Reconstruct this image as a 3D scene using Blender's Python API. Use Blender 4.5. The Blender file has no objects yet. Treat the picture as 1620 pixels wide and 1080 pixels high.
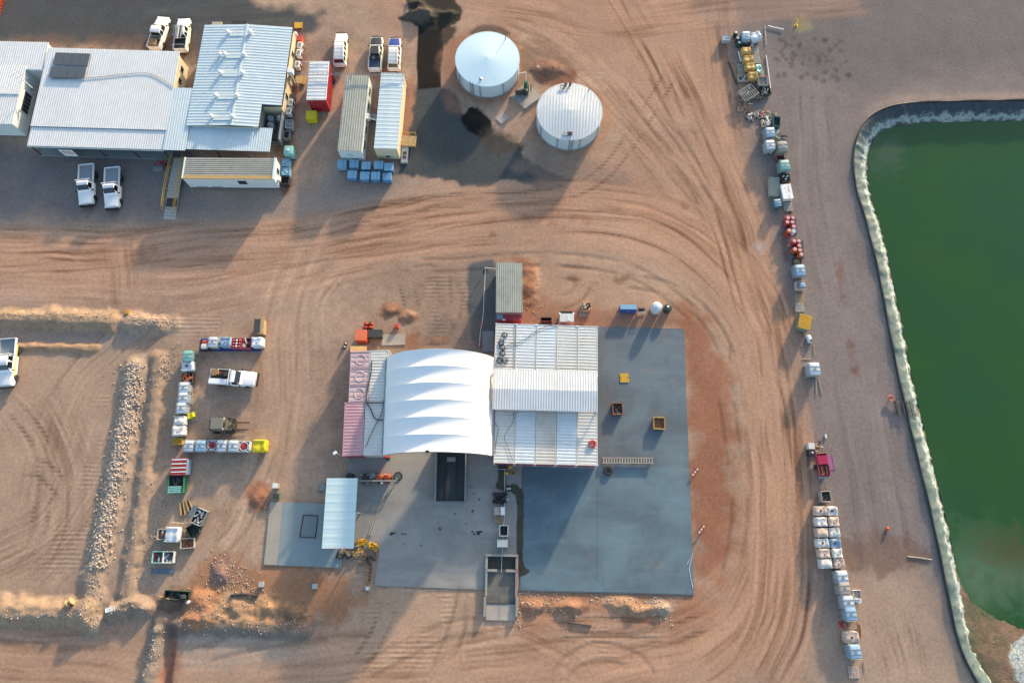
import bpy, math, random
import numpy as np
from mathutils import Vector, Matrix

# ------------------------------------------------------------------ camera, sky, sun, exposure
HC, TILT = 80.0, math.radians(15.5)
scene = bpy.context.scene
COL = scene.collection
cam = bpy.data.objects.new('camera', bpy.data.cameras.new('camera'))
COL.objects.link(cam)
cam.data.sensor_width = 36.0
cam.data.lens = 24.0
cam.data.clip_start = 0.5
cam.data.clip_end = 6000
cam.location = (0, 0, HC)
cam.rotation_euler = (TILT, 0, 0)
scene.camera = cam

SUN_EL = math.radians(12.2)
SUN_AZ = math.radians(27.9)            # clockwise from +Y
world = bpy.data.worlds.new('World')
scene.world = world
world.use_nodes = True
wn = world.node_tree
bg = wn.nodes['Background']
sky = wn.nodes.new('ShaderNodeTexSky')
sky.sky_type = 'NISHITA'
sky.sun_disc = False
sky.sun_elevation = SUN_EL
sky.sun_rotation = SUN_AZ
sky.air_density = 1.0
sky.dust_density = 1.6
sky.ozone_density = 1.2
wn.links.new(sky.outputs['Color'], bg.inputs['Color'])
bg.inputs['Strength'].default_value = 0.15
sl = bpy.data.lights.new('sun', 'SUN')
sl.energy = 2.9
sl.angle = math.radians(2.2)
sl.color = (1.0, 0.79, 0.55)
so = bpy.data.objects.new('sun', sl)
COL.objects.link(so)
so.location = (60, 110, 60)
to_sun = Vector((math.sin(SUN_AZ) * math.cos(SUN_EL), math.cos(SUN_AZ) * math.cos(SUN_EL), math.sin(SUN_EL)))
so.rotation_euler = to_sun.to_track_quat('Z', 'Y').to_euler()
vs = scene.view_settings
vs.view_transform = 'Standard'
vs.look = 'None'
vs.exposure = 1.42
vs.gamma = 1.0
vs.use_curve_mapping = False
try:
    scene.cycles.max_bounces = 5
    scene.cycles.diffuse_bounces = 3
    scene.cycles.glossy_bounces = 2
    scene.cycles.use_denoising = True
except Exception:
    pass

R = random.Random(7)
PI = math.pi

# ------------------------------------------------------------------ layout: photo pixel -> place on the ground
CT, ST = math.cos(TILT), math.sin(TILT)
def G(px, py, z=0.0):
    u = (px - 810) / 1080.0; v = (540 - py) / 1080.0
    k = (z - HC) / (v * ST - CT)
    return Vector((u * k, (v * CT + ST) * k, z))

def ang(ax, ay, bx, by, z=0.0):
    """heading of a photo direction: rotation about Z that turns +Y onto it"""
    d = G(bx, by, z) - G(ax, ay, z)
    return math.atan2(-d.x, d.y)

# ------------------------------------------------------------------ colours and materials
def lin(c):
    c = c / 255.0
    return c / 12.92 if c <= 0.04045 else ((c + 0.055) / 1.055) ** 2.4
KA = 0.72
def S(r, g, b, k=KA):
    return (lin(r) * k, lin(g) * k, lin(b) * k)

MATS = {}
def mat(name, rgb, rough=0.7, metal=0.0, var=0.16, scale=1.3, dirt=None, damt=0.35, dscale=0.7, bump=0.0, spec=0.4, stretch=(1, 1, 1), trans=0.0):
    if name in MATS:
        return MATS[name]
    m = bpy.data.materials.new(name)
    m.use_nodes = True
    nt = m.node_tree
    L = nt.links.new
    p = nt.nodes['Principled BSDF']
    p.inputs['Roughness'].default_value = rough
    p.inputs['Metallic'].default_value = metal
    p.inputs['Specular IOR Level'].default_value = spec
    g = nt.nodes.new('ShaderNodeNewGeometry')
    mp = nt.nodes.new('ShaderNodeMapping')
    mp.inputs['Scale'].default_value = stretch
    L(g.outputs['Position'], mp.inputs['Vector'])
    n = nt.nodes.new('ShaderNodeTexNoise')
    n.inputs['Scale'].default_value = scale
    n.inputs['Detail'].default_value = 6
    n.inputs['Roughness'].default_value = 0.62
    L(mp.outputs['Vector'], n.inputs['Vector'])
    mr = nt.nodes.new('ShaderNodeMapRange')
    mr.inputs['From Min'].default_value = 0.25
    mr.inputs['From Max'].default_value = 0.75
    mr.inputs['To Min'].default_value = 1 - var
    mr.inputs['To Max'].default_value = 1 + var
    L(n.outputs['Fac'], mr.inputs['Value'])
    mul = nt.nodes.new('ShaderNodeVectorMath'); mul.operation = 'SCALE'
    mul.inputs[0].default_value = rgb
    L(mr.outputs['Result'], mul.inputs['Scale'])
    out = mul.outputs['Vector']
    if dirt is not None:
        n2 = nt.nodes.new('ShaderNodeTexNoise')
        n2.inputs['Scale'].default_value = dscale
        n2.inputs['Detail'].default_value = 8
        n2.inputs['Roughness'].default_value = 0.7
        L(mp.outputs['Vector'], n2.inputs['Vector'])
        r2 = nt.nodes.new('ShaderNodeMapRange')
        r2.inputs['From Min'].default_value = 0.45
        r2.inputs['From Max'].default_value = 0.72
        r2.inputs['To Min'].default_value = damt * 0.25
        r2.inputs['To Max'].default_value = damt
        r2.clamp = True
        L(n2.outputs['Fac'], r2.inputs['Value'])
        mx = nt.nodes.new('ShaderNodeMix'); mx.data_type = 'RGBA'
        L(r2.outputs['Result'], mx.inputs['Factor'])
        L(out, mx.inputs[6])
        mx.inputs[7].default_value = (*dirt, 1)
        out = mx.outputs[2]
    L(out, p.inputs['Base Color'])
    if bump:
        b = nt.nodes.new('ShaderNodeBump')
        b.inputs['Strength'].default_value = bump
        b.inputs['Distance'].default_value = 0.05
        L(n.outputs['Fac'], b.inputs['Height'])
        L(b.outputs['Normal'], p.inputs['Normal'])
    if trans:
        p.inputs['Transmission Weight'].default_value = trans
    MATS[name] = m
    return m

DUST = S(176, 136, 110)
RUST = S(120, 72, 48)
m_white = mat('white_paint', (0.74, 0.75, 0.74), 0.55, dirt=DUST, damt=0.18)
m_roofw = mat('white_roof_sheet', (0.62, 0.655, 0.66), 0.5, var=0.06, dirt=S(200, 180, 160), damt=0.25, dscale=0.25)
m_roofb = mat('pale_blue_roof_sheet', (0.52, 0.62, 0.65), 0.5, var=0.06, dirt=S(190, 185, 175), damt=0.22, dscale=0.3)
m_roofg = mat('grey_roof_sheet', S(176, 172, 158, 0.8), 0.55, var=0.14, dirt=S(120, 112, 100), damt=0.35, dscale=0.5)
m_roofg2 = mat('weathered_grey_roof_sheet', S(172, 176, 164, 0.8), 0.55, var=0.14, dirt=S(120, 120, 105), damt=0.35, dscale=0.9)
m_membrane = mat('white_membrane', (0.76, 0.78, 0.78), 0.6, var=0.03, scale=0.4)
m_cream = mat('cream_wall', S(226, 214, 180, 0.8), 0.7, var=0.06, dirt=DUST, damt=0.2)
m_wallw = mat('white_wall_panel', S(222, 232, 232, 0.85), 0.6, var=0.05, dirt=DUST, damt=0.15)
m_wallgrey = mat('grey_wall_panel', S(150, 155, 155), 0.6, var=0.08)
m_red = mat('red_paint', S(190, 30, 55), 0.5, var=0.15, dirt=DUST, damt=0.2)
m_pink = mat('faded_pink_paint', S(205, 150, 160), 0.65, var=0.12, dirt=S(225, 205, 205), damt=0.6, dscale=0.5)
m_pink2 = mat('chalky_pink_paint', S(222, 196, 196), 0.65, var=0.1, dirt=S(180, 120, 130), damt=0.4, dscale=0.7)
m_redbox = mat('faded_red_paint', S(176, 66, 84), 0.6, var=0.15, dirt=S(205, 150, 150), damt=0.4)
m_contw = mat('white_container_paint', S(222, 224, 218, 0.8), 0.55, var=0.08, dirt=S(180, 160, 140), damt=0.28, dscale=0.6)
m_contb = mat('pale_blue_container_paint', S(218, 228, 230, 0.84), 0.55, var=0.08, dirt=S(200, 190, 180), damt=0.25, dscale=0.6)
m_contr = mat('rust_stained_container_paint', S(218, 216, 206, 0.85), 0.65, var=0.08, dirt=S(150, 112, 88), damt=0.55, dscale=0.45, stretch=(1.0, 0.5, 1))
m_glass = mat('dark_glass', (0.02, 0.025, 0.03), 0.12, var=0.05, spec=0.6)
m_black = mat('black_rubber', (0.025, 0.025, 0.027), 0.75, var=0.2)
m_dark = mat('dark_steel', S(62, 64, 66), 0.6, var=0.25, dirt=RUST, damt=0.25)
m_shade = mat('charcoal_cladding', S(70, 74, 74), 0.75, var=0.15)
m_steel = mat('galvanised_steel', S(176, 182, 184), 0.45, metal=0.35, var=0.15)
m_conc = mat('concrete', S(168, 168, 164), 0.85, var=0.12, scale=0.9, dirt=S(112, 108, 104), damt=0.35, dscale=0.4)
m_concl = mat('pale_concrete', S(196, 186, 172), 0.85, var=0.1, scale=0.9, dirt=S(150, 132, 118), damt=0.35, dscale=0.5)
m_yellow = mat('yellow_paint', S(228, 178, 44), 0.6, var=0.12, dirt=DUST, damt=0.2)
m_yelbag = mat('yellow_woven_plastic', S(232, 214, 40), 0.6, var=0.12)
m_oldyel = mat('weathered_yellow_woven_plastic', S(214, 176, 100), 0.7, var=0.16, dirt=S(170, 120, 70), damt=0.4, dscale=1.4)
m_orange = mat('orange_paint', S(226, 92, 52), 0.55, var=0.14, dirt=DUST, damt=0.2)
m_redplastic = mat('red_plastic', S(206, 58, 62), 0.5, var=0.15, dirt=S(226, 170, 160), damt=0.3, dscale=3)
m_orplastic = mat('orange_plastic', S(222, 104, 50), 0.5, var=0.15)
m_bluecr = mat('blue_plastic', S(92, 150, 200), 0.55, var=0.12)
m_bluecr2 = mat('pale_blue_plastic', S(140, 190, 216), 0.5, var=0.1)
m_blue = mat('blue_paint', S(60, 96, 170), 0.5, var=0.15)
m_green = mat('green_paint', S(36, 128, 92), 0.55, var=0.15, dirt=DUST, damt=0.15)
m_dkgreen = mat('dark_green_paint', S(48, 74, 66), 0.6, var=0.25, dirt=RUST, damt=0.2)
m_magenta = mat('magenta_paint', S(186, 40, 86), 0.5, var=0.15)
m_wood = mat('weathered_timber', S(196, 168, 128), 0.85, var=0.25, scale=4)
m_woodg = mat('grey_timber', S(190, 186, 174), 0.85, var=0.2, scale=4)
m_fibc = mat('white_woven_plastic', S(214, 216, 212, 0.9), 0.7, var=0.1, scale=2.5, dirt=DUST, damt=0.4, dscale=1.5)
m_fibcd = mat('dusty_woven_plastic', S(206, 190, 176, 0.9), 0.75, var=0.15, scale=2.5, dirt=S(176, 122, 96), damt=0.5, dscale=1.4)
m_fibcb = mat('blue_woven_plastic', S(150, 180, 205), 0.7, var=0.1, scale=2.5)
m_ibc = mat('milky_plastic', S(206, 218, 224, 0.9), 0.45, var=0.1, scale=2, dirt=DUST, damt=0.2)
m_ibcb = mat('bluish_plastic', S(160, 192, 212, 0.9), 0.45, var=0.12, scale=2)
m_ibcg = mat('greenish_plastic', S(130, 190, 180, 0.9), 0.45, var=0.14, scale=2)
m_solar = mat('solar_cell', S(98, 106, 112), 0.35, var=0.08)
m_skylight = mat('translucent_sheet', S(206, 220, 220, 0.85), 0.5, var=0.04)
m_tan = mat('tan_gutter', S(208, 172, 112), 0.6, var=0.08)
m_rockg = mat('pale_stone', S(196, 178, 160), 0.9, var=0.35, scale=3.3)
m_wet = mat('wet_silt', S(74, 72, 56), 0.35, var=0.3, scale=1.5)
m_oil = mat('oil_stain', S(56, 58, 60), 0.6, var=0.3, scale=3)
m_olive = mat('olive_paint', S(112, 116, 96), 0.6, var=0.2, dirt=DUST, damt=0.35)
m_silver = mat('silver_sheet', S(196, 208, 208), 0.45, metal=0.2, var=0.1)
m_lamp = mat('clear_lens', (0.75, 0.75, 0.72), 0.2, var=0.02)
m_lred = mat('red_lens', (0.4, 0.02, 0.02), 0.3, var=0.02)
m_soilo = mat('orange_soil', S(170, 116, 86), 0.95, var=0.3, scale=2.2, bump=0.6)
m_soilb = mat('brown_soil', S(160, 122, 92), 0.95, var=0.3, scale=2.2, bump=0.6)
m_soild = mat('dark_soil', S(62, 60, 56), 0.95, var=0.3, scale=2.0, bump=0.6)

def slab_mat(name, rgb, rgb2, seed=0.0):
    m = bpy.data.materials.new(name); m.use_nodes = True
    nt = m.node_tree; L = nt.links.new; p = nt.nodes['Principled BSDF']; p.inputs['Roughness'].default_value = 0.72
    g = nt.nodes.new('ShaderNodeNewGeometry')
    def nz(scale, st=(1, 1, 1), det=6, rg=.62, dist=0.0):
        mp = nt.nodes.new('ShaderNodeMapping'); mp.inputs['Scale'].default_value = st; mp.inputs['Location'].default_value = (seed, seed * 1.7, 0)
        L(g.outputs['Position'], mp.inputs['Vector'])
        n = nt.nodes.new('ShaderNodeTexNoise'); n.inputs['Scale'].default_value = scale; n.inputs['Detail'].default_value = det; n.inputs['Roughness'].default_value = rg; n.inputs['Distortion'].default_value = dist
        L(mp.outputs['Vector'], n.inputs['Vector']); return n.outputs['Fac']
    def rng(s_, a, b, c, d):
        r = nt.nodes.new('ShaderNodeMapRange'); r.clamp = True
        for k, v in zip(('From Min', 'From Max', 'To Min', 'To Max'), (a, b, c, d)): r.inputs[k].default_value = v
        L(s_, r.inputs['Value']); return r.outputs['Result']
    def mix(f, a, b):
        x = nt.nodes.new('ShaderNodeMix'); x.data_type = 'RGBA'; L(f, x.inputs['Factor'])
        for k, v in ((6, a), (7, b)):
            if isinstance(v, tuple): x.inputs[k].default_value = (*v, 1)
            else: L(v, x.inputs[k])
        return x.outputs[2]
    c = mix(rng(nz(.16, (1, 1.2, 1), 5, .6, .6), .38, .62, 0, 1), rgb, rgb2)
    c = mix(rng(nz(.55, (.25, 1.6, 1), 6, .65), .52, .74, 0, .35), c, tuple(min(.9, v * 1.45) for v in rgb))      # trowel and tyre scuffs
    c = mix(rng(nz(.8, (1.7, .3, 1), 6, .7, .5), .56, .76, 0, .35), c, tuple(v * .62 for v in rgb2))
    c = mix(rng(nz(1.1, (1, 1, 1), 8, .72, .4), .60, .72, 0, .45), c, tuple(v * .5 for v in rgb))                  # blotchy stains
    c = mix(rng(nz(.3, (1, 1, 1), 8, .7, .8), .56, .76, 0, .30), c, S(176, 140, 116))                              # drifted dust
    L(c, p.inputs['Base Color'])
    MATS[name] = m
    return m

# ------------------------------------------------------------------ mesh building
class MB:
    def __init__(s):
        s.v = []; s.f = []
    def add(s, vs, fs):
        o = len(s.v)
        s.v += [tuple(p) for p in vs]
        s.f += [tuple(i + o for i in f) for f in fs]
        return s
    def box(s, cx, cy, cz, sx, sy, sz, rz=0.0, M=None):
        vs = []
        c, n = math.cos(rz), math.sin(rz)
        for dz in (-.5, .5):
            for dx, dy in ((-.5, -.5), (.5, -.5), (.5, .5), (-.5, .5)):
                x, y = dx * sx, dy * sy
                vs.append((cx + x * c - y * n, cy + x * n + y * c, cz + dz * sz))
        if M is not None:
            vs = [M @ Vector(p) for p in vs]
        return s.add(vs, [(0, 3, 2, 1), (4, 5, 6, 7), (0, 1, 5, 4), (1, 2, 6, 5), (2, 3, 7, 6), (3, 0, 4, 7)])
    def prism(s, poly, z0, z1):
        n = len(poly)
        vs = [(p[0], p[1], z0) for p in poly] + [(p[0], p[1], z1) for p in poly]
        fs = [tuple(range(n - 1, -1, -1)), tuple(range(n, 2 * n))]
        fs += [(i, (i + 1) % n, (i + 1) % n + n, i + n) for i in range(n)]
        return s.add(vs, fs)
    def tube(s, pts, r, n=6, closed=False, cap=True):
        pts = [Vector(p) for p in pts]
        m = len(pts); vs = []; fs = []
        for i, p in enumerate(pts):
            if closed:
                t = pts[(i + 1) % m] - pts[i - 1]
            else:
                t = pts[min(i + 1, m - 1)] - pts[max(i - 1, 0)]
            t.normalize()
            up = Vector((0, 0, 1)) if abs(t.z) < 0.9 else Vector((1, 0, 0))
            a = t.cross(up).normalized(); b = a.cross(t)
            rr = r[i] if isinstance(r, (list, tuple)) else r
            for k in range(n):
                q = 2 * PI * k / n
                vs.append(p + a * (rr * math.cos(q)) + b * (rr * math.sin(q)))
        for i in range(m if closed else m - 1):
            j = (i + 1) % m
            for k in range(n):
                l = (k + 1) % n
                fs.append((i * n + k, i * n + l, j * n + l, j * n + k))
        if cap and not closed:
            fs.append(tuple(range(n))); fs.append(tuple((m - 1) * n + k for k in range(n - 1, -1, -1)))
        return s.add(vs, fs)
    def lathe(s, prof, n=16, c=(0, 0, 0), axis='z', cap=True):
        vs = []; fs = []
        m = len(prof)
        for (r, z) in prof:
            for k in range(n):
                q = 2 * PI * k / n
                a, b = r * math.cos(q), r * math.sin(q)
                p = (a, b, z) if axis == 'z' else ((z, a, b) if axis == 'x' else (a, z, b))
                vs.append((p[0] + c[0], p[1] + c[1], p[2] + c[2]))
        for i in range(m - 1):
            for k in range(n):
                l = (k + 1) % n
                fs.append((i * n + k, i * n + l, (i + 1) * n + l, (i + 1) * n + k))
        if cap:
            fs.append(tuple(range(n - 1, -1, -1))); fs.append(tuple((m - 1) * n + k for k in range(n)))
        return s.add(vs, fs)
    def grid(s, fn, nu, nv):
        vs = [fn(i / nu, j / nv) for j in range(nv + 1) for i in range(nu + 1)]
        w = nu + 1
        fs = [(j * w + i, j * w + i + 1, (j + 1) * w + i + 1, (j + 1) * w + i) for j in range(nv) for i in range(nu)]
        return s.add(vs, fs)
    def rbox(s, hx, hy, hz, r, c=(0, 0, 0), fn=None, mid=1):
        def ax(h):
            a = [-h, -h + .45 * r, -h + r]
            for k in range(1, mid + 1):
                a.append(-h + r + (2 * h - 2 * r) * k / (mid + 1))
            return a + [h - r, h - .45 * r, h]
        X, Y, Z = ax(hx), ax(hy), ax(hz)
        def push(x, y, z):
            i = Vector((max(-hx + r, min(hx - r, x)), max(-hy + r, min(hy - r, y)), max(-hz + r, min(hz - r, z))))
            d = Vector((x, y, z)) - i
            p = i + d.normalized() * r if d.length > 1e-9 else i
            if fn:
                p = fn(p)
            return (p[0] + c[0], p[1] + c[1], p[2] + c[2])
        for A, B, g, fl in ((X, Y, lambda a, b: (a, b, hz), 0), (X, Y, lambda a, b: (a, b, -hz), 1),
                            (X, Z, lambda a, b: (a, -hy, b), 0), (X, Z, lambda a, b: (a, hy, b), 1),
                            (Y, Z, lambda a, b: (hx, a, b), 0), (Y, Z, lambda a, b: (-hx, a, b), 1)):
            na, nb = len(A), len(B)
            vs = [push(*g(a, b)) for b in B for a in A]
            fs = []
            for j in range(nb - 1):
                for i in range(na - 1):
                    q = (j * na + i, j * na + i + 1, (j + 1) * na + i + 1, (j + 1) * na + i)
                    fs.append(q if not fl else q[::-1])
            s.add(vs, fs)
        return s
    def loft(s, secs):
        n = len(secs[0]); vs = []; fs = []
        for q in secs:
            vs += q
        for i in range(len(secs) - 1):
            for k in range(n):
                l = (k + 1) % n
                fs.append((i * n + k, i * n + l, (i + 1) * n + l, (i + 1) * n + k))
        fs.append(tuple(range(n - 1, -1, -1)))
        fs.append(tuple((len(secs) - 1) * n + k for k in range(n)))
        return s.add(vs, fs)
    def mesh(s, name, m, smooth=False, off=(0, 0, 0)):
        me = bpy.data.meshes.new(name)
        ox, oy, oz = off
        me.from_pydata([(x - ox, y - oy, z - oz) for x, y, z in s.v], [], s.f)
        if m:
            me.materials.append(m)
        if smooth:
            me.polygons.foreach_set('use_smooth', [True] * len(me.polygons))
            try:
                me.set_sharp_from_angle(angle=math.radians(38))
            except Exception:
                pass
        me.update()
        return me

def link(name, data, parent=None, loc=(0, 0, 0), rz=0.0):
    o = bpy.data.objects.new(name, data)
    COL.objects.link(o)
    if parent is not None:
        o.parent = parent
    o.location = loc
    o.rotation_euler = (0, 0, rz)
    return o

USED = {}
def tag(o, label, cat, group=None):
    o['label'] = label; o['category'] = cat
    if group:
        o['group'] = group
    USED.setdefault(label, []).append(o.name)
    return o

def thing(name, label, cat, loc=(0, 0, 0), rz=0.0, group=None):
    o = link(name, None, None, loc, rz)
    o.empty_display_size = 0.3
    return tag(o, label, cat, group)

def part(name, mb, m, parent, smooth=False, loc=(0, 0, 0), rz=0.0):
    """mb in the parent's own coordinates"""
    return link(name, mb.mesh(name, m, smooth), parent, loc, rz)

def wpart(name, mb, m, parent, smooth=False):
    """mb in world coordinates; parent (unrotated) or its parent chain gives the shift"""
    off = Vector((0, 0, 0)); q = parent
    while q is not None:
        off += q.location; q = q.parent
    return link(name, mb.mesh(name, m, smooth, off), parent)

CACHE = {}
def cpart(name, key, fn, m, parent, loc=(0, 0, 0), rz=0.0, smooth=False):
    k = (key, m.name)
    if k not in CACHE:
        CACHE[k] = fn().mesh(name, m, smooth)
    return link(name, CACHE[k], parent, loc, rz)

def solo(name, mb, m, label, cat, base, group=None, smooth=False, rz=0.0):
    """one-mesh thing; mb in world coordinates around base"""
    o = link(name, mb.mesh(name, m, smooth, base), None, base)
    return tag(o, label, cat, group)

def struct(name, mb, m, smooth=False, parent=None):
    o = link(name, mb.mesh(name, m, smooth), parent)
    if parent is None:
        o['kind'] = 'structure'
    return o

def vloc(v, z=None):
    return (v.x, v.y, v.z if z is None else z)
# ------------------------------------------------------------------ ground: one sheet, berms and ruts as relief, soil colours and some painted shade as a colour attribute
_rs = np.random.RandomState(11)
_LAT = _rs.rand(257, 257).astype(np.float32)
def vnoise(x, y, seed=0):
    x = x + seed * 17.31; y = y + seed * 9.77
    xi = np.floor(x).astype(np.int64); yi = np.floor(y).astype(np.int64)
    fx = (x - xi).astype(np.float32); fy = (y - yi).astype(np.float32)
    fx = fx * fx * (3 - 2 * fx); fy = fy * fy * (3 - 2 * fy)
    a = _LAT[xi & 255, yi & 255]; b = _LAT[(xi + 1) & 255, yi & 255]
    c = _LAT[xi & 255, (yi + 1) & 255]; d = _LAT[(xi + 1) & 255, (yi + 1) & 255]
    return (a * (1 - fx) + b * fx) * (1 - fy) + (c * (1 - fx) + d * fx) * fy
def fbm(x, y, scale, seed=0, oct=4, gain=0.55):
    s = 0.0; a = 1.0; t = 0.0; f = 1.0 / scale
    for k in range(oct):
        s = s + a * vnoise(x * f, y * f, seed + k * 3.7); t += a
        a *= gain; f *= 2.07
    return s / t                      # about 0..1, mean .5
def sstep(a, b, x):
    t = np.clip((x - a) / (b - a), 0, 1)
    return t * t * (3 - 2 * t)

STEP = 0.17
ax = np.arange(-82, 82.001, STEP); ay = np.arange(-24, 82.001, STEP)
def extend(a):
    lo = []; hi = []; d = 0.6; x0 = a[0]; x1 = a[-1]
    while x1 < 2500:
        x0 -= d; x1 += d; lo.append(x0); hi.append(x1); d *= 1.35
    return np.concatenate([np.array(lo[::-1]), a, np.array(hi)])
AX = extend(ax); AY = extend(ay)
GX, GY = np.meshgrid(AX, AY)
X = GX.ravel(); Y = GY.ravel(); NP = X.size

def pxw(pts):
    return np.array([(G(a, b).x, G(a, b).y) for a, b in pts])
def smooth_line(P, n=6, closed=False):
    P = np.asarray(P, float); out = []
    m = len(P)
    rng = range(m if closed else m - 1)
    for i in rng:
        if closed:
            p0, p1, p2, p3 = P[i - 1], P[i], P[(i + 1) % m], P[(i + 2) % m]
        else:
            p0 = P[max(i - 1, 0)]; p1 = P[i]; p2 = P[i + 1]; p3 = P[min(i + 2, m - 1)]
        for k in range(n):
            t = k / n
            out.append(0.5 * (2 * p1 + (p2 - p0) * t + (2 * p0 - 5 * p1 + 4 * p2 - p3) * t * t + (3 * p1 - p0 - 3 * p2 + p3) * t ** 3))
    if not closed:
        out.append(P[-1])
    return np.array(out)

def sd_poly(P, pad):
    """signed distance (inside negative) for points near the polygon; returns idx, sd"""
    x0, y0 = P.min(0) - pad; x1, y1 = P.max(0) + pad
    idx = np.nonzero((X > x0) & (X < x1) & (Y > y0) & (Y < y1))[0]
    px, py = X[idx], Y[idx]
    d2 = np.full(idx.size, 1e9); ins = np.zeros(idx.size, bool)
    m = len(P)
    for i in range(m):
        ax_, ay_ = P[i]; bx_, by_ = P[(i + 1) % m]
        ex, ey = bx_ - ax_, by_ - ay_
        t = np.clip(((px - ax_) * ex + (py - ay_) * ey) / (ex * ex + ey * ey + 1e-12), 0, 1)
        d2 = np.minimum(d2, (px - ax_ - t * ex) ** 2 + (py - ay_ - t * ey) ** 2)
        c = ((ay_ > py) != (by_ > py))
        with np.errstate(divide='ignore', invalid='ignore'):
            xi = ax_ + (py - ay_) * ex / (ey if ey != 0 else 1e-12)
        ins ^= c & (px < xi)
    d = np.sqrt(d2)
    return idx, np.where(ins, -d, d)

def sd_line(P, pad):
    """distance, signed side offset and arc length along a polyline"""
    x0, y0 = P.min(0) - pad; x1, y1 = P.max(0) + pad
    idx = np.nonzero((X > x0) & (X < x1) & (Y > y0) & (Y < y1))[0]
    px, py = X[idx], Y[idx]
    d2 = np.full(idx.size, 1e9); off = np.zeros(idx.size); arc = np.zeros(idx.size); s = 0.0
    for i in range(len(P) - 1):
        a = P[i]; e = P[i + 1] - a; L = math.hypot(*e)
        t = np.clip(((px - a[0]) * e[0] + (py - a[1]) * e[1]) / (L * L + 1e-12), 0, 1)
        dx = px - a[0] - t * e[0]; dy = py - a[1] - t * e[1]
        q = dx * dx + dy * dy
        b = q < d2
        d2 = np.where(b, q, d2)
        off = np.where(b, np.sign(e[0] * dy - e[1] * dx) * np.sqrt(q), off)
        arc = np.where(b, s + t * L, arc)
        s += L
    return idx, np.sqrt(d2), off, arc

C3 = lambda r, g, b: np.array(S(r, g, b))
Z = np.zeros(NP)
n1 = fbm(X, Y, 14, 1); n2 = fbm(X, Y, 3.2, 2); n3 = fbm(X, Y, 0.8, 3, 3); n4 = fbm(X, Y, 32, 4)
near = (np.abs(X) < 90) & (Y > -30) & (Y < 90)
base = C3(184, 155, 133)[None, :] * (0.80 + 0.40 * n1)[:, None]
tint = sstep(0.42, 0.62, n4)[:, None]
COLR = base * (1 - 0.35 * tint) + 0.35 * tint * C3(190, 164, 140)[None, :]
COLR *= (0.78 + 0.44 * n2)[:, None] * (0.83 + 0.34 * n3)[:, None]
Z += (n1 - 0.5) * 0.07 * near + (n2 - 0.5) * 0.025 + (n3 - .5) * 0.010
RIDGE = np.zeros(NP)

def paint(pts, col, soft=0.8, wob=0.8, amt=1.0, wscale=2.5, seed=5, smooth=True, keep=0.35):
    P = pxw(pts)
    if smooth:
        P = smooth_line(P, 4, True)
    idx, sd = sd_poly(P, soft + wob + 1)
    sd = sd + (fbm(X[idx], Y[idx], wscale, seed, 4) - 0.5) * 2 * wob * 1.6
    w = amt * (1 - sstep(-soft, soft, sd))
    tex = (0.78 + 0.44 * fbm(X[idx], Y[idx], 1.8, seed + 2, 4)) * (1 - keep) + keep * (0.7 + 0.6 * n1[idx])
    COLR[idx] = COLR[idx] * (1 - w[:, None]) + w[:, None] * np.array(col)[None, :] * tex[:, None]

def road(pts, half, dark=0.42, col=None, camt=0.5, lane=0.55, length=14, seed=1, depth=0.012, n=8):
    P = smooth_line(pxw(pts), n)
    idx, d, off, arc = sd_line(P, half * 1.25)
    off = off + (fbm(X[idx], Y[idx], 5.5, seed + 60, 2) - .5) * 0.7
    edge = half * (0.85 + 0.35 * fbm(X[idx], Y[idx], 5, seed, 3))
    w = 1 - sstep(edge * 0.62, edge, d)
    w = w * sstep(0.3, 5, arc) * (1 - sstep(arc.max() - 5, arc.max() - .3, arc)) * sstep(0.22, 0.5, fbm(X[idx], Y[idx], 7, seed + 40, 3))
    wig = (vnoise(arc / 14, arc * 0, seed) - .5) * 1.2
    st = vnoise((off + wig) / lane, arc / length, seed + 1) * 0.55 + vnoise((off - wig * .5) / (lane * 0.45), arc / (length * .6), seed + 2) * 0.45
    fine = vnoise((off + wig) / 0.22, arc / 5.0, seed + 3)
    if col is not None:
        COLR[idx] = COLR[idx] * (1 - (w * camt)[:, None]) + (w * camt)[:, None] * np.array(col)[None, :]
    k = sstep(0.56, 0.82, st) * (0.45 + 0.9 * vnoise(off / 1.7, arc / 9, seed + 8))
    lt = 1 - sstep(0.22, 0.5, st)
    fs_ = sstep(.55, .85, vnoise((off + wig * .7) / 0.30, arc / (length * .8), seed + 4)) * sstep(.4, .6, fbm(X[idx], Y[idx], 6, seed + 5, 2))
    kk = np.clip(k + 0.7 * fs_, 0, 1.3)
    f = 1 - (w * dark * kk)[:, None] * np.array([0.93, 1.05, 1.12])[None, :] + (w * 0.14 * lt + w * 0.12 * (fine - 0.5))[:, None]
    COLR[idx] *= f
    Z[idx] -= w * depth * (k - 0.35 * lt)

def ruts(pts, dark=0.3, gauge=1.6, width=0.26, seed=1, lugs=False):
    P = smooth_line(pxw(pts), 6)
    idx, d, off, arc = sd_line(P, gauge)
    q = np.abs(np.abs(off) - gauge / 2)
    w = (1 - sstep(width * 0.5, width * 1.1, q)) * sstep(0.05, 1.5, arc) * (1 - sstep(arc.max() - 1.5, arc.max() - .05, arc)) * sstep(0.35, 0.6, fbm(X[idx], Y[idx], 3, seed, 3))
    COLR[idx] *= (1 - dark * w)[:, None]
    Z[idx] -= 0.022 * w
    if lugs:
        RIDGE[idx] = np.maximum(RIDGE[idx], w)

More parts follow.
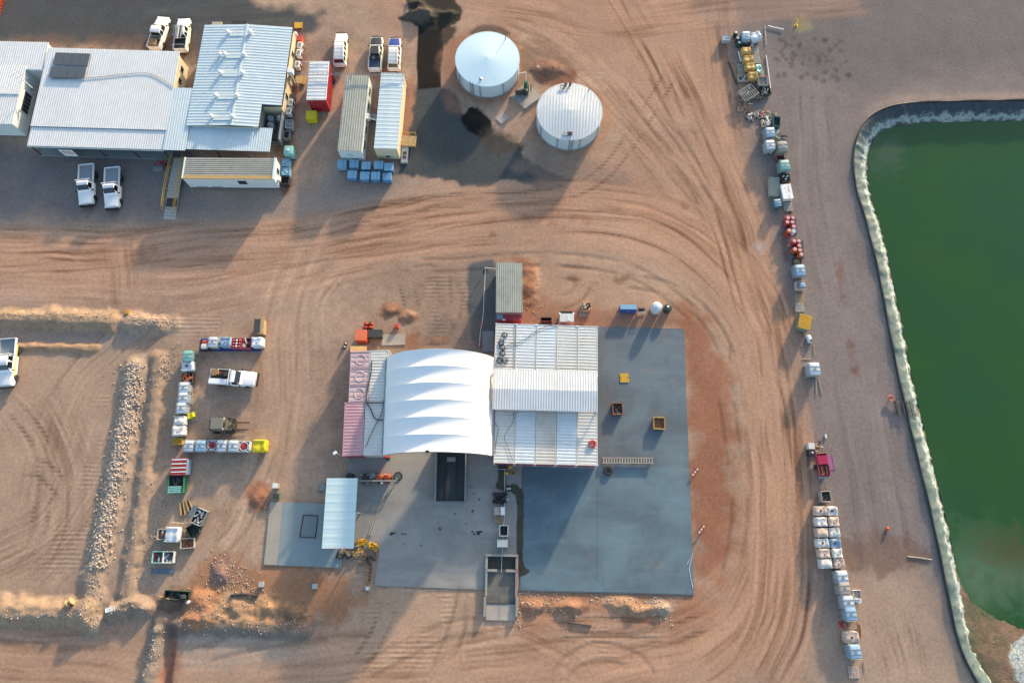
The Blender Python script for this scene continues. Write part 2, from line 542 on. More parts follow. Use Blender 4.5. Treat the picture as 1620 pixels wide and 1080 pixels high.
def bump_line(pts, half, h, seed=1, col=None, camt=0.8, flat=0.15, n=6, rough=0.35):
    P = smooth_line(pxw(pts), n)
    idx, d, off, arc = sd_line(P, half + 1.5)
    tot = arc.max()
    hh = half * (0.55 + 0.9 * fbm(X[idx], Y[idx], 1.7, seed, 4))
    d = np.abs(d + (fbm(X[idx], Y[idx], 1.1, seed + 7, 3) - .5) * 0.5)
    end = sstep(-0.01, 1.2, np.minimum(arc, tot - arc))
    e = np.where((arc <= 0.001) | (arc >= tot - 0.001), 1.0, 1.0)
    w = (1 - sstep(hh * flat, hh, d)) * e
    Z[idx] = np.maximum(Z[idx], Z[idx] + w * h * (1 + rough * (fbm(X[idx], Y[idx], 0.9, seed + 3, 4) - 0.5)))
    if col is not None:
        c = camt * (1 - sstep(hh * 0.7, hh * 1.15, d)) * (0.6 + 0.8 * fbm(X[idx], Y[idx], 1.6, seed + 9, 3)).clip(0, 1)
        COLR[idx] = COLR[idx] * (1 - c[:, None]) + c[:, None] * np.array(col)[None, :] * (0.75 + 0.5 * fbm(X[idx], Y[idx], 0.7, seed + 4, 3))[:, None]

def mound(px, py, rad, h, col=None, seed=1, sy=1.0, camt=0.9):
    c = G(px, py)
    dx, dy = X - c.x, (Y - c.y) / sy
    idx = np.nonzero((np.abs(dx) < rad * 1.6) & (np.abs(dy) < rad * 1.6))[0]
    d = np.hypot(dx[idx], dy[idx])
    rr = rad * (0.35 + 1.3 * fbm(X[idx], Y[idx], rad * 0.7, seed, 4))
    w = (1 - sstep(0.0, 1.0, d / rr)) * (0.35 + 1.1 * fbm(X[idx], Y[idx], 0.9, seed + 31, 4))
    Z[idx] += w * h * (0.8 + 0.4 * fbm(X[idx], Y[idx], 0.7, seed + 2, 4))
    if col is not None:
        k = camt * (1 - sstep(0.75, 1.1, d / rr))
        COLR[idx] = COLR[idx] * (1 - k[:, None]) + k[:, None] * np.array(col)[None, :] * (0.7 + 0.6 * fbm(X[idx], Y[idx], 0.6, seed + 5, 3))[:, None]

GREYG = C3(142, 131, 127); ASPH = C3(80, 86, 89); ORNG = C3(172, 122, 94); TEAL = C3(100, 106, 108); WET = C3(32, 32, 31)
SAND = C3(206, 170, 140); PURP = C3(160, 140, 132); BRN = C3(172, 126, 100)
# broad zones
paint([(600, -60), (1140, -60), (1165, 120), (1215, 400), (1100, 420), (960, 320), (850, 300), (960, 250), (970, 150), (900, 110), (840, 60), (740, 30), (640, 60)], C3(190, 146, 119), 3, 2, 0.6, 5, 301)
paint([(-100, 370), (300, 365), (560, 345), (660, 300), (860, 305), (1010, 330), (1150, 420), (1110, 440), (960, 400), (700, 410), (480, 425), (300, 440), (-100, 440)], C3(196, 156, 129), 3, 2, 0.5, 5, 302)
paint([(1110, 430), (1190, 400), (1255, 600), (1262, 860), (1220, 1000), (1060, 1100), (500, 1100), (900, 1010), (1120, 960), (1175, 820), (1170, 600)], C3(194, 152, 124), 3, 2, 0.55, 5, 303)
paint([(-100, 1005), (250, 1010), (700, 1000), (640, 1100), (-100, 1110)], C3(194, 156, 128), 3, 2, 0.5, 5, 304)
paint([(840, 420), (1080, 440), (1100, 500), (960, 495), (850, 485)], C3(200, 162, 132), 2, 1.5, 0.5, 4, 305)
paint([(1120, -60), (1150, 60), (1172, 160), (1200, 260), (1215, 360), (1235, 480), (1255, 600), (1270, 760), (1290, 880), (1300, 960), (1420, 930), (1520, 1040), (1800, 1100), (1800, -80)], GREYG, 1.6, 1.4, 0.92, 5, 21)
paint([(1150, -60), (1800, -60), (1800, 110), (1500, 120), (1330, 130), (1220, 60)], C3(116, 112, 112), 3, 2, 0.75, 6, 22)
paint([(1290, 905), (1420, 890), (1500, 960), (1560, 1080), (1600, 1200), (1300, 1200)], C3(182, 156, 136), 3, 2.2, 0.8, 4, 23)
paint([(0, -80), (-200, -80), (-200, 78), (0, 72), (240, 80), (330, 92), (375, 60), (470, 62), (505, 45), (500, 15), (395, 8), (380, -60)], ASPH, 1.2, 1.2, 0.95, 3, 24)
paint([(0, 66), (120, 70), (250, 82), (330, 95), (300, 60), (180, 58)], C3(150, 112, 92), 1.0, 1.2, 0.45, 2, 25)
paint([(-200, 225), (0, 225), (300, 230), (300, 300), (330, 330), (180, 352), (0, 345), (-200, 350)], C3(126, 123, 122), 2.0, 1.4, 0.85, 4, 26)  # grey parking ground, the offices' cast shadow partly painted into it
paint([(300, 295), (500, 280), (540, 265), (640, 290), (560, 345), (480, 345), (300, 345)], C3(158, 142, 132), 2.2, 1.4, 0.7, 3, 28)  # grey gravel with some of the huts' shadow painted in
paint([(445, 70), (520, 110), (530, 120), (532, 60), (505, 66)], C3(124, 112, 106), 1.2, 1.0, 0.5, 2, 30)
paint([(440, 60), (482, 60), (476, 150), (462, 240), (462, 290), (445, 290)], C3(140, 92, 76), 0.8, 0.6, 0.8, 2, 31)
paint([(640, 120), (655, 110), (662, 145), (648, 240), (640, 245), (628, 250), (585, 100)], C3(172, 118, 92), 0.8, 0.6, 0.7, 2, 32)
paint([(662, 138), (700, 136), (722, 152), (735, 182), (775, 208), (815, 226), (842, 258), (905, 284), (868, 297), (800, 284), (760, 296), (700, 285), (640, 276), (634, 262), (646, 215)], C3(78, 85, 87), 0.3, 0.4, 0.98, 1.2, 33)  # dark gravel patch; tank shadow is partly put into its colour
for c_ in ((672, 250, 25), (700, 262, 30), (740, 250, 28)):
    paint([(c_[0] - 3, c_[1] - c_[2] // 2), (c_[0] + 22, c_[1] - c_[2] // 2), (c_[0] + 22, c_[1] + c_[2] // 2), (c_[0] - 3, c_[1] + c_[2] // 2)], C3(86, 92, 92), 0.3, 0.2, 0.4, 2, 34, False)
paint([(820, 255), (905, 250), (985, 275), (1000, 292), (900, 300), (850, 290)], C3(150, 128, 112), 1.2, 1.2, 0.6, 2, 35)
# black wetted strip and the pile at its head
paint([(661, 40), (697, 36), (702, 80), (697, 112), (698, 138), (661, 142), (659, 100)], WET, 0.10, 0.06, 0.99, 1.0, 36, False)
paint([(697, 40), (722, 45), (712, 66), (698, 78)], C3(60, 52, 46), 0.4, 0.3, 0.9, 1, 37)
paint([(631, 28), (650, 22), (648, -4), (712, -4), (724, 8), (733, 22), (724, 38), (700, 46), (662, 44), (640, 34)], C3(54, 53, 48), 0.18, 0.3, 0.97, 1.2, 38)
paint([(640, 26), (672, 18), (690, 26), (672, 38), (652, 36)], C3(112, 104, 92), 0.4, 0.4, 0.7, 1, 39)
paint([(730, 188), (742, 171), (752, 173), (768, 186), (780, 205), (768, 217), (750, 210), (735, 200)], WET, 0.2, 0.3, 0.97, 1, 40)
paint([(772, 196), (800, 214), (826, 226), (828, 234), (812, 240), (790, 244), (764, 236), (760, 218)], C3(84, 74, 64), 0.7, 0.7, 0.7, 1, 41)
paint([(698, 100), (712, 70), (740, 50), (760, 46), (740, 60), (716, 90), (712, 130), (730, 170), (715, 176), (700, 140)], BRN, 1.0, 0.7, 0.7, 2, 42)
# orange rims round the tanks, soil between
paint([(706, 92), (716, 66), (742, 48), (770, 42), (806, 50), (832, 78), (836, 104), (824, 136), (796, 160), (762, 162), (728, 146), (710, 118)], C3(166, 122, 98), 0.8, 0.6, 0.75, 2, 43)
paint([(838, 186), (848, 154), (880, 130), (910, 128), (950, 146), (966, 180), (956, 226), (920, 246), (876, 240), (846, 216)], C3(178, 132, 104), 0.9, 0.7, 0.6, 2, 44)
paint([(742, 50), (770, 40), (806, 50), (800, 58), (770, 50), (748, 58)], C3(96, 84, 76), 0.3, 0.3, 0.8, 1, 45)
paint([(820, 100), (840, 66), (872, 70), (905, 100), (898, 122), (870, 128), (840, 128)], C3(132, 102, 84), 1.0, 1.0, 0.6, 1.2, 46)
paint([(850, 118), (880, 112), (912, 118), (895, 132), (862, 134)], C3(128, 76, 56), 0.5, 0.6, 0.7, 1, 47)
# centre: orange apron, teal pad, soil by the north container
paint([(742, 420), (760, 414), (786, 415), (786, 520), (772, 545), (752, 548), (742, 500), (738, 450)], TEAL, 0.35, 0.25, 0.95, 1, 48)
paint([(735, 500), (758, 500), (768, 560), (700, 552), (668, 545), (672, 520)], C3(132, 120, 112), 1.0, 0.8, 0.6, 1.5, 49)
paint([(786, 412), (820, 408), (846, 424), (848, 460), (838, 490), (826, 478), (826, 418)], ORNG, 0.5, 0.4, 0.9, 1.5, 50)
paint([(826, 470), (960, 492), (1080, 488), (1095, 510), (1085, 522), (950, 520), (826, 512)], BRN, 1.0, 1.0, 0.8, 2, 51)
paint([(1078, 500), (1118, 520), (1150, 600), (1160, 700), (1166, 800), (1160, 900), (1100, 960), (1094, 940), (1090, 740)], C3(166, 110, 82), 1.8, 1.8, 0.85, 1.8, 52)
paint([(640, 528), (660, 528), (668, 548), (640, 548)], C3(160, 100, 76), 0.5, 0.4, 0.7, 1, 53)
paint([(822, 934), (1100, 940), (1130, 970), (1060, 1000), (960, 975), (880, 1000), (815, 1010), (812, 960)], C3(176, 124, 94), 1.0, 1.0, 0.8, 1.6, 54)
paint([(600, 928), (770, 932), (765, 1060), (600, 1080), (520, 1010), (560, 960)], SAND, 2.0, 1.5, 0.5, 2, 55)
# west yard
paint([(-100, 560), (180, 560), (170, 700), (120, 900), (-100, 940)], C3(190, 160, 136), 2.0, 1.5, 0.75, 4, 57)
paint([(-100, 480), (190, 488), (190, 552), (-100, 552)], C3(164, 148, 138), 1.0, 0.8, 0.7, 3, 58)
paint([(390, 770), (420, 765), (424, 800), (400, 806)], C3(168, 100, 72), 0.5, 0.4, 0.85, 1, 59)
paint([(330, 880), (420, 880), (500, 900), (560, 930), (590, 960), (500, 990), (330, 985), (260, 960), (300, 930)], C3(178, 128, 94), 1.2, 1.6, 0.85, 1.2, 60)
paint([(255, 990), (300, 985), (285, 1040), (270, 1090), (250, 1090)], C3(150, 84, 62), 0.5, 0.4, 0.8, 1, 61)
paint([(235, 990), (262, 985), (262, 1060), (222, 1060)], C3(140, 124, 112), 0.6, 0.5, 0.7, 1, 62)
paint([(280, 992), (480, 996), (460, 1030), (340, 1062), (290, 1055)], C3(186, 176, 164), 1.2, 0.8, 0.6, 2, 63)
paint([(1272, 860), (1400, 845), (1460, 865), (1470, 890), (1400, 905), (1290, 890)], C3(126, 98, 84), 0.7, 1.0, 0.6, 1.2, 64)
# spills and stains with a shape of their own
paint([(1186, 386), (1208, 386), (1210, 398), (1190, 398)], C3(172, 190, 206), 0.5, 0.6, 0.65, 0.7, 65)
paint([(1228, 484), (1242, 484), (1242, 492), (1228, 492)], C3(160, 176, 190), 0.5, 0.4, 0.5, 0.8, 66)
paint([(1253, 28), (1272, 26), (1284, 42), (1268, 50), (1254, 42)], C3(176, 160, 104), 0.6, 0.6, 0.55, 1, 68)
for i in range(60):
    a = R.uniform(1225, 1345); b = R.uniform(60, 130)
    r = R.uniform(1.2, 3.2)
    paint([(a - r, b - r), (a + r, b - r), (a + r, b + r), (a - r, b + r)], C3(84, 76, 74), 0.25, 0.25, 0.55, 0.6, 69 + i)
for a, b, w_, h_ in ((1328, 440, 4, 24), (1334, 478, 4, 8), (1346, 560, 5, 22), (1354, 582, 3, 8), (1240, 390, 6, 20)):
    paint([(a - w_, b - h_), (a + w_ * .4, b - h_), (a + w_, b + h_), (a, b + h_)], C3(128, 88, 74), 0.4, 0.4, 0.6, 0.8, 170)
for a, b in ((770, 352), (778, 345), (835, 345), (848, 352), (875, 352), (890, 362), (905, 346), (910, 340), (1085, 325), (925, 350), (880, 330), (780, 372), (905, 440), (980, 445), (990, 440), (240, 395), (232, 408)):
    r = R.uniform(2.5, 6)
    paint([(a - r, b - r * .7), (a + r, b - r * .6), (a + r, b + r * .6), (a - r, b + r * .7)], C3(122, 82, 60), 0.4, 0.4, 0.6, 0.7, R.randint(1, 99))

# roads and wheel tracks
RC = S(198, 153, 123)
road([(-120, 420), (100, 418), (300, 400), (480, 386), (640, 368), (800, 352), (940, 350), (1050, 376), (1130, 430), (1190, 510), (1222, 620), (1232, 740), (1228, 860), (1205, 960), (1150, 1030), (1050, 1080), (900, 1120)], 4.6, 0.46, RC, 0.45, 0.6, 18, 3)
road([(-120, 385), (120, 392), (300, 385), (500, 372), (660, 340), (820, 318), (960, 320), (1060, 340), (1150, 400), (1210, 470), (1250, 580)], 3.4, 0.42, RC, 0.4, 0.45, 14, 13)
road([(960, -60), (1020, 40), (1070, 130), (1110, 220), (1150, 320), (1190, 430), (1222, 560), (1238, 720), (1245, 900), (1230, 1000), (1180, 1100)], 4.6, 0.44, RC, 0.45, 0.55, 16, 23)
road([(1130, -60), (1140, 60), (1155, 160), (1175, 280), (1195, 380), (1225, 500)], 3.2, 0.26, RC, 0.3, 0.6, 12, 33)
road([(720, -10), (850, 10), (960, 30), (1060, 20), (1200, 5), (1400, -10)], 4.0, 0.32, RC, 0.35, 0.6, 12, 43)
road([(780, 20), (880, 70), (960, 140), (1030, 220), (1100, 300), (1170, 400)], 4.5, 0.28, None, 0, 0.6, 9, 53)
road([(-100, 455), (100, 460), (250, 470), (380, 455), (520, 420), (640, 395)], 3.6, 0.28, RC, 0.3, 0.6, 12, 63)
road([(190, 360), (196, 480), (180, 540), (120, 600), (80, 700), (60, 850)], 3.2, 0.22, None, 0, 0.6, 9, 73)
road([(-100, 1045), (120, 1050), (300, 1075), (600, 1050), (760, 1030), (900, 1020), (1050, 1010), (1150, 960), (1210, 880)], 4.2, 0.30, RC, 0.3, 0.6, 12, 83)
road([(640, 1100), (700, 1020), (800, 1000), (900, 1040), (960, 1100)], 2.6, 0.26, None, 0, 0.5, 7, 93)
road([(500, 360), (460, 440), (440, 520), (440, 620), (420, 740), (380, 840), (330, 930)], 3.4, 0.20, S(204, 168, 138), 0.35, 0.7, 10, 103)
road([(560, 400), (500, 470), (490, 560), (500, 640)], 2.6, 0.20, None, 0, 0.6, 8, 113)
road([(10, 600), (60, 660), (100, 760), (90, 860), (20, 930)], 4.6, 0.26, None, 0, 0.45, 8, 123)
road([(-60, 900), (60, 850), (130, 760), (165, 640)], 4.0, 0.24, None, 0, 0.4, 8, 133)
road([(1400, 940), (1420, 1010), (1440, 1100)], 3.4, 0.24, None, 0, 0.4, 12, 143)
road([(1290, 120), (1300, 300), (1330, 460), (1360, 640), (1390, 800), (1410, 940)], 4.0, 0.14, None, 0, 0.5, 14, 153)
road([(200, 40), (360, 20), (480, 10)], 2.4, 0.16, None, 0, 0.5, 8, 163)
for k, (ln, sd_) in enumerate([
        ([(430, 440), (560, 415), (700, 420), (860, 410), (1000, 430), (1100, 500)], 1), ([(540, 350), (700, 320), (860, 310), (960, 270), (1060, 120)], 2),
        ([(600, 450), (680, 430), (720, 470), (700, 530)], 3), ([(640, 440), (660, 520)], 4), ([(700, 430), (706, 530)], 5),
        ([(880, 430), (960, 440), (1060, 460), (1130, 520), (1180, 640)], 6), ([(870, 1000), (960, 990), (1060, 1000), (1120, 980)], 7),
        ([(880, 1080), (900, 1050), (950, 1030), (1010, 1050), (1030, 1090)], 8), ([(620, 930), (600, 1000), (560, 1060)], 9), ([(740, 930), (720, 1000), (690, 1070)], 10),
        ([(880, 480), (910, 470), (930, 440)], 11), ([(1140, 520), (1150, 640), (1170, 800), (1150, 930)], 12), ([(300, 560), (340, 590), (420, 560)], 13),
        ([(1000, 60), (1080, 200), (1140, 300)], 14), ([(960, 100), (1060, 230), (1120, 330)], 15), ([(0, 760), (60, 740), (120, 800)], 16), ([(20, 640), (70, 720), (60, 840)], 17),
        ([(330, 880), (380, 830), (430, 700)], 18), ([(560, 1070), (700, 1000), (780, 990)], 19), ([(300, 1040), (420, 1010), (600, 990)], 20)]):
    ruts(ln, 0.24, 1.7, 0.3, sd_, k in (3, 4, 6, 15, 16, 1, 8))
def ridge_zone(pts):
    idx, sd = sd_poly(smooth_line(pxw(pts), 4, True), 2)
    w = (1 - sstep(-1.2, 0.6, sd)) * sstep(0.4, 0.6, fbm(X[idx], Y[idx], 2.5, 77, 3))
    RIDGE[idx] = np.maximum(RIDGE[idx], w)
ridge_zone([(150, 600), (180, 600), (150, 800), (130, 900), (60, 900), (90, 830), (130, 740)])
ridge_zone([(670, 440), (735, 430), (740, 540), (690, 540)])
ridge_zone([(900, 990), (1000, 985), (1060, 1010), (1000, 1050), (920, 1040)])
ridge_zone([(600, 935), (720, 935), (690, 1050), (560, 1060)])
ridge_zone([(250, 500), (380, 500), (380, 530), (260, 530)])

# berms, spoil heaps, trench
BC = C3(180, 152, 122)
bump_line([(-120, 505), (60, 505), (175, 508)], 1.8, 0.7, 1, BC)
bump_line([(-120, 548), (40, 549), (150, 551)], 0.7, 0.25, 2, C3(190, 152, 118))
bump_line([(206, 512), (240, 512), (275, 513)], 1.6, 0.75, 3, C3(186, 160, 136))
bump_line([(214, 580), (205, 640), (192, 720), (176, 800), (160, 870), (148, 920), (146, 985)], 1.8, 0.6, 4, C3(170, 150, 132))
bump_line([(252, 570), (243, 660), (228, 770), (214, 860), (200, 940)], 1.4, 0.45, 5, C3(172, 148, 126))
bump_line([(-120, 965), (40, 966), (132, 968)], 1.9, 0.7, 6, C3(178, 152, 126))
bump_line([(180, 966), (215, 955), (232, 962)], 1.2, 0.9, 7, C3(150, 132, 116))
bump_line([(255, 985), (330, 985), (400, 990), (480, 995)], 1.4, 0.5, 8, C3(120, 110, 102), 0.7)
mound(318, 958, 3.0, 0.7, C3(176, 128, 98), 11, 0.7); mound(372, 962, 3.2, 0.7, C3(180, 146, 114), 12, 0.7)
mound(425, 962, 2.4, 0.6, C3(186, 146, 110), 13, 0.8); mound(468, 968, 1.7, 0.7, C3(160, 126, 98), 14, 0.8)
mound(272, 950, 1.8, 0.8, C3(120, 100, 88), 15, 0.8); mound(410, 786, 1.6, 0.6, C3(164, 116, 92), 16, 1.0); mound(350, 905, 1.6, 0.5, C3(150, 120, 110), 17, 1)
mound(900, 955, 2.4, 0.6, C3(170, 128, 102), 18, 0.5); mound(980, 952, 2.6, 0.6, C3(190, 152, 118), 19, 0.35); mound(1045, 960, 1.8, 0.5, C3(180, 160, 140), 20, 0.5)
mound(845, 955, 1.8, 0.5, C3(174, 130, 102), 21, 0.7); mound(1010, 965, 2.0, 0.6, C3(180, 142, 112), 121, 0.4)
mound(672, 24, 3.0, 1.0, None, 22, 0.6); mound(712, 24, 1.8, 0.7, None, 23, 0.6); mound(660, 8, 2.0, 0.8, None, 122, .6)
mound(754, 192, 1.9, 0.5, None, 24, 1.2)
mound(868, 110, 2.6, 0.5, C3(140, 108, 90), 26, 0.6); mound(838, 450, 1.6, 0.4, None, 27, 2.0)
mound(620, 490, 1.6, 0.3, C3(160, 118, 92), 28, 0.8); mound(648, 500, 1.4, 0.35, C3(168, 130, 106), 29, 0.8); mound(690, 540, 1.6, 0.3, C3(156, 120, 100), 30, 0.5)
idx, d, off, arc = sd_line(smooth_line(pxw([(272, 998), (266, 1030), (258, 1090)]), 5), 2)
Z[idx] -= 0.45 * (1 - sstep(0.2, 0.9, d))
bump_line([(250, 1000), (244, 1040), (232, 1075)], 0.9, 0.7, 9, C3(150, 140, 128))

# pond: crest line of the lined bank
CREST_PX = [(1900, 150), (1760, 156), (1620, 161), (1520, 163), (1440, 166), (1398, 175), (1370, 193), (1355, 222), (1350, 260), (1355, 302), (1368, 345), (1388, 425), (1406, 520), (1424, 610), (1450, 720), (1474, 820), (1497, 930), (1512, 1000), (1535, 1060), (1580, 1120), (1660, 1150), (1900, 1160)]
CREST = smooth_line(pxw(CREST_PX), 10)
pond_poly = CREST
idx, sd = sd_poly(pond_poly, 6)
ins = np.clip(-sd, 0, 3.2)
lip = np.exp(-(np.maximum(sd, 0) / 1.1) ** 2)
Z[idx] = np.where(sd < 0, 0.12 - 0.62 * ins - 0.35 * (ins > 0.05), Z[idx] + 0.18 * lip)
COLR[idx] *= np.where((sd > 0) & (sd < 0.5), 0.86, 1.0)[:, None]
# keep the floor level under slabs and buildings
for q in ([(930, 505), (1095, 508), (1112, 955), (760, 955), (560, 940), (590, 720), (530, 735), (520, 540), (760, 500)], [(410, 785), (525, 790), (525, 905), (405, 902)], [(-40, 50), (480, 20), (660, 100), (640, 260), (440, 310), (-40, 260)], [(262, 480), (440, 480), (440, 760), (255, 900)]):
    i_, s_ = sd_poly(pxw(q), 1)
    w_ = 1 - sstep(-0.8, 0.6, s_)
    Z[i_] = Z[i_] * (1 - 0.8 * w_) - 0.03 * w_

COLR = np.clip(COLR, 0.008, 0.9)
nx, ny = len(AX), len(AY)
gm = bpy.data.meshes.new('ground')
gm.vertices.add(NP)
co = np.empty((NP, 3), np.float32); co[:, 0] = X; co[:, 1] = Y; co[:, 2] = Z
gm.vertices.foreach_set('co', co.ravel())
jj, ii = np.meshgrid(np.arange(ny - 1), np.arange(nx - 1), indexing='ij')
a_ = (jj * nx + ii).ravel()
quad = np.stack([a_, a_ + 1, a_ + nx + 1, a_ + nx], 1).astype(np.int32)
nf = quad.shape[0]
gm.loops.add(nf * 4); gm.loops.foreach_set('vertex_index', quad.ravel())
gm.polygons.add(nf)
gm.polygons.foreach_set('loop_start', np.arange(0, nf * 4, 4, dtype=np.int32))
gm.polygons.foreach_set('loop_total', np.full(nf, 4, np.int32))
gm.polygons.foreach_set('use_smooth', np.ones(nf, bool))
gm.update(calc_edges=True)
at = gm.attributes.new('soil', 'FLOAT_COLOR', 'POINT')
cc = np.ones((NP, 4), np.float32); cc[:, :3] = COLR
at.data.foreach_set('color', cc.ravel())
ar = gm.attributes.new('ridge', 'FLOAT', 'POINT')
ar.data.foreach_set('value', RIDGE.astype(np.float32))

m = bpy.data.materials.new('bare_ground'); m.use_nodes = True
nt = m.node_tree; L = nt.links.new; p = nt.nodes['Principled BSDF']
p.inputs['Roughness'].default_value = 0.95; p.inputs['Specular IOR Level'].default_value = 0.15
A = nt.nodes.new('ShaderNodeAttribute'); A.attribute_name = 'soil'
B = nt.nodes.new('ShaderNodeAttribute'); B.attribute_name = 'ridge'
geo = nt.nodes.new('ShaderNodeNewGeometry')
def noise(scale, detail=5, rough=0.6):
    n = nt.nodes.new('ShaderNodeTexNoise'); n.inputs['Scale'].default_value = scale
    n.inputs['Detail'].default_value = detail; n.inputs['Roughness'].default_value = rough
    L(geo.outputs['Position'], n.inputs['Vector']); return n
def mrange(sock, a, b, c, d):
    r = nt.nodes.new('ShaderNodeMapRange'); r.inputs['From Min'].default_value = a; r.inputs['From Max'].default_value = b
    r.inputs['To Min'].default_value = c; r.inputs['To Max'].default_value = d
    L(sock, r.inputs['Value']); return r.outputs['Result']
def math_(op, a, b):
    q = nt.nodes.new('ShaderNodeMath'); q.operation = op
    for i, s in enumerate((a, b)):
        if isinstance(s, (int, float)): q.inputs[i].default_value = s
        else: L(s, q.inputs[i])
    return q.outputs[0]
nA = noise(2.6, 8, 0.7); nB = noise(9.0, 4, 0.6); nC = noise(0.5, 4)
wv = nt.nodes.new('ShaderNodeTexWave'); wv.bands_direction = 'Y'; wv.inputs['Scale'].default_value = 0.62
wv.inputs['Distortion'].default_value = 1.6; wv.inputs['Detail'].default_value = 2; wv.inputs['Detail Scale'].default_value = 0.8
L(geo.outputs['Position'], wv.inputs['Vector'])
vor = nt.nodes.new('ShaderNodeTexVoronoi'); vor.inputs['Scale'].default_value = 1.6; L(geo.outputs['Position'], vor.inputs['Vector'])
spk = mrange(vor.outputs['Distance'], 0.04, 0.13, 0.72, 1.0)
spkm = mrange(nC.outputs['Fac'], 0.5, 0.62, 0.0, 1.0)
spk = math_('ADD', math_('MULTIPLY', math_('SUBTRACT', spk, 1.0), spkm), 1.0)
rid = math_('ADD', 1.0, math_('MULTIPLY', math_('MULTIPLY', math_('SUBTRACT', wv.outputs['Fac'], 0.5), B.outputs['Fac']), 0.42))
f = math_('MULTIPLY', mrange(nA.outputs['Fac'], 0.25, 0.75, 0.74, 1.24), mrange(nB.outputs['Fac'], 0.25, 0.75, 0.80, 1.18))
f = math_('MULTIPLY', math_('MULTIPLY', f, spk), rid)
sc_ = nt.nodes.new('ShaderNodeVectorMath'); sc_.operation = 'SCALE'
L(A.outputs['Color'], sc_.inputs[0]); L(f, sc_.inputs['Scale'])
L(sc_.outputs['Vector'], p.inputs['Base Color'])
hgt = math_('ADD', math_('MULTIPLY', nA.outputs['Fac'], 0.5), math_('MULTIPLY', math_('MULTIPLY', wv.outputs['Fac'], B.outputs['Fac']), 0.5))
hgt = math_('ADD', hgt, math_('MULTIPLY', nB.outputs['Fac'], 0.15))
bp = nt.nodes.new('ShaderNodeBump'); bp.inputs['Strength'].default_value = 0.45; bp.inputs['Distance'].default_value = 0.05
L(hgt, bp.inputs['Height']); L(bp.outputs['Normal'], p.inputs['Normal'])
gm.materials.append(m)
go = link('ground', gm); go['kind'] = 'structure'
def gz(x, y):
    i = int(np.clip(np.searchsorted(AX, x) - 1, 0, nx - 2)); j = int(np.clip(np.searchsorted(AY, y) - 1, 0, ny - 2))
    return float(Z[j * nx + i])

# ------------------------------------------------------------------ rocks and pebbles too many to count
def rocks(spots, name):
    V = []; F = []
    base = np.array([(0, 0, 1), (.9, 0, .2), (.3, .85, .25), (-.75, .5, .2), (-.7, -.55, .25), (.25, -.9, .2), (0, 0, -.6)])
    faces = [(0, 1, 2), (0, 2, 3), (0, 3, 4), (0, 4, 5), (0, 5, 1), (6, 2, 1), (6, 3, 2), (6, 4, 3), (6, 5, 4), (6, 1, 5)]
    rr = np.random.RandomState(5)
    for (x, y, r) in spots:
        q = rr.rand() * 6.28; c, s = math.cos(q), math.sin(q)
        b = base * (0.7 + 0.6 * rr.rand(7, 1)) * np.array([r, r * (0.6 + 0.5 * rr.rand()), r * (0.5 + 0.4 * rr.rand())])
        o = len(V); z = gz(x, y) + r * 0.15
        for p_ in b:
            V.append((x + p_[0] * c - p_[1] * s, y + p_[0] * s + p_[1] * c, z + p_[2]))
        F += [(a + o, b_ + o, c_ + o) for a, b_, c_ in faces]
    me = bpy.data.meshes.new(name); me.from_pydata(V, [], F)
    return me
rg = np.random.RandomState(3)
spots = []
PL = smooth_line(pxw([(214, 578), (205, 640), (194, 700), (180, 770), (168, 830), (155, 895)]), 20)
for i in range(2600):
    k = rg.randint(len(PL)); t = rg.randn() * 0.62
    dens = 1.0
    spots.append((PL[k][0] + t + rg.randn() * .1, PL[k][1] + rg.randn() * 0.2, 0.08 + 0.14 * rg.rand() ** 1.6))
for ln, n_, w_ in (([(148, 905), (146, 985)], 260, .7), ([(252, 570), (243, 660), (228, 770), (214, 860), (200, 940)], 120, .7), ([(270, 560), (262, 600)], 160, .5),
                   ([(256, 800), (244, 870), (236, 930)], 420, .45), ([(0, 975), (140, 978)], 260, .5), ([(185, 965), (232, 965)], 140, .5), ([(300, 955), (420, 940)], 260, 1.0),
                   ([(480, 985), (400, 990), (300, 990)], 260, .7), ([(340, 890), (380, 930)], 160, 1.0), ([(0, 500), (170, 502)], 220, .5), ([(210, 508), (270, 508)], 180, .4),
                   ([(236, 1050), (250, 1000)], 160, .5), ([(830, 945), (900, 965)], 160, .8), ([(1040, 950), (1052, 975)], 160, .5), ([(940, 945), (1030, 955)], 160, .5),
                   ([(825, 985), (815, 940)], 80, .5), ([(425, 870), (420, 790)], 90, .3), ([(860, 490), (830, 480)], 40, .6)):
    P_ = smooth_line(pxw(ln), 20)
    for i in range(n_):
        k = rg.randint(len(P_))
        spots.append((P_[k][0] + rg.randn() * w_, P_[k][1] + rg.randn() * w_, 0.04 + 0.09 * rg.rand() ** 2))
for i in range(2600):
    q = G(rg.uniform(0, 1340), rg.uniform(330, 1080))
    spots.append((q.x, q.y, 0.025 + 0.05 * rg.rand() ** 3))
me = rocks(spots, 'rocks'); me.materials.append(m_rockg)
ro = link('loose_rocks', me); ro['kind'] = 'stuff'; ro['label'] = 'pale broken rocks and pebbles lying on the berms and bare dirt'; ro['category'] = 'rocks'

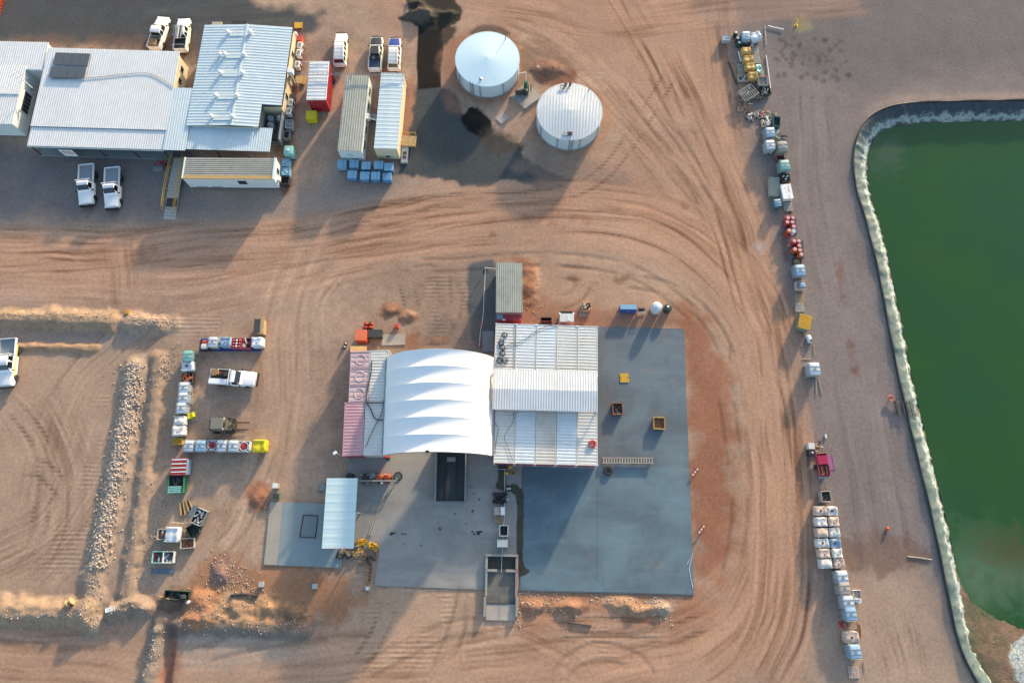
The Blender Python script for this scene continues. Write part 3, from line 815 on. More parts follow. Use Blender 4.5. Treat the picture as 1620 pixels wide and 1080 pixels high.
# ------------------------------------------------------------------ pond: liner, edge pipe, water, mud
def offset_in(P, d):
    T = np.gradient(P, axis=0); T /= np.linalg.norm(T, axis=1)[:, None] + 1e-9
    N = np.stack([-T[:, 1], T[:, 0]], 1)       # left of travel
    return P + N * d
seg = np.linalg.norm(np.diff(CREST, axis=0), axis=1); cum = np.concatenate([[0], np.cumsum(seg)])
ss = np.arange(0, cum[-1], 0.22)
CR = np.stack([np.interp(ss, cum, CREST[:, 0]), np.interp(ss, cum, CREST[:, 1])], 1)
ker = np.ones(9) / 9
test = offset_in(CR, 2.0)
cen = np.array([G(1560, 600).x, G(1560, 600).y])
sgn = 1 if np.linalg.norm(test[len(test) // 2] - cen) < np.linalg.norm(CR[len(CR) // 2] - cen) else -1
rows = []; NT = 16
for j in range(NT + 1):
    t = j / NT
    d_ = -0.35 + t * 3.4
    Pj = offset_in(CR, sgn * d_)
    zz = np.where(d_ < 0, 0.26 - 0.1 * abs(d_) / .35, 0.27 - 0.62 * max(d_, 0))
    fold = (vnoise(ss / 0.9 + t * 0.6, ss * 0 + t * 0.8, 5) ** 3) * 0.26 + (vnoise(ss / 0.35, ss * 0 + t * 3.0, 9) - .5) * 0.05
    if t > 0.45: fold = fold + (vnoise(ss / 0.28, ss * 0 + t * 9, 19) - .5) * 0.08
    fold = fold + (1 - np.abs(2 * vnoise(ss / 1.5 + t * 1.1, ss * 0 + t * 0.5, 27) - 1)) ** 9 * 0.16 + (1 - np.abs(2 * vnoise(ss / 0.8 - t * 0.9, ss * 0 + t * 0.6, 37) - 1)) ** 12 * 0.09
    amp = sstep(0.05, 0.25, np.array(t))
    zz = zz + fold * amp
    w2 = (vnoise(ss / 2.4, ss * 0, 15) - .5) * 0.5 * (t > 0.8)
    rows.append(np.stack([Pj[:, 0], Pj[:, 1], zz + 0 * ss], 1))
LV = np.concatenate(rows); n_ = len(ss)
fs = []
for j in range(NT):
    for i in range(n_ - 1):
        q = (j * n_ + i, j * n_ + i + 1, (j + 1) * n_ + i + 1, (j + 1) * n_ + i)
        fs.append(q if sgn > 0 else q[::-1])
lm = bpy.data.meshes.new('pond_liner'); lm.from_pydata(LV.tolist(), [], fs)
lm.polygons.foreach_set('use_smooth', [True] * len(lm.polygons))
la = lm.attributes.new('across', 'FLOAT', 'POINT'); la.data.foreach_set('value', np.repeat(np.arange(NT + 1) / NT, n_).astype(np.float32))
m = bpy.data.materials.new('geotextile_liner'); m.use_nodes = True
nt = m.node_tree; L = nt.links.new; p = nt.nodes['Principled BSDF']; p.inputs['Roughness'].default_value = 0.6
geo = nt.nodes.new('ShaderNodeNewGeometry')
A = nt.nodes.new('ShaderNodeAttribute'); A.attribute_name = 'across'
nA = noise(1.1, 6, .65); nB = noise(5.0, 4)
f = math_('ADD', A.outputs['Fac'], mrange(nA.outputs['Fac'], 0.3, 0.7, -0.16, 0.16))
rmp = nt.nodes.new('ShaderNodeValToRGB')
els = rmp.color_ramp.elements
els[0].position = 0.0; els[0].color = (*S(88, 104, 102), 1)
els[1].position = 0.42; els[1].color = (*S(108, 128, 123), 1)
for pos, c_ in ((0.50, S(136, 148, 140)), (0.60, S(190, 202, 196, .8)), (0.66, S(182, 192, 182, .8)), (0.74, S(104, 104, 86)), (0.95, S(50, 62, 46))):
    e = els.new(pos); e.color = (*c_, 1)
L(f, rmp.inputs['Fac'])
sc_ = nt.nodes.new('ShaderNodeVectorMath'); sc_.operation = 'SCALE'
L(rmp.outputs['Color'], sc_.inputs[0]); L(mrange(nB.outputs['Fac'], .3, .7, .85, 1.12), sc_.inputs['Scale'])
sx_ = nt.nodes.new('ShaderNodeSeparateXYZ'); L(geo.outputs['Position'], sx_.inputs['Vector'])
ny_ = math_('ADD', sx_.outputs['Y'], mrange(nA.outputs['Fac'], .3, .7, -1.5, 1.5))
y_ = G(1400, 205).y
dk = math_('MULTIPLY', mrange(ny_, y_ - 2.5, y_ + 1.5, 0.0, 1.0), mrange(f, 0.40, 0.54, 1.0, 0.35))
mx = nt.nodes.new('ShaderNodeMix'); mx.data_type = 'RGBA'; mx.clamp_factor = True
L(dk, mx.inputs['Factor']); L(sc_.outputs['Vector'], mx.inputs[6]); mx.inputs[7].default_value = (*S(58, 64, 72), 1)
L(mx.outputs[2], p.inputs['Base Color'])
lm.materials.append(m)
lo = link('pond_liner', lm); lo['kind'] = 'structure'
P0 = offset_in(CR, sgn * -0.12)
mb = MB(); mb.tube([(a, b, 0.30 + 0.05 * math.sin(i * .7)) for i, (a, b) in enumerate(P0[::3])], 0.11, 6)
solo('anchor_pipe', mb, m_black, 'thin dark pipe running along the outer crest of the pale pond liner', 'pipe', (P0[200][0], P0[200][1], 0), smooth=True)

WL = -1.02
Wp = offset_in(CR, sgn * 2.25)[::6]
wm = MB(); wm.add([(a, b, WL) for a, b in Wp], [tuple(range(len(Wp)))])
m = bpy.data.materials.new('green_pond_water'); m.use_nodes = True
nt = m.node_tree; L = nt.links.new; p = nt.nodes['Principled BSDF']; p.inputs['Roughness'].default_value = 0.12
p.inputs['Specular IOR Level'].default_value = 0.22
geo = nt.nodes.new('ShaderNodeNewGeometry')
nA = noise(0.085, 5, .6); nB = noise(0.4, 6, .65); nB.inputs['Distortion'].default_value = 0.8
rmp = nt.nodes.new('ShaderNodeValToRGB'); els = rmp.color_ramp.elements
els[0].position = 0.28; els[0].color = (*S(46, 88, 56), 1)
els[1].position = 0.66; els[1].color = (*S(54, 92, 44), 1)
L(nA.outputs['Fac'], rmp.inputs['Fac'])
def zone(px, py, r0, r1, sx=1.0, sy=1.0):
    c = G(px, py, WL)
    mp = nt.nodes.new('ShaderNodeVectorMath'); mp.operation = 'SUBTRACT'; mp.inputs[1].default_value = (c.x, c.y, WL)
    L(geo.outputs['Position'], mp.inputs[0])
    s2 = nt.nodes.new('ShaderNodeVectorMath'); s2.operation = 'MULTIPLY'; s2.inputs[1].default_value = (1 / sx, 1 / sy, 1); L(mp.outputs[0], s2.inputs[0])
    ln = nt.nodes.new('ShaderNodeVectorMath'); ln.operation = 'LENGTH'; L(s2.outputs[0], ln.inputs[0])
    d = math_('ADD', ln.outputs['Value'], mrange(nB.outputs['Fac'], .3, .7, -2.2, 2.2))
    return mrange(d, r0, r1, 1.0, 0.0)
cur = rmp.outputs['Color']
def over(cur, fac, rgb):
    mx = nt.nodes.new('ShaderNodeMix'); mx.data_type = 'RGBA'; mx.clamp_factor = True
    L(fac, mx.inputs['Factor']); L(cur, mx.inputs[6]); mx.inputs[7].default_value = (*rgb, 1); return mx.outputs[2]
cur = over(cur, math_('MULTIPLY', zone(1545, 900, 1.0, 7.5, 1.5, 0.8), 0.8), S(100, 132, 102))
cur = over(cur, math_('MULTIPLY', zone(1612, 912, 0.5, 4.5, 1.6, 0.9), 0.5), S(104, 116, 92))
cur = over(cur, math_('MULTIPLY', zone(1600, 870, 0.3, 4.0, 2.0, 0.8), 0.6), S(84, 74, 30))
cur = over(cur, math_('MULTIPLY', zone(1490, 830, 0.5, 4.0, 0.6, 3.0), 0.5), S(60, 98, 66))
cur = over(cur, math_('MULTIPLY', zone(1400, 240, 0.5, 3.6, 1.0, 1.4), 0.6), S(86, 104, 84))
L(cur, p.inputs['Base Color'])
bp = nt.nodes.new('ShaderNodeBump'); bp.inputs['Strength'].default_value = 0.04; bp.inputs['Distance'].default_value = 0.05
nW = noise(1.4, 3); L(nW.outputs['Fac'], bp.inputs['Height']); L(bp.outputs['Normal'], p.inputs['Normal'])
struct('pond_water', wm, m)
# drying mud shelf in the south corner of the pond
shore = smooth_line(np.array([(G(a, b, WL).x, G(a, b, WL).y) for a, b in [(1494, 905), (1520, 935), (1545, 965), (1580, 985), (1625, 1000), (1700, 1010), (1800, 1030), (1800, 1300), (1560, 1300), (1480, 1040)]]), 6, True)
c0 = G(1580, 1040)
def mudz(x, y):
    return 0
xs = np.linspace(G(1490, 900).x - 1, 75, 130); ys = np.linspace(-26, G(1490, 895).y + 1, 130)
Xs, Ys = np.meshgrid(xs, ys)
bX, bY = X, Y
X, Y = Xs.ravel(), Ys.ravel()
full = np.full(X.size, 5.0); i_, s_ = sd_poly(shore, 30); full[i_] = s_
mz = WL + 0.02 + np.clip(-full * 0.09, -0.25, 0.35) + (fbm(X, Y, 1.2, 3, 4) - .5) * 0.12
mu = bpy.data.meshes.new('mud_flat')
fm = []
w_ = len(xs)
for j in range(len(ys) - 1):
    for i in range(w_ - 1):
        fm.append((j * w_ + i, j * w_ + i + 1, (j + 1) * w_ + i + 1, (j + 1) * w_ + i))
ok = full.reshape(len(ys), w_)
fm = [q for q in fm if min(full[q[0]], full[q[1]], full[q[2]], full[q[3]]) < 1.5]
mu.from_pydata(np.stack([X, Y, mz], 1).tolist(), [], fm); mu.polygons.foreach_set('use_smooth', [True] * len(mu.polygons))
X, Y = bX, bY
m = bpy.data.materials.new('drying_mud'); m.use_nodes = True
nt = m.node_tree; L = nt.links.new; p = nt.nodes['Principled BSDF']; p.inputs['Roughness'].default_value = 0.75
geo = nt.nodes.new('ShaderNodeNewGeometry'); nA = noise(0.35, 6, .65); nB = noise(2.0, 5)
rmp = nt.nodes.new('ShaderNodeValToRGB'); els = rmp.color_ramp.elements
els[0].position = 0.32; els[0].color = (*S(70, 92, 54), 1); els[1].position = 0.62; els[1].color = (*S(142, 112, 88), 1)
e = els.new(0.46); e.color = (*S(112, 98, 72), 1)
L(nA.outputs['Fac'], rmp.inputs['Fac'])
vor = nt.nodes.new('ShaderNodeTexVoronoi'); vor.feature = 'DISTANCE_TO_EDGE'; vor.inputs['Scale'].default_value = 2.0; L(geo.outputs['Position'], vor.inputs['Vector'])
sc_ = nt.nodes.new('ShaderNodeVectorMath'); sc_.operation = 'SCALE'; L(rmp.outputs['Color'], sc_.inputs[0])
L(math_('MULTIPLY', mrange(vor.outputs['Distance'], 0.0, 0.05, 0.88, 1.0), mrange(nB.outputs['Fac'], .3, .7, .8, 1.2)), sc_.inputs['Scale'])
cur = sc_.outputs['Vector']
WLs = WL; cw = G(1625, 1050, WL)
nBk = nB
mp = nt.nodes.new('ShaderNodeVectorMath'); mp.operation = 'SUBTRACT'; mp.inputs[1].default_value = (cw.x + 1.0, cw.y, WL); L(geo.outputs['Position'], mp.inputs[0])
ln = nt.nodes.new('ShaderNodeVectorMath'); ln.operation = 'LENGTH'; L(mp.outputs[0], ln.inputs[0])
crk = mrange(vor.outputs['Distance'], 0.01, 0.07, 0.35, 1.0)
wc = nt.nodes.new('ShaderNodeVectorMath'); wc.operation = 'SCALE'; wc.inputs[0].default_value = S(196, 204, 198); L(crk, wc.inputs['Scale'])
mx = nt.nodes.new('ShaderNodeMix'); mx.data_type = 'RGBA'; mx.clamp_factor = True
L(mrange(math_('ADD', ln.outputs['Value'], mrange(nA.outputs['Fac'], .3, .7, -.6, .6)), 3.0, 3.4, 1.0, 0.0), mx.inputs['Factor']); L(cur, mx.inputs[6]); L(wc.outputs['Vector'], mx.inputs[7])
L(mx.outputs[2], p.inputs['Base Color'])
bp = nt.nodes.new('ShaderNodeBump'); bp.inputs['Strength'].default_value = 0.5; bp.inputs['Distance'].default_value = 0.06
L(crk, bp.inputs['Height']); L(bp.outputs['Normal'], p.inputs['Normal'])
mu.materials.append(m)
muo = link('mud_flat', mu); muo['kind'] = 'structure'
# ------------------------------------------------------------------ slabs and concrete
def slab(name, pts, z, m, panels=None, parent=None):
    mb = MB(); mb.prism([(G(a, b, z).x, G(a, b, z).y) for a, b in pts][::-1], -0.3, z)
    o = struct(name, mb, m)
    return o
def panel(parent, pts, z0, z1, m, name='panel'):
    mb = MB(); mb.prism([(G(a, b, z1).x, G(a, b, z1).y) for a, b in pts][::-1], z0, z1)
    return link(name, mb.mesh(name, m), parent)
m_slabA = slab_mat('slate_concrete', S(110, 128, 137), S(94, 106, 114), 0)
m_slabB = slab_mat('bluish_concrete', S(110, 136, 145), S(92, 112, 122), 7)
m_slabB2 = slab_mat('bluish_concrete_pour', S(111, 137, 145), S(94, 114, 124), 7)
m_slabC = slab_mat('trafficked_concrete', S(172, 168, 160), S(148, 146, 142), 23)
m_slabD = mat('beige_concrete', S(186, 178, 164), 0.8, var=0.08, scale=0.6, dirt=S(160, 146, 130), damt=0.35, dscale=0.4)
sA = slab('concrete_slab', [(930, 516), (1082, 520), (1098, 941), (822, 934), (828, 734), (930, 732)], 0.10, m_slabA)
panel(sA, [(944.6, 738.5), (1090, 740), (1097.5, 939.5), (944.6, 935.5)], 0.02, 0.112, m_slabB)
panel(sA, [(829.5, 737), (944.2, 738.5), (944.2, 935.5), (823.5, 932.5)], 0.02, 0.111, m_slabB)
panel(sA, [(946, 741), (1027, 742), (1029, 903), (946, 901)], 0.02, 0.115, m_slabB2)
sC = slab('yard_concrete', [(552, 560), (826, 560), (826, 734), (820, 934), (592, 926), (600, 868), (548, 868)], 0.07, m_slabC)
for q in ([(606, 742), (688, 744), (684, 868), (612, 867)], [(740, 745), (782, 746), (778, 872), (700, 871), (698, 800), (740, 798)], [(614, 870), (768, 874), (766, 905), (612, 902)], [(612, 904), (766, 907), (764, 930), (594, 925)]):
    panel(sC, q, 0.02, 0.076, m_slabC)
sP = slab('wash_pad', [(427, 793), (545, 797), (540, 898), (417, 893)], 0.12, m_conc)
panel(sP, [(428, 794), (447, 794.6), (438, 893), (418.5, 892)], 0.02, 0.126, m_slabD)
panel(sP, [(449, 795), (543, 798), (538, 897), (440, 893.5)], 0.02, 0.126, mat('pad_bluish_concrete', S(150, 166, 168), 0.75, var=0.07, dirt=S(130, 136, 138), damt=0.3, dscale=0.4))
panel(sP, [(480, 814), (503, 815), (499, 850), (474, 849)], 0.05, 0.131, mat('pad_recess_concrete', S(134, 146, 150), 0.75, var=0.07), 'sump_cover')
for a, b in (((480, 814), (503, 815)), ((474, 849), (499, 850)), ((480, 814), (474, 849)), ((503, 815), (499, 850))):
    mb = MB(); p0, p1 = G(*a, .14), G(*b, .14)
    mb.tube([p0, p1], 0.06, 4); link('sump_frame', mb.mesh('sump_frame', m_dark), sP)
# stains: thin sheets of their own shape on the concrete
def stain(pts, z, m, name, label):
    P = [Vector((*q, 0)) for q in smooth_line(np.array([(G(a, b, z).x, G(a, b, z).y) for a, b in pts]), 6, True)]
    P = [(q.x + R.uniform(-.06, .06), q.y + R.uniform(-.06, .06)) for q in P]
    mb = MB(); mb.add([(x, y, z) for x, y in P], [tuple(range(len(P)))])
    o = struct(name, mb, m); return o
stain([(790, 742), (800, 742), (801, 766), (815, 766), (826, 776), (829, 790), (828, 830), (827, 875), (830, 895), (838, 903), (824, 912), (820, 900), (818, 850), (818, 800), (812, 780), (786, 772), (788, 755)], 0.119, m_wet, 'drain_silt', '')
for k in range(2):
    bx, by = ((630, 845), (750, 843))[k]
    for i in range(7):
        a = bx + R.uniform(-12, 12); b = by + R.uniform(-2.5, 2.5); r = R.uniform(1.2, 4)
        stain([(a - r, b), (a, b - r * .45), (a + r, b + R.uniform(-.5, .5)), (a, b + r * .45)], 0.078 + 0.001 * i, m_oil, 'oil_stain', '')
for a, b, r in ((696, 836, 2), (748, 808, 2.2), (666, 862, 1.3), (758, 790, 1.6), (720, 812, 1.6), (744, 770, 1.5), (738, 828, 1.1), (750, 780, 1.2), (640, 860, 1.3)):
    stain([(a - r, b), (a, b - r), (a + r * .6, b), (a, b + r)], 0.083, m_oil, 'oil_stain', '')

# ------------------------------------------------------------------ building kit
def frame(TL, TR, BL, z):
    o = G(*TL, z); u = G(*TR, z) - o; u.z = 0; W = u.length; u.normalize()
    v = Vector((u.y, -u.x, 0)); q = G(*BL, z) - o
    return o, u, v, W, q.dot(v)

def corr(fr, a0, a1, b0, b1, zf, along='v', pitch=0.28, amp=0.035, th=0.03, n_along=2):
    """ribbed roof sheet over a0..a1 (u), b0..b1 (v); ribs run along 'u' or 'v'; zf(a,b)"""
    o, u, v, W, L_ = fr
    mb = MB()
    amp = amp * 0.5
    lo, hi = (a0, a1) if along == 'v' else (b0, b1)
    s0, s1 = (b0, b1) if along == 'v' else (a0, a1)
    n = max(1, int((hi - lo) / pitch)); pr = []
    p_ = (hi - lo) / n
    for i in range(n):
        x = lo + i * p_
        pr += [(x, 0), (x + p_ * .55, 0), (x + p_ * .66, amp), (x + p_ * .89, amp)]
    pr.append((hi, 0))
    segs = [s0 + (s1 - s0) * k / n_along for k in range(n_along + 1)]
    vs = []; m_ = len(pr)
    for side in (0, -th):
        for s in segs:
            for (x, h) in pr:
                a, b = (x, s) if along == 'v' else (s, x)
                q = o + u * a + v * b
                vs.append((q.x, q.y, zf(a, b) + h + side))
    fs = []; K = len(segs) * m_
    for j in range(n_along):
        for i in range(m_ - 1):
            q = (j * m_ + i, j * m_ + i + 1, (j + 1) * m_ + i + 1, (j + 1) * m_ + i)
            if along == 'v': q = q[::-1]
            fs.append(q); fs.append(tuple(x + K for x in q[::-1]))
    for i in range(m_ - 1):
        fs.append((i, i + 1, i + 1 + K, i + K)); e = (len(segs) - 1) * m_
        fs.append((e + i + 1, e + i, e + i + K, e + i + 1 + K))
    for j in range(n_along):
        fs.append(((j + 1) * m_, j * m_, j * m_ + K, (j + 1) * m_ + K))
        fs.append((j * m_ + m_ - 1, (j + 1) * m_ + m_ - 1, (j + 1) * m_ + m_ - 1 + K, j * m_ + m_ - 1 + K))
    return mb.add(vs, fs)

def fbox(fr, a0, a1, b0, b1, z0, z1):
    o, u, v, W, L_ = fr
    c = o + u * ((a0 + a1) / 2) + v * ((b0 + b1) / 2)
    return MB().box(c.x, c.y, (z0 + z1) / 2, abs(a1 - a0), abs(b1 - b0), z1 - z0, math.atan2(u.y, u.x))

def walls(root, fr, a0, a1, b0, b1, z0, z1, m, names=('wall',)):
    t = 0.10
    out = []
    for q in ((a0, a1, b0, b0 + t), (a0, a1, b1 - t, b1), (a0, a0 + t, b0 + t, b1 - t), (a1 - t, a1, b0 + t, b1 - t)):
        out.append(wpart('wall', fbox(fr, *q, z0, z1), m, root))
    return out                                                        # N, S, W, E

def window(wall, fr, side, at, w, z0, z1, edge, fm=m_white):
    """window on a wall: frame part with a pane below it"""
    if side in 'NS':
        s = -1 if side == 'N' else 1
        q = (at - w / 2, at + w / 2, edge, edge + s * 0.05); p_ = (at - w / 2 + .06, at + w / 2 - .06, edge + s * 0.02, edge + s * 0.065)
    else:
        s = -1 if side == 'W' else 1
        q = (edge, edge + s * 0.05, at - w / 2, at + w / 2); p_ = (edge + s * 0.02, edge + s * 0.065, at - w / 2 + .06, at + w / 2 - .06)
    f = wpart('window_frame', fbox(fr, *q, z0, z1), fm, wall)
    wall_root = f
    # pane hangs on the wall's frame
    off = Vector((0, 0, 0)); k = f
    while k is not None:
        off += k.location; k = k.parent
    mb = fbox(fr, *p_, z0 + .06, z1 - .06)
    g = bpy.data.objects.new('pane', mb.mesh('pane', m_glass, False, off)); COL.objects.link(g); g.parent = wall; 
    return f

def broot(name, label, fr, cat='building', group=None):
    o, u, v, W, L_ = fr
    c = o + u * (W / 2) + v * (L_ / 2)
    return thing(name, label, cat, (c.x, c.y, 0), 0, group)

# ---- north-west block ------------------------------------------------
frC = frame((77, 76), (285, 82), (47, 198), 3.1)
rC = broot('site_office', 'large white ribbed-roof site office with two dark roof panels and front verandah', frC)
o_, u_, v_, WC, LC = frC
zC = lambda a, b: 3.15 - 0.022 * b
wl = walls(rC, frC, 0.25, WC - 0.25, 0.25, LC - 0.1, 0, 2.78, m_cream)
wpart('roof', corr(frC, 0, WC, 0, LC, zC, 'v', 0.30, 0.05), m_roofw, rC)
for b in (1.6, 3.4): window(wl[3], frC, 'E', b, 0.9, 1.1, 2.0, WC - 0.25)
for a in (2.5, 5.5, 9.0, 12.5, 15): window(wl[1], frC, 'S', a, 1.1, 1.0, 2.0, LC - 0.1)
LV_ = (G(40, 231, 2.6) - o_).dot(v_)
wpart('verandah_roof', corr(frC, 0.05, WC - 0.0, LC - 0.25, LV_, lambda a, b: 2.78 - 0.03 * (b - LC), 'v', 0.30, 0.05), m_roofw, rC)
for a in (0.25, 4.4, 8.8, 13.2, WC - .3):
    wpart('verandah_post', fbox(frC, a - .05, a + .05, LV_ - .2, LV_ - .1, 0, 2.6), m_dark, rC)
wpart('verandah_screen', fbox(frC, 0.3, WC - .4, LC + .02, LC + .1, 0.05, 2.3), m_shade, rC)
wpart('deck', fbox(frC, 0.1, WC - .1, LC - .05, LV_ - .05, 0.05, 0.22), m_wallgrey, rC)
AW = (G(303, 141, 3.0) - o_).dot(u_)
b0 = (G(278, 139, 3.0) - o_).dot(v_)
wpart('link_roof', corr(frC, WC + .02, AW + .5, b0, LV_ + .1, lambda a, b: 3.02 - 0.02 * (b - b0), 'v', 0.30, 0.05), m_roofb, rC)
wpart('link_wall', fbox(frC, WC + .05, AW + .3, b0 + .1, b0 + .2, 0, 2.7), m_cream, rC)
wpart('gutter', fbox(frC, -.05, WC + .02, LC - .02, LC + .06, 2.74, 2.86), m_wallgrey, rC)
wpart('gutter', fbox(frC, 0, WC + .02, LV_, LV_ + .09, 2.46, 2.6), m_wallw, rC)
for i, (pa, pb, pc) in enumerate((((88, 83), (143, 85), (84, 102)), ((81, 105), (137, 107), (78, 122)))):
    q = frame(pa, pb, pc, 3.35)
    t = thing('solar_panel', ('dark grey solar panel nearer the north edge of the large white roof', 'dark grey solar panel on the large white roof, southern of the two')[i], 'solar panel', vloc(q[0] + q[1] * (q[3] / 2) + q[2] * (q[4] / 2), 3.25), 0, 'solar panels on the office roof')
    wpart('mount', fbox(q, .1, q[3] - .1, .1, .2, 3.16, 3.3), m_steel, t); wpart('mount', fbox(q, .1, q[3] - .1, q[4] - .2, q[4] - .1, 3.10, 3.25), m_steel, t)
    n = 4
    for k in range(n):
        wpart('module', fbox(q, q[3] / n * k + .02, q[3] / n * (k + 1) - .02, 0, q[4], 3.30, 3.34), m_solar, t)
# roof aerial and cable
p0 = G(52, 140, 3.1); t = thing('aerial_mast', 'thin white aerial mast with cross arms at the west edge of the office roof', 'aerial', vloc(p0, 3.0))
wpart('pole', MB().tube([(p0.x, p0.y, 3.0), (p0.x - .6, p0.y + .4, 6.0)], 0.05, 6), m_white, t)
for k in range(3):
    z = 4.6 + k * .6
    wpart('arm', MB().tube([(p0.x - .9 - k * .1, p0.y - .3, z), (p0.x + .3 - k * .1, p0.y + .6, z)], 0.03, 4), m_white, t)
wpart('base_plate', MB().box(p0.x, p0.y, 3.08, .5, .5, .1), m_dark, t)
pts = [G(80, 125, 3.2), G(140, 123, 3.2), G(200, 117, 3.2), G(235, 116, 3.2), G(258, 126, 3.18), G(274, 137, 3.2)]
pts = [Vector((*q, 3.24 - .022 * (((Vector((q[0], q[1], 0)) - Vector((o_.x, o_.y, 0))).dot(v_))))) for q in smooth_line(np.array([(q.x, q.y) for q in pts]), 6)]
solo('roof_cable', MB().tube(pts, 0.04, 5), m_wallgrey, 'grey cable curving across the large white office roof', 'cable', vloc(pts[0], 3.1))

frD = frame((324, 40), (463, 44), (294, 199), 3.0)
oD, uD, vD, WD, LD = frD
rD = broot('crib_building', 'pale blue roofed building with rows of skylights and a cream east wall', frD)
aN = (G(415, 167, 3.0) - oD).dot(uD); bN = (G(430, 167, 3.0) - oD).dot(vD)
zD = lambda a, b: 3.05 + 0.35 * (1 - abs(a - WD / 2) / (WD / 2))
def roofD(a0, a1, b0, b1): return corr(frD, a0, a1, b0, b1, zD, 'u', 0.42, 0.055, n_along=2)
wl = walls(rD, frD, 0.2, WD - 0.15, 0.2, bN - .02, 0, 2.9, m_cream)
wpart('roof', roofD(0, WD / 2, 0, LD), m_roofb, rD)
wpart('roof', roofD(WD / 2, WD, 0, bN), m_roofb, rD)
wpart('roof', roofD(WD / 2, aN, bN, LD), m_roofb, rD)
wpart('ridge_cap', fbox(frD, WD / 2 - .12, WD / 2 + .12, 0, LD, 3.40, 3.49), m_roofb, rD)
wpart('wall', fbox(frD, .2, aN - .1, LD - .2, LD - .1, 0, 2.85), m_cream, rD)
wpart('wall', fbox(frD, aN - .2, aN - .1, bN, LD - .2, 0, 2.85), m_wallgrey, rD)
wpart('fascia', fbox(frD, aN - .04, aN + .04, bN, LD, 2.78, 3.02), m_dark, rD)
wpart('fascia', fbox(frD, aN, WD, bN - .02, bN + .06, 2.78, 3.02), m_dark, rD)
wpart('fascia', fbox(frD, WD - .02, WD + .06, 0, bN, 2.76, 2.97), m_dark, rD)
for b in (3.0, 6.6, 9.6): window(wl[3], frD, 'E', b, 0.8, 1.0, 2.0, WD - .15)
sk = [(379, 53, 30), (371, 88, 26), (367, 117, 29), (359, 153, 28), (352, 186, 28)]
for (x, y, w_) in sk:
    q = frame((x - w_ * .48, y - 5), (x + w_ * .55, y - 4.5), (x - w_ * .48 - 1, y + 5), 3.32)
    q2 = [((q[0] + q[1] * a + q[2] * b) - oD) for a, b in ((0, 0), (q[3], q[4]))]
    a0, b0_, a1, b1_ = q2[0].dot(uD), q2[0].dot(vD), q2[1].dot(uD), q2[1].dot(vD)
    wpart('skylight', corr(frD, a0, a1, b0_, b1_, lambda a, b: zD(a, b) + .065, 'u', 0.42, 0.03), m_skylight, rD)
    for a in ((a0 - .2, a1 + .2) if y != 88 else (a0 - .75, a0 - .1, a1 + .2)):
        c = oD + uD * a + vD * ((b0_ + b1_) / 2)
        wpart('roof_vent', MB().lathe([(.16, 0), (.16, .18), (.30, .22), (.32, .36), (.20, .48), (.02, .52)], 12, (c.x, c.y, zD(a, 0))), m_white, rD, True)
LVD = (G(291, 236, 2.6) - oD).dot(vD)
wpart('verandah_roof', corr(frD, -.1, aN + 1.65, LD - .2, LVD, lambda a, b: 2.72 - 0.03 * (b - LD), 'v', 0.30, 0.05), m_roofb, rD)
for a in (.1, 3.9, 7.6, aN + 1.5):
    wpart('verandah_post', fbox(frD, a - .05, a + .05, LVD - .2, LVD - .1, 0, 2.55), m_dark, rD)
wpart('verandah_screen', fbox(frD, 0.2, aN + 1.5, LD + .0, LD + .08, 0.05, 2.2), m_shade, rD)
wpart('yard_screen', fbox(frD, WD - .3, WD - .2, bN + .2, LD + .8, 0, 1.9), m_wallgrey, rD)
wpart('yard_floor', fbox(frD, aN, WD - .3, bN + .1, LD + .6, 0.02, 0.1), m_conc, rD)
# plant in the recessed yard: three grey vessels
for i, (a, b) in enumerate(((aN + .7, bN + 1.0), (aN + 1.9, bN + .9), (aN + .8, bN + 2.0))):
    c = oD + uD * a + vD * b
    t = thing('pressure_vessel', ('grey cylinder tank by the west wall of the recessed yard beside the pale blue roof', 'grey cylinder tank by the east wall of the recessed yard beside the pale blue roof', 'southernmost grey cylinder tank in the recessed yard beside the pale blue roof')[i], 'tank', (c.x, c.y, .1))
    part('vessel', MB().lathe([(.1, .15), (.42, .25), (.46, .4), (.46, 1.5), (.38, 1.65), (.1, 1.72)], 16), m_wallgrey, t, True)
    part('valve', MB().lathe([(.07, 1.7), (.07, 1.9), (.12, 1.9), (.12, 1.95)], 8), m_steel, t)
    for k in range(3): part('leg', MB().tube([(.36 * math.cos(k * 2.1), .36 * math.sin(k * 2.1), 0), (.36 * math.cos(k * 2.1), .36 * math.sin(k * 2.1), .45)], .04, 5), m_dark, t)

frE = frame((292, 249), (437, 250), (287, 282), 2.75)
rE = broot('transportable_hut', 'long white transportable hut with grey ribbed roof and tan gutter', frE)
oE, uE, vE, WE, LE = frE
wl = walls(rE, frE, 0.05, WE - .05, .05, LE - .05, 0.3, 2.62, m_wallw)
wpart('roof', corr(frE, 0.15, WE - .25, 0, LE - .42, lambda a, b: 2.70, 'u', 0.26, 0.06), m_roofg, rE)
wpart('gutter', fbox(frE, 0, WE - .25, LE - .42, LE + .02, 2.60, 2.74), m_tan, rE)
wpart('fascia', fbox(frE, WE - .25, WE, -.02, LE, 2.5, 2.80), m_wallw, rE)
wpart('fascia', fbox(frE, 0, .15, -.02, LE, 2.6, 2.80), m_wallw, rE)
window(wl[1], frE, 'S', 7.3, 1.2, 1.25, 2.25, LE - .05)
for a in (1.6, 3.6): wpart('vent_slot', fbox(frE, a - .7, a + .7, LE - .045, LE - .02, .42, .52), m_dark, wl[1])
window(wl[3], frE, 'E', 1.3, .8, 1.2, 2.2, WE - .05)
wpart('air_conditioner', fbox(frE, WE - .05, WE + .3, 1.9, 2.5, 1.2, 1.7), m_white, rE)
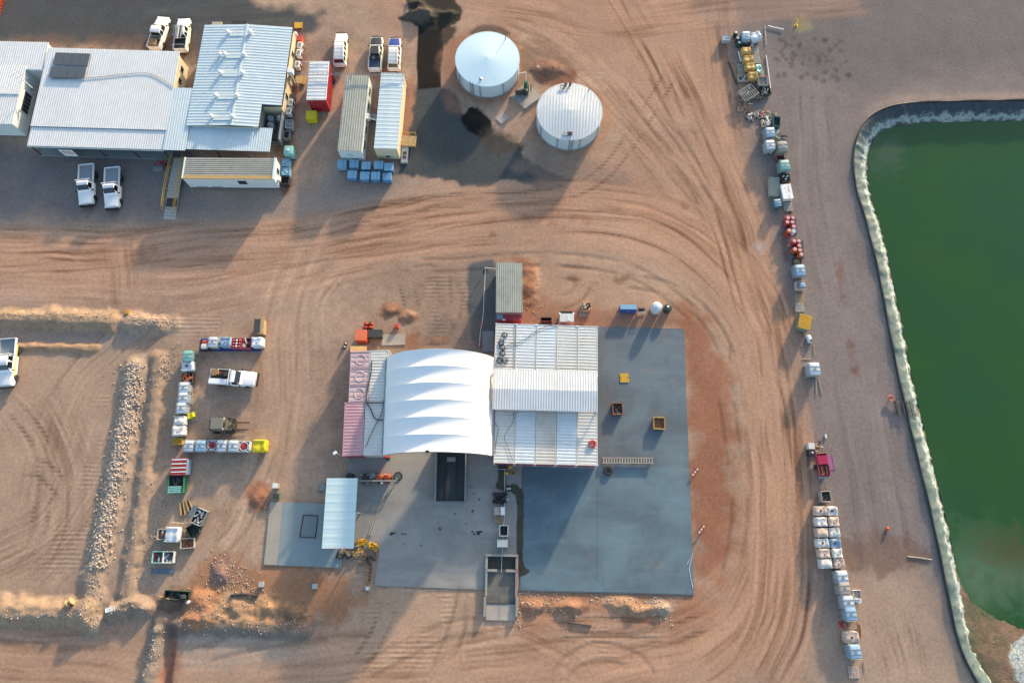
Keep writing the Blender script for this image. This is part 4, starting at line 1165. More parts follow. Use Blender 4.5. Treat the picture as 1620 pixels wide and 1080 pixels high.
for a in (.6, 3.4, 6.2, 9.0, 11.2):
    wpart('stump', fbox(frE, a - .12, a + .12, LE - .4, LE - .15, 0, .3), m_dark, rE); wpart('stump', fbox(frE, a - .12, a + .12, .15, .4, 0, .3), m_dark, rE)

# two huts at the far left edge
frA = frame((-160, 62), (77, 67), (-190, 104), 3.0)
rA = broot('accommodation_hut', 'white roofed hut cut by the left frame edge, the northern of two', frA)
wl = walls(rA, frA, .1, frA[3] - .15, .1, frA[4] - .1, 0, 2.8, m_wallw)
wpart('roof', corr(frA, 0, frA[3], 0, frA[4], lambda a, b: 2.98 - .02 * b, 'v', .3, .05), m_roofw, rA)
wpart('gutter', fbox(frA, 0, frA[3], frA[4], frA[4] + .1, 2.76, 2.88), m_wallw, rA)
frB = frame((-160, 100), (42, 104), (-190, 192), 3.0)
rB = broot('accommodation_hut', 'white hut cut by the left frame edge with a louvred east wall', frB)
wl = walls(rB, frB, .1, frB[3] - .1, .1, frB[4] - .1, 0.1, 2.85, m_wallw)
wpart('roof', corr(frB, 0, frB[3], 0, frB[4] * .5, lambda a, b: 2.98 + .02 * b, 'v', .3, .05), m_roofw, rB)
wpart('roof', corr(frB, 0, frB[3], frB[4] * .5, frB[4], lambda a, b: 2.98 + .02 * (frB[4] - b), 'v', .3, .05), m_roofw, rB)
wpart('ridge_cap', fbox(frB, 0, frB[3], frB[4] * .5 - .1, frB[4] * .5 + .1, 3.1, 3.17), m_roofb, rB)
wpart('louvre_frame', fbox(frB, frB[3] - .12, frB[3] + .0, 3.2, 6.2, .9, 2.3), m_white, rB)
for k in range(5): wpart('louvre', fbox(frB, frB[3] - .02, frB[3] + .06, 3.3 + k * .57, 3.78 + k * .57, 1.0, 2.2), m_glass, rB)
window(wl[1], frB, 'S', frB[3] - 3.5, .9, 1.1, 2.0, frB[4] - .1); window(wl[1], frB, 'S', frB[3] - 6, .9, 1.1, 2.0, frB[4] - .1)

# sign under the verandah: white board with red and dark lettering (illegible in the photo, kept as strokes)
q = (frC[0] + u_ * ((G(103, 240, 2.0) - o_).dot(u_)) + v_ * (LV_ + .1))
t = thing('sign_board', 'white sign board with a red emblem standing under the verandah edge', 'sign', (q.x, q.y, 0), math.atan2(u_.y, u_.x))
part('board', MB().box(0, 0, 1.35, 1.75, .05, 1.5), m_white, t)
for sx in (-.7, .7): part('post', MB().box(sx, .05, .35, .06, .06, .7), m_steel, t)
for (x, z, w_, h_, mm) in ((-.35, 1.75, .55, .10, m_redplastic), (-.5, 1.55, .12, .35, m_redplastic), (-.3, 1.5, .35, .1, m_redplastic), (.08, 1.55, .1, .5, m_redplastic), (.25, 1.75, .4, .09, m_redplastic), (.38, 1.5, .1, .42, m_redplastic), (.2, 1.3, .35, .09, m_dark), (-.25, 1.22, .3, .08, m_dark), (.5, 1.28, .15, .2, m_redplastic)):
    part('lettering', MB().box(x, -.03, z, w_, .012, h_), mm, t)

# railed ramp between office and hut
t = thing('access_ramp', 'timber access ramp with yellow handrails beside the grey roofed hut', 'ramp', vloc(G(284, 290)))
q = frame((275, 250), (296, 251), (273, 346), 0.3)
o2, u2, v2, W2, L2 = q
n = 18
for k in range(n):
    z = 0.45 - 0.42 * max(0, (k - 8) / (n - 9)) if k > 8 else 0.45
    wpart('board', fbox(q, .1, W2 - .1, L2 * k / n + .01, L2 * (k + 1) / n - .01, z - .08, z), m_woodg, t)
for a in (.1, W2 - .1):
    for h in (0.65, 1.05):
        wpart('handrail', MB().tube([o2 + u2 * a + v2 * .2 + Vector((0, 0, h + .15)), o2 + u2 * a + v2 * (L2 * .5) + Vector((0, 0, h + .15)), o2 + u2 * a + v2 * (L2 * .86) + Vector((0, 0, h - .25))], .045, 6), m_yellow, t)
    for k in range(6):
        b = .2 + k * L2 * .17
        c = o2 + u2 * a + v2 * b
        wpart('rail_post', MB().tube([(c.x, c.y, 0), (c.x, c.y, 1.2 - max(0, k - 3) * .13)], .04, 5), m_yellow, t)
wpart('base', fbox(q, .2, W2 - .2, .1, L2 * .8, 0.0, .3), m_dark, t)

# red-walled hut, grey and white portable rooms
def portable(name, label, TL, TR, BL, z, mroof, mwall, along, wins=(), pitch=.3, amp=.045):
    f = frame(TL, TR, BL, z); r = broot(name, label, f)
    w = walls(r, f, .04, f[3] - .04, .04, f[4] - .04, .15, z - .12, mwall)
    ridge = .04
    zf = lambda a, b: z - .02 + ridge * (1 - abs(a - f[3] / 2) / (f[3] / 2))
    wpart('roof', corr(f, 0, f[3] / 2, 0, f[4], zf, along, pitch, amp, n_along=1), mroof, r)
    wpart('roof', corr(f, f[3] / 2, f[3], 0, f[4], zf, along, pitch, amp, n_along=1), mroof, r)
    for a in (.3, f[3] - .3):
        for b in (.4, f[4] / 2, f[4] - .4): wpart('stump', fbox(f, a - .12, a + .12, b - .12, b + .12, 0, .15), m_dark, r)
    for side, atp, w_, z0, z1 in wins:
        wl_ = {'N': w[0], 'S': w[1], 'W': w[2], 'E': w[3]}[side]
        window(wl_, f, side, atp, w_, z0, z1, {'S': f[4] - .04, 'E': f[3] - .04, 'N': .04, 'W': .04}[side])
    return r, f, w
rR, fR, wR = portable('red_hut', 'small hut with red walls and a white ribbed roof', (490, 97), (520, 97), (482, 157), 2.9, m_roofw, m_red, 'u', pitch=.5, amp=.05)
for k in range(9): wpart('wall_batten', fbox(fR, fR[3] - .04, fR[3] + .02, .35 + k * .58, .42 + k * .58, .15, 2.75), m_red, wR[3])
for k in range(5): wpart('wall_batten', fbox(fR, .2 + k * .55, .27 + k * .55, fR[4] - .04, fR[4] + .02, .15, 2.75), m_red, wR[1])
wpart('roof_edge', fbox(fR, -.03, fR[3] + .03, fR[4], fR[4] + .05, 2.72, 2.92), m_white, rR); wpart('roof_edge', fbox(fR, fR[3], fR[3] + .05, 0, fR[4], 2.72, 2.92), m_white, rR)
rG, fG, wG = portable('portable_office', 'long portable office with a grey ribbed roof and white windowed walls', (547, 119), (584, 120), (531, 238), 2.75, m_roofg2, m_wallw, 'v',
                      (('E', 1.6, 1.2, 1.2, 2.1), ('E', 3.8, 1.0, 1.2, 2.1), ('E', 7.3, 1.0, 1.2, 2.1), ('E', 9.6, 1.2, 1.2, 2.1)), .26, .06)
wpart('emblem', fbox(fG, 1.1, 1.75, fG[4] - .03, fG[4] - .005, 1.45, 1.95), m_bluecr2, wG[1]); wpart('emblem', fbox(fG, 1.2, 1.65, fG[4] - .004, fG[4] + .012, 1.58, 1.82), m_wallw, wG[1])
wpart('air_conditioner', fbox(fG, fG[3], fG[3] + .4, 5.2, 6.0, 1.5, 2.1), m_white, rG)
wpart('step', fbox(fG, fG[3], fG[3] + .9, 4.1, 5.0, 0, .35), m_steel, rG)
rH, fH, wH = portable('portable_office', 'long portable office with a smooth pale blue roof and timber east landing', (603, 115), (639, 116), (593, 235), 2.75, m_roofb, m_cream, 'u', (), .55, .03)
wpart('landing', fbox(fH, fH[3] + .02, fH[3] + 1.9, 7.9, 9.4, .35, .5), m_wood, rH)
for b in (7.95, 9.35):
    wpart('handrail', fbox(fH, fH[3] + .05, fH[3] + 1.9, b - .03, b + .03, 1.35, 1.42), m_yellow, rH)
    for a in (.1, 1.0, 1.85): wpart('rail_post', fbox(fH, fH[3] + a - .03, fH[3] + a + .03, b - .03, b + .03, 0, 1.4), m_yellow, rH)
wpart('step', fbox(fH, fH[3] + .1, fH[3] + .95, 9.45, 11.8, 0, .4), m_steel, rH)
for k in range(2): wpart('step_tread', fbox(fH, fH[3] + .3, fH[3] + .75, 10.2 + k * .6, 10.6 + k * .6, .4, .44), m_dark, rH)
for b in (.6, 3.0): wpart('awning_arm', fbox(fH, fH[3], fH[3] + .35, b, b + .06, 2.2, 2.3), m_white, rH)
window(wH[1], fH, 'S', 1.5, .7, .7, 1.2, fH[4] - .04)
# overhead cable tray across the roofs
pA, pB = G(462, 117, 3.3), G(640, 118, 3.1)
t = thing('cable_tray', 'grey overhead cable tray crossing the hut roofs from the crib building', 'cable tray', (pA.x, pA.y, 0))
d = pB - pA
for s in (-.14, .14): wpart('side_rail', MB().tube([pA + Vector((0, s, 0)), pB + Vector((0, s, 0))], .035, 4), m_wallgrey, t)
for k in range(24):
    c = pA + d * (k + .5) / 24
    wpart('rung', MB().box(c.x, c.y, c.z, .05, .26, .03), m_wallgrey, t)
for f_ in (.0, .52, 1.0):
    c = pA + d * f_; wpart('support', MB().tube([(c.x, c.y, 0), (c.x, c.y, c.z)], .05, 5), m_steel, t)
solo('service_cable', MB().tube([G(475, 98, 3.2), G(484, 98, 3.1), G(516, 98, 3.05)], .03, 4), m_white, 'thin white cable strung from the cream wall to the red hut', 'cable', vloc(G(475, 98, 3), 2.9))
solo('service_cable', MB().tube([G(582, 186, 2.7), G(590, 189, 2.5), G(596, 191, 2.75)], .03, 4), m_white, 'thin white cable slung between the grey and pale blue portable offices', 'cable', vloc(G(582, 186, 2.7), 2.6))

# ---- shipping containers ---------------------------------------------
CW, CL, CH = 2.42, 6.06, 2.59
def cont_side():
    mb = MB(); n = 20; y0, y1 = -CL / 2 + .15, CL / 2 - .15; p_ = (y1 - y0) / n
    for s in (1, -1):
        prof = []
        for i in range(n):
            y = y0 + i * p_
            prof += [(y, 0), (y + .25 * p_, 0), (y + .4 * p_, .04), (y + .75 * p_, .04), (y + .9 * p_, 0)]
        prof.append((y1, 0))
        vs = [(s * (CW / 2 - .05 - h * 1), y, z) for z in (.14, CH - .12) for y, h in prof]; m_ = len(prof)
        fs = [(i, i + 1, m_ + i + 1, m_ + i) if s > 0 else (i + 1, i, m_ + i, m_ + i + 1) for i in range(m_ - 1)]
        if s == 1: a = (vs, fs)
        else: b = (vs, fs)
    return a, b
_sA, _sB = cont_side()
def cont_roof(n=16):
    mb = MB(); y0, y1 = -CL / 2 + .1, CL / 2 - .1; p_ = (y1 - y0) / n; prof = []
    for i in range(n):
        y = y0 + i * p_
        prof += [(y, 0), (y + .5 * p_, 0), (y + .64 * p_, -.026), (y + .86 * p_, -.026)]
    prof.append((y1, 0)); m_ = len(prof)
    vs = [(x, y, CH - .01 + h) for x in (-CW / 2 + .08, CW / 2 - .08) for y, h in prof]
    fs = [(m_ + i, m_ + i + 1, i + 1, i) for i in range(m_ - 1)]
    return mb.add(vs, fs)
def cont_roof_flat():
    mb = cont_roof(10)
    for y in (-2.0, 0, 2.0):
        mb.lathe([(.52, 0), (.56, .03), (.6, .03), (.64, 0)], 20, (0, y, CH), cap=False)
        for s in (-.9, .9): mb.box(0, y + s, CH + .01, CW - .3, .06, .03)
    return mb
def cont_frame():
    mb = MB()
    for x in (-CW / 2 + .06, CW / 2 - .06):
        for y in (-CL / 2 + .07, CL / 2 - .07): mb.box(x, y, CH / 2, .12, .14, CH)
        mb.box(x, 0, .08, .11, CL - .28, .15); mb.box(x, 0, CH - .05, .09, CL - .28, .1)
    for y in (-CL / 2 + .06, CL / 2 - .06):
        mb.box(0, y, .08, CW - .24, .11, .15); mb.box(0, y, CH - .06, CW - .24, .1, .12)
    return mb
def cont_cast():
    mb = MB()
    for x in (-CW / 2 + .08, CW / 2 - .08):
        for y in (-CL / 2 + .08, CL / 2 - .08): mb.box(x, y, CH + .005, .17, .18, .05)
    return mb
def cont_end():
    return MB().box(0, CL / 2 - .06, CH / 2, CW - .24, .04, CH - .24)
def cont_door(s):
    return MB().box(s * (CW / 4 - .06), -CL / 2 + .06, CH / 2, CW / 2 - .14, .05, CH - .26)
def cont_rod(s):
    return MB().tube([(s * .3, -CL / 2 + .01, .15), (s * .3, -CL / 2 + .01, CH - .15)], .022, 5)
def container(label, x, y, z, rz, m, mr=None, group=None, roof='rib', doors=True, swid=1.0, fm_=None):
    t = thing('shipping_container', label, 'container', (x, y, z), rz, group)
    t.scale = (swid, 1, 2.9 / 2.59)
    mr = mr or m
    cpart('side_wall', 'cs1', lambda: MB().add(*_sA), m, t); cpart('side_wall', 'cs2', lambda: MB().add(*_sB), m, t)
    cpart('roof', 'cr' + roof, cont_roof if roof == 'rib' else cont_roof_flat, mr, t)
    cpart('frame', 'cf', cont_frame, fm_ or m, t); cpart('corner_casting', 'cc', cont_cast, mr, t)
    cpart('end_wall', 'ce', cont_end, m, t)
    for s in (-1, 1):
        d_ = cpart('door', 'cd%d' % s, lambda: cont_door(s), m, t); cpart('lock_rod', 'cl%d' % s, lambda: cont_rod(s), m_steel, d_)
    return t

# west pair of stacks (pink) and the white pair the shelter stands on
ROWN = ['first', 'second', 'third', 'fourth', 'fifth']
zt = 2.9
pW = [(569.5, 595, 'faded pink container at the north end of the western pair', m_pink2, 'flat'), (560, 678, 'darker pink container at the south end of the western pair', m_pink, 'rib')]
for px, py, lab, mm, rf in pW:
    c = G(px, py, zt)
    container(lab, c.x, c.y, 0.0, math.radians(1.0), m_redbox, mm, 'pink containers west of the shelter', rf, swid=.99, fm_=mm)
for px, py, lab in ((600, 594, 'white container between pink pair and arched shelter, north end'), (593, 677, 'white container between pink pair and arched shelter, south end')):
    c = G(px, py, zt)
    container(lab, c.x - .15, c.y, 0.0, math.radians(.6), m_contw, m_contw, 'white containers carrying the shelter', swid=.94)
# east block: five stacks north, five stacks south
fe = frame((784, 511), (946, 516), (783, 585), zt)
oE2, uE2, vE2, WE2, LE2 = fe
pit = WE2 / 5.0; rz = math.atan2(uE2.y, uE2.x)
oS = G(780.5, 732, zt); oS2 = G(946, 736.5, zt)
pitS = (oS2 - oS).length / 5.0
for i in range(5):
    c = oE2 + uE2 * (pit * (i + .5)) + vE2 * (CL / 2)
    container('white ribbed container, %s from the west in the north row of the east block' % ROWN[i], c.x, c.y, 0.0, rz, m_redbox, (m_contw, m_contb, m_contb, m_contw, m_contw)[i], 'north row containers', fm_=m_contw, swid=pit / CW * .995)
    us = (oS2 - oS).normalized(); vsn = Vector((-us.y, us.x, 0))
    c = oS + us * (pitS * (i + .5)) + vsn * (CL / 2)
    mm = (m_contw, m_contb, m_contr, m_contb, m_contw)[i]
    lab = 'rust stained container in the middle of the south row of the east block' if i == 2 else 'pale ribbed container, %s from the west in the south row of the east block' % ROWN[i]
    container(lab, c.x, c.y, 0.0, math.atan2(us.y, us.x), m_redbox, mm, 'south row containers', fm_=m_contw, swid=pitS / CW * .995)
# raised roof bridging the two rows
fm = frame((781, 583), (945, 587), (779, 647), 3.95)
rM = broot('bridging_roof', 'raised white ribbed roof bridging the two container rows', fm, 'roof')
ridge = lambda a, b: 3.85 + .22 * (1 - abs(b - fm[4] / 2) / (fm[4] / 2))
for b0_, b1_ in ((0, fm[4] / 2), (fm[4] / 2, fm[4])):
    for k in range(5):
        wpart('roof_sheet', corr(fm, fm[3] / 5 * k, fm[3] / 5 * (k + 1) - .004, b0_, b1_, ridge, 'v', .27, .06, n_along=1), m_roofw, rM)
for a in (.1, fm[3] * .2, fm[3] * .4, fm[3] * .6, fm[3] * .8, fm[3] - .1):
    for b in (.12, fm[4] - .12): wpart('post', fbox(fm, a - .06, a + .06, b - .06, b + .06, 2.85, 3.83), m_steel, rM)
for b in (.12, fm[4] - .12): wpart('beam', fbox(fm, 0, fm[3], b - .08, b + .08, 3.62, 3.76), m_dark, rM)

# arched membrane shelter on top of the containers
A0 = G(611, 575, zt); A1 = G(782, 560, zt); A2 = G(605, 719, zt); A3 = G(779, 722, zt)
yN = (A0.y + A1.y) / 2 + .1; yS = (A2.y + A3.y) / 2
xw0, xw1, xe0, xe1 = A0.x, A2.x, A1.x, A3.x
c0 = Vector(((xw0 + xe0) / 2, yN, 0))
tS = thing('arched_shelter', 'large white arched membrane shelter with scalloped bays over the container yard', 'shelter', ((xw0 + xe0) / 2, (yN + yS) / 2, 0))
NB = 6; RISE = 4.15
def arch(q, t, dz=0.0):
    """q 0..1 across west to east, t 0..1 north to south"""
    xw = xw0 + (xw1 - xw0) * t; xe = xe0 + (xe1 - xe0) * t
    hs = (xe - xw) / 2; rad = (hs * hs + RISE * RISE) / (2 * RISE); am = math.asin(hs / rad)
    al = am * (2 * q - 1); s_ = max(0, 1 - abs(2 * q - 1) ** 3)
    x = (xw + xe) / 2 + rad * math.sin(al)
    z = zt + rad * math.cos(al) - (rad - RISE)
    ph = (t * NB) % 1.0 if t < 1 else 1.0
    sag = -0.19 * (math.sin(PI * ph) ** 0.8) * (s_ ** 0.6)
    # membrane bellies inward between the ribs
    k = 1 + sag * 0.12
    return ((xw + xe) / 2 + (x - (xw + xe) / 2) * (1 + sag * .03), yN + (yS - yN) * t, z + sag + dz)
for k in range(NB):
    mb = MB(); mb.grid(lambda a, b: arch(a, min((k + b) / NB, (k + 1) / NB - 1e-6) if b > 0 else k / NB), 40, 12)
    wpart('membrane_bay', mb, m_membrane, tS, True)
for k in range(NB + 1):
    t_ = k / NB
    pts = []
    for i in range(33):
        p_ = arch(i / 32, t_ - (1e-6 if k == NB else 0)); pts.append((p_[0], p_[1], p_[2] - .16))
    wpart('rib', MB().tube(pts, .07, 6), m_steel, tS)
wpart('fixture', MB().box(*arch(.46, .999, .0), .4, .25, .35), m_black, tS)
wpart('edge_beam', MB().tube([(xw0, yN, zt + .1), (xw1, yS, zt + .1)], .1, 6), m_steel, tS); wpart('edge_beam', MB().tube([(xe0, yN, zt + .1), (xe1, yS, zt + .1)], .1, 6), m_steel, tS)

# north container with grey roof and the pink one behind it
c = G(805, 456, 2.6)
rN, fN, wN = portable('ribbed_store', 'grey ribbed-roof store room standing north of the east container block', (785, 416), (826, 416), (783.5, 494), 2.7, m_roofg2, m_wallgrey, 'v', (), .24, .06)
c = G(805, 501, 1.6)
t = thing('red_bin', 'faded red steel box between the grey ribbed store and the white container roof', 'box', (c.x, c.y, 0))
part('shell', MB().box(.0, 0, .8, 2.9, .85, 1.6), m_redbox, t); part('lid', MB().box(.35, 0, 1.63, 2.1, .8, .06), m_redbox, t)
part('lid', MB().box(-1.08, .05, 1.63, .7, .7, .08), m_bluecr2, t); part('lid_knob', MB().box(-.6, -.4, 1.66, .4, .2, .14), m_white, t)

# ---- water tanks ------------------------------------------------------
def wtank(label, px, py, wpx, z, h, m, ribs=False):
    c = G(px, py, z); rad = (G(px + wpx / 2, py, z) - G(px - wpx / 2, py, z)).length / 2
    t = thing('water_tank', label, 'tank', (c.x, c.y, 0), 0, 'round water tanks')
    part('shell', MB().lathe([(rad - .03, 0), (rad - .03, h)], 72, cap=False), mat('tank_wall', S(206, 222, 228, .85), .5, var=.06, dirt=DUST, damt=.2), t, True)
    mb = MB(); n = 72
    if ribs:
        nn = 44; vs = []; fs = []
        xs = [-rad + 2 * rad * k / (nn * 4) for k in range(nn * 4 + 1)]
        for k, x in enumerate(xs):
            x = max(-rad * .9995, min(rad * .9995, x)); w = math.sqrt(max(0, rad * rad - x * x)); hz = .04 if k % 4 in (2, 3) else 0
            for j in range(9):
                yy = -w + 2 * w * j / 8
                r_ = math.hypot(x, yy); vs.append((x, yy, h + hz + .4 * (1 - min(1, r_ / rad)) ** 1.0))
        for k in range(len(xs) - 1):
            for j in range(8): fs.append((k * 9 + j, (k + 1) * 9 + j, (k + 1) * 9 + j + 1, k * 9 + j + 1))
        mb.add(vs, fs); part('roof', mb, m, t)
    else:
        part('roof', MB().lathe([(rad + .04, h - .06), (rad + .04, h + .02), (rad * .66, h + .14), (rad * .33, h + .26), (.02, h + .38)], 72, cap=False), m, t, True)
    part('rim', MB().lathe([(rad - .02, h - .1), (rad + .05, h - .1), (rad + .05, h + .03), (rad - .02, h + .04)], 72, cap=False), m, t, True)
    part('base_ring', MB().lathe([(rad + .02, 0), (rad + .12, 0), (rad + .12, .12), (rad - .02, .12)], 48, cap=False), m_conc, t)
    return t, rad, c
tk1, r1, c1 = wtank('western water tank with a smooth pale blue conical roof', 771, 93, 101, 2.5, 2.45, mat('pale_blue_tank_roof', S(206, 230, 238, .9), .4, var=.03))
tk2, r2, c2 = wtank('eastern water tank with a white ribbed roof and black hatch', 901, 176, 103, 2.5, 2.45, m_roofw, True)
def tladder(t, r, h, a):
    for s in (-.22, .22):
        x, y = (r + .12) * math.cos(a) - s * math.sin(a), (r + .12) * math.sin(a) + s * math.cos(a)
        part('ladder_rail', MB().tube([(x, y, .2), (x, y, h + .5)], .03, 5), m_dark, t)
    for k in range(8):
        z = .35 + k * .3; p0 = [((r + .12) * math.cos(a) - s * math.sin(a), (r + .12) * math.sin(a) + s * math.cos(a), z) for s in (-.22, .22)]
        part('rung', MB().tube(p0, .02, 4), m_dark, t)
tladder(tk1, r1, 2.45, math.radians(-118)); tladder(tk2, r2, 2.45, math.radians(-88))
for t, r_, aa in ((tk1, r1, (-150, -103, -60, -22)), (tk2, r2, (-150, -112, -72, -30))):
    for a in aa:
        a = math.radians(a); x, y = (r_ + .08) * math.cos(a), (r_ + .08) * math.sin(a)
        part('pipe', MB().tube([(x, y, 0), (x, y, 2.3)], .06, 6), m_steel, t)
part('gauge', MB().tube([(r1 * .55, r1 * .68, 2.5), (r1 * .58, r1 * .72, 3.3)], .05, 5), m_dark, tk1)
part('gauge', MB().tube([(r2 * .6, r2 * .7, 2.5), (r2 * .62, r2 * .72, 3.2)], .05, 5), m_dark, tk2)
part('hatch', MB().box(-.05, -r2 * .80, 2.62, .55, .5, .12), m_black, tk2); part('hatch_lid', MB().box(-.6, -r2 * .80, 2.63, .5, .5, .06), m_steel, tk2)
part('vent', MB().lathe([(.1, 2.5), (.12, 2.75), (.25, 2.8), (.05, 2.9)], 10, (-r1 * .2, -r1 * .78, 0)), m_steel, tk1)
for k, (x, y) in enumerate(((-.45, r2 * .9), (.15, r2 * .92))): part('vent', MB().lathe([(.14, 2.45), (.14, 2.8), (.22, 2.8), (.22, 2.9)], 10, (x, y, 0)), m_dark, tk2)
part('valve_wheel', MB().tube([(-.9 + .24 * math.cos(q * PI / 6), r2 * .82 + .24 * math.sin(q * PI / 6), 2.75) for q in range(12)], .06, 5, True), m_dark, tk2)
# pump skid between the tanks
q = frame((832, 131), (857, 153), (811, 155), 0.12)
t = thing('pump_skid', 'pump and motor skid on a concrete plinth between the two tanks', 'pump', vloc(q[0] + q[1] * (q[3] / 2) + q[2] * (q[4] / 2), 0))
wpart('plinth', fbox(q, 0, q[3], 0, q[4], 0, .15), m_concl, t)
wpart('frame', fbox(q, .2, q[3] * .55, q[4] * .35, q[4] * .98, .15, .3), m_wallgrey, t)
c = q[0] + q[1] * .7 + q[2] * (q[4] * .68)
wpart('motor', MB().lathe([(.05, -.5), (.3, -.48), (.33, -.3), (.33, .4), (.2, .5), (.1, .7)], 14, (c.x, c.y, .68), 'x'), m_dark, t, True)
wpart('pump_body', MB().lathe([(.1, .3), (.38, .35), (.42, .6), (.3, .9), (.1, 1.0)], 14, (c.x + .9, c.y + .1, 0)), m_dkgreen, t, True)
for k in range(3): wpart('pipe', MB().tube([(c.x + .9 + k * .35, c.y + .2, .6), (c.x + .9 + k * .35, c.y + .9, .6 + k * .2), (c.x + 1.0 + k * .4, c.y + 1.6, .4)], .07, 6), m_dkgreen if k else m_steel, t)
wpart('control_box', MB().box(c.x + .9, c.y + 1.0, .9, .5, .3, 1.3), m_green, t)
wpart('post', MB().tube([(c.x + 1.0, c.y + 1.6, 0), (c.x + .9, c.y + 1.7, 2.6), (c.x - .3, c.y + 1.4, 2.7)], .05, 5), m_white, t)
wpart('discharge_pipe', MB().tube([G(830, 172, .25), G(842, 163, .25), G(858, 152, .25)], .08, 6), m_steel, t)
q = frame((796, 177), (806, 186), (784, 188), .1)
solo('concrete_pad', fbox(q, 0, q[3], 0, q[4], 0, .12), m_concl, 'small tilted square concrete pad south of the pump skid', 'pad', vloc(q[0], 0))
c = G(851, 110); t = thing('valve_box', 'small pale twin valve box on the dirt north east of the pump skid', 'box', (c.x, c.y, 0))
part('box', MB().box(0, .25, .15, .4, .35, .3), m_concl, t); part('box', MB().box(.05, -.2, .13, .36, .34, .26), m_concl, t)
# dark open steel dock under the south end of the shelter
q = frame((690, 700), (738, 700), (691, 792), .9)
t = thing('loading_dock_bin', 'open dark green steel bay with low side walls at the south mouth of the shelter', 'steel bay', vloc(q[0] + q[1] * (q[3] / 2) + q[2] * (q[4] / 2), 0))
wpart('side_wall', fbox(q, 0, .12, 0, q[4], .06, 1.0), m_wallgrey, t); wpart('side_wall', fbox(q, q[3] - .12, q[3], 0, q[4], .06, 1.0), m_wallgrey, t)
m_tk = mat('dark_teal_steel', S(58, 70, 72), .5, var=.2, dirt=S(90, 90, 86), damt=.3)
wpart('floor', fbox(q, .12, q[3] - .12, 0, q[4] - .1, .06, .12), m_tk, t)
wpart('end_sill', fbox(q, .12, q[3] - .12, q[4] - .12, q[4], .06, .3), m_tk, t)
wpart('back_wall', fbox(q, .12, q[3] - .12, 0, .1, .06, 1.4), m_tk, t)
for a in (.34, .66): wpart('wheel_guide', fbox(q, q[3] * a - .05, q[3] * a + .05, 2.5, q[4] - .15, .12, .28), m_dark, t)
wpart('ramp_plate', fbox(q, q[3] * .34 + .06, q[3] * .66 - .06, 2.2, q[4] - .15, .12, .16), m_tk, t)
wpart('bumper', fbox(q, q[3] * .36, q[3] * .64, 1.6, 2.1, .12, .5), m_wallgrey, t)
# settling pit
q = frame((768, 876), (820, 877), (767, 981), .55)
o3, u3, v3, W3, L3 = q
t = thing('settling_pit', 'concrete settling pit with a dark sump and sloping floor south of the shelter', 'pit', vloc(o3 + u3 * (W3 / 2) + v3 * (L3 / 2), 0))
for a0, a1, b0_, b1_, z1 in ((0, .28, .25, 1.55, .55), (W3 - .28, W3, .25, 1.55, .55), (0, W3, 0, .22, .62), (0, 1.35, 1.58, 1.85, .5), (W3 - 1.35, W3, 1.58, 1.85, .5), (.05, .28, 1.9, 4.4, .48), (W3 - .28, W3 - .05, 1.9, 4.4, .48), (-.05, .22, 4.45, L3 - .4, .55), (W3 - .22, W3 + .05, 4.45, L3 - .4, .55)):
    wpart('wall', fbox(q, a0, a1, b0_, b1_, 0, z1), m_conc, t)
wpart('sump_water', fbox(q, .28, W3 - .28, .22, 1.58, 0, .1), m_wet, t)
wpart('floor', fbox(q, .28, W3 - .28, 1.58, 5.2, 0, .13), mat('silty_concrete', S(130, 128, 120), .7, var=.25, scale=1.2, dirt=S(70, 70, 62), damt=.6, dscale=.9), t)
wpart('floor', fbox(q, .25, W3 - .25, 5.2, L3, 0, .15), m_concl, t)
wpart('grate', fbox(q, .28, W3 - .28, 5.1, 5.2, .1, .2), m_dark, t)
for a in (.14, W3 - .14):
    wpart('rail', MB().tube([o3 + u3 * a + v3 * .3 + Vector((0, 0, .5)), o3 + u3 * a + v3 * 4.3 + Vector((0, 0, .5))], .035, 5), m_steel if a < 1 else m_redplastic, t)
# white flat-roofed shelter on the wash pad
q = frame((517, 756), (566, 756), (507, 866), 2.9)
rW = broot('flat_roof_shed', 'open shed with a plain pale blue flat roof beside the wash pad', q, 'shed')
wpart('roof', corr(q, 0, q[3], 0, q[4], lambda a, b: 2.9 + .01 * a, 'u', .9, .02), mat('pale_blue_flat_sheet', S(200, 224, 226, .85), .5, var=.03), rW)
for a in (.12, q[3] - .12):
    for b in (.15, q[4] / 2, q[4] - .15): wpart('post', fbox(q, a - .06, a + .06, b - .06, b + .06, 0, 2.85), m_steel, rW)
wpart('back_wall', fbox(q, .1, .18, .2, q[4] - .2, .1, 2.6), m_wallgrey, rW)
wpart('edge_trim', fbox(q, 0, q[3], q[4], q[4] + .05, 2.8, 2.95), m_white, rW)
# ------------------------------------------------------------------ vehicles (local: nose to +Y, ground at z 0)
def sec(y, wb, wt, zb, zt_, r=.08):
    return [(-wb + r, y, zb), (-wb, y, zb + r), (-wb, y, (zb + zt_) * .5), (-wt, y, zt_ - r), (-wt + r, y, zt_), (wt - r, y, zt_), (wt, y, zt_ - r), (wb, y, (zb + zt_) * .5), (wb, y, zb + r), (wb - r, y, zb)]
def tyre():
    return MB().lathe([(.2, -.12), (.36, -.13), (.4, -.09), (.4, .09), (.36, .13), (.2, .12)], 18, axis='x')
def rim():
    return MB().lathe([(.03, -.08), (.22, -.1), (.22, .1), (.03, .08)], 12, axis='x')
m_carw = mat('white_car_paint', (.78, .79, .79), .3, var=.04, dirt=DUST, damt=.14, spec=.5)
m_cars = mat('silver_tray', S(150, 165, 172), .45, metal=.3, var=.1, dirt=DUST, damt=.25)
m_hiviz = mat('yellow_reflective_stripe', S(222, 226, 110), .5, var=.05)
m_canvas = mat('brown_cargo', S(166, 130, 90), .85, var=.3, scale=4)
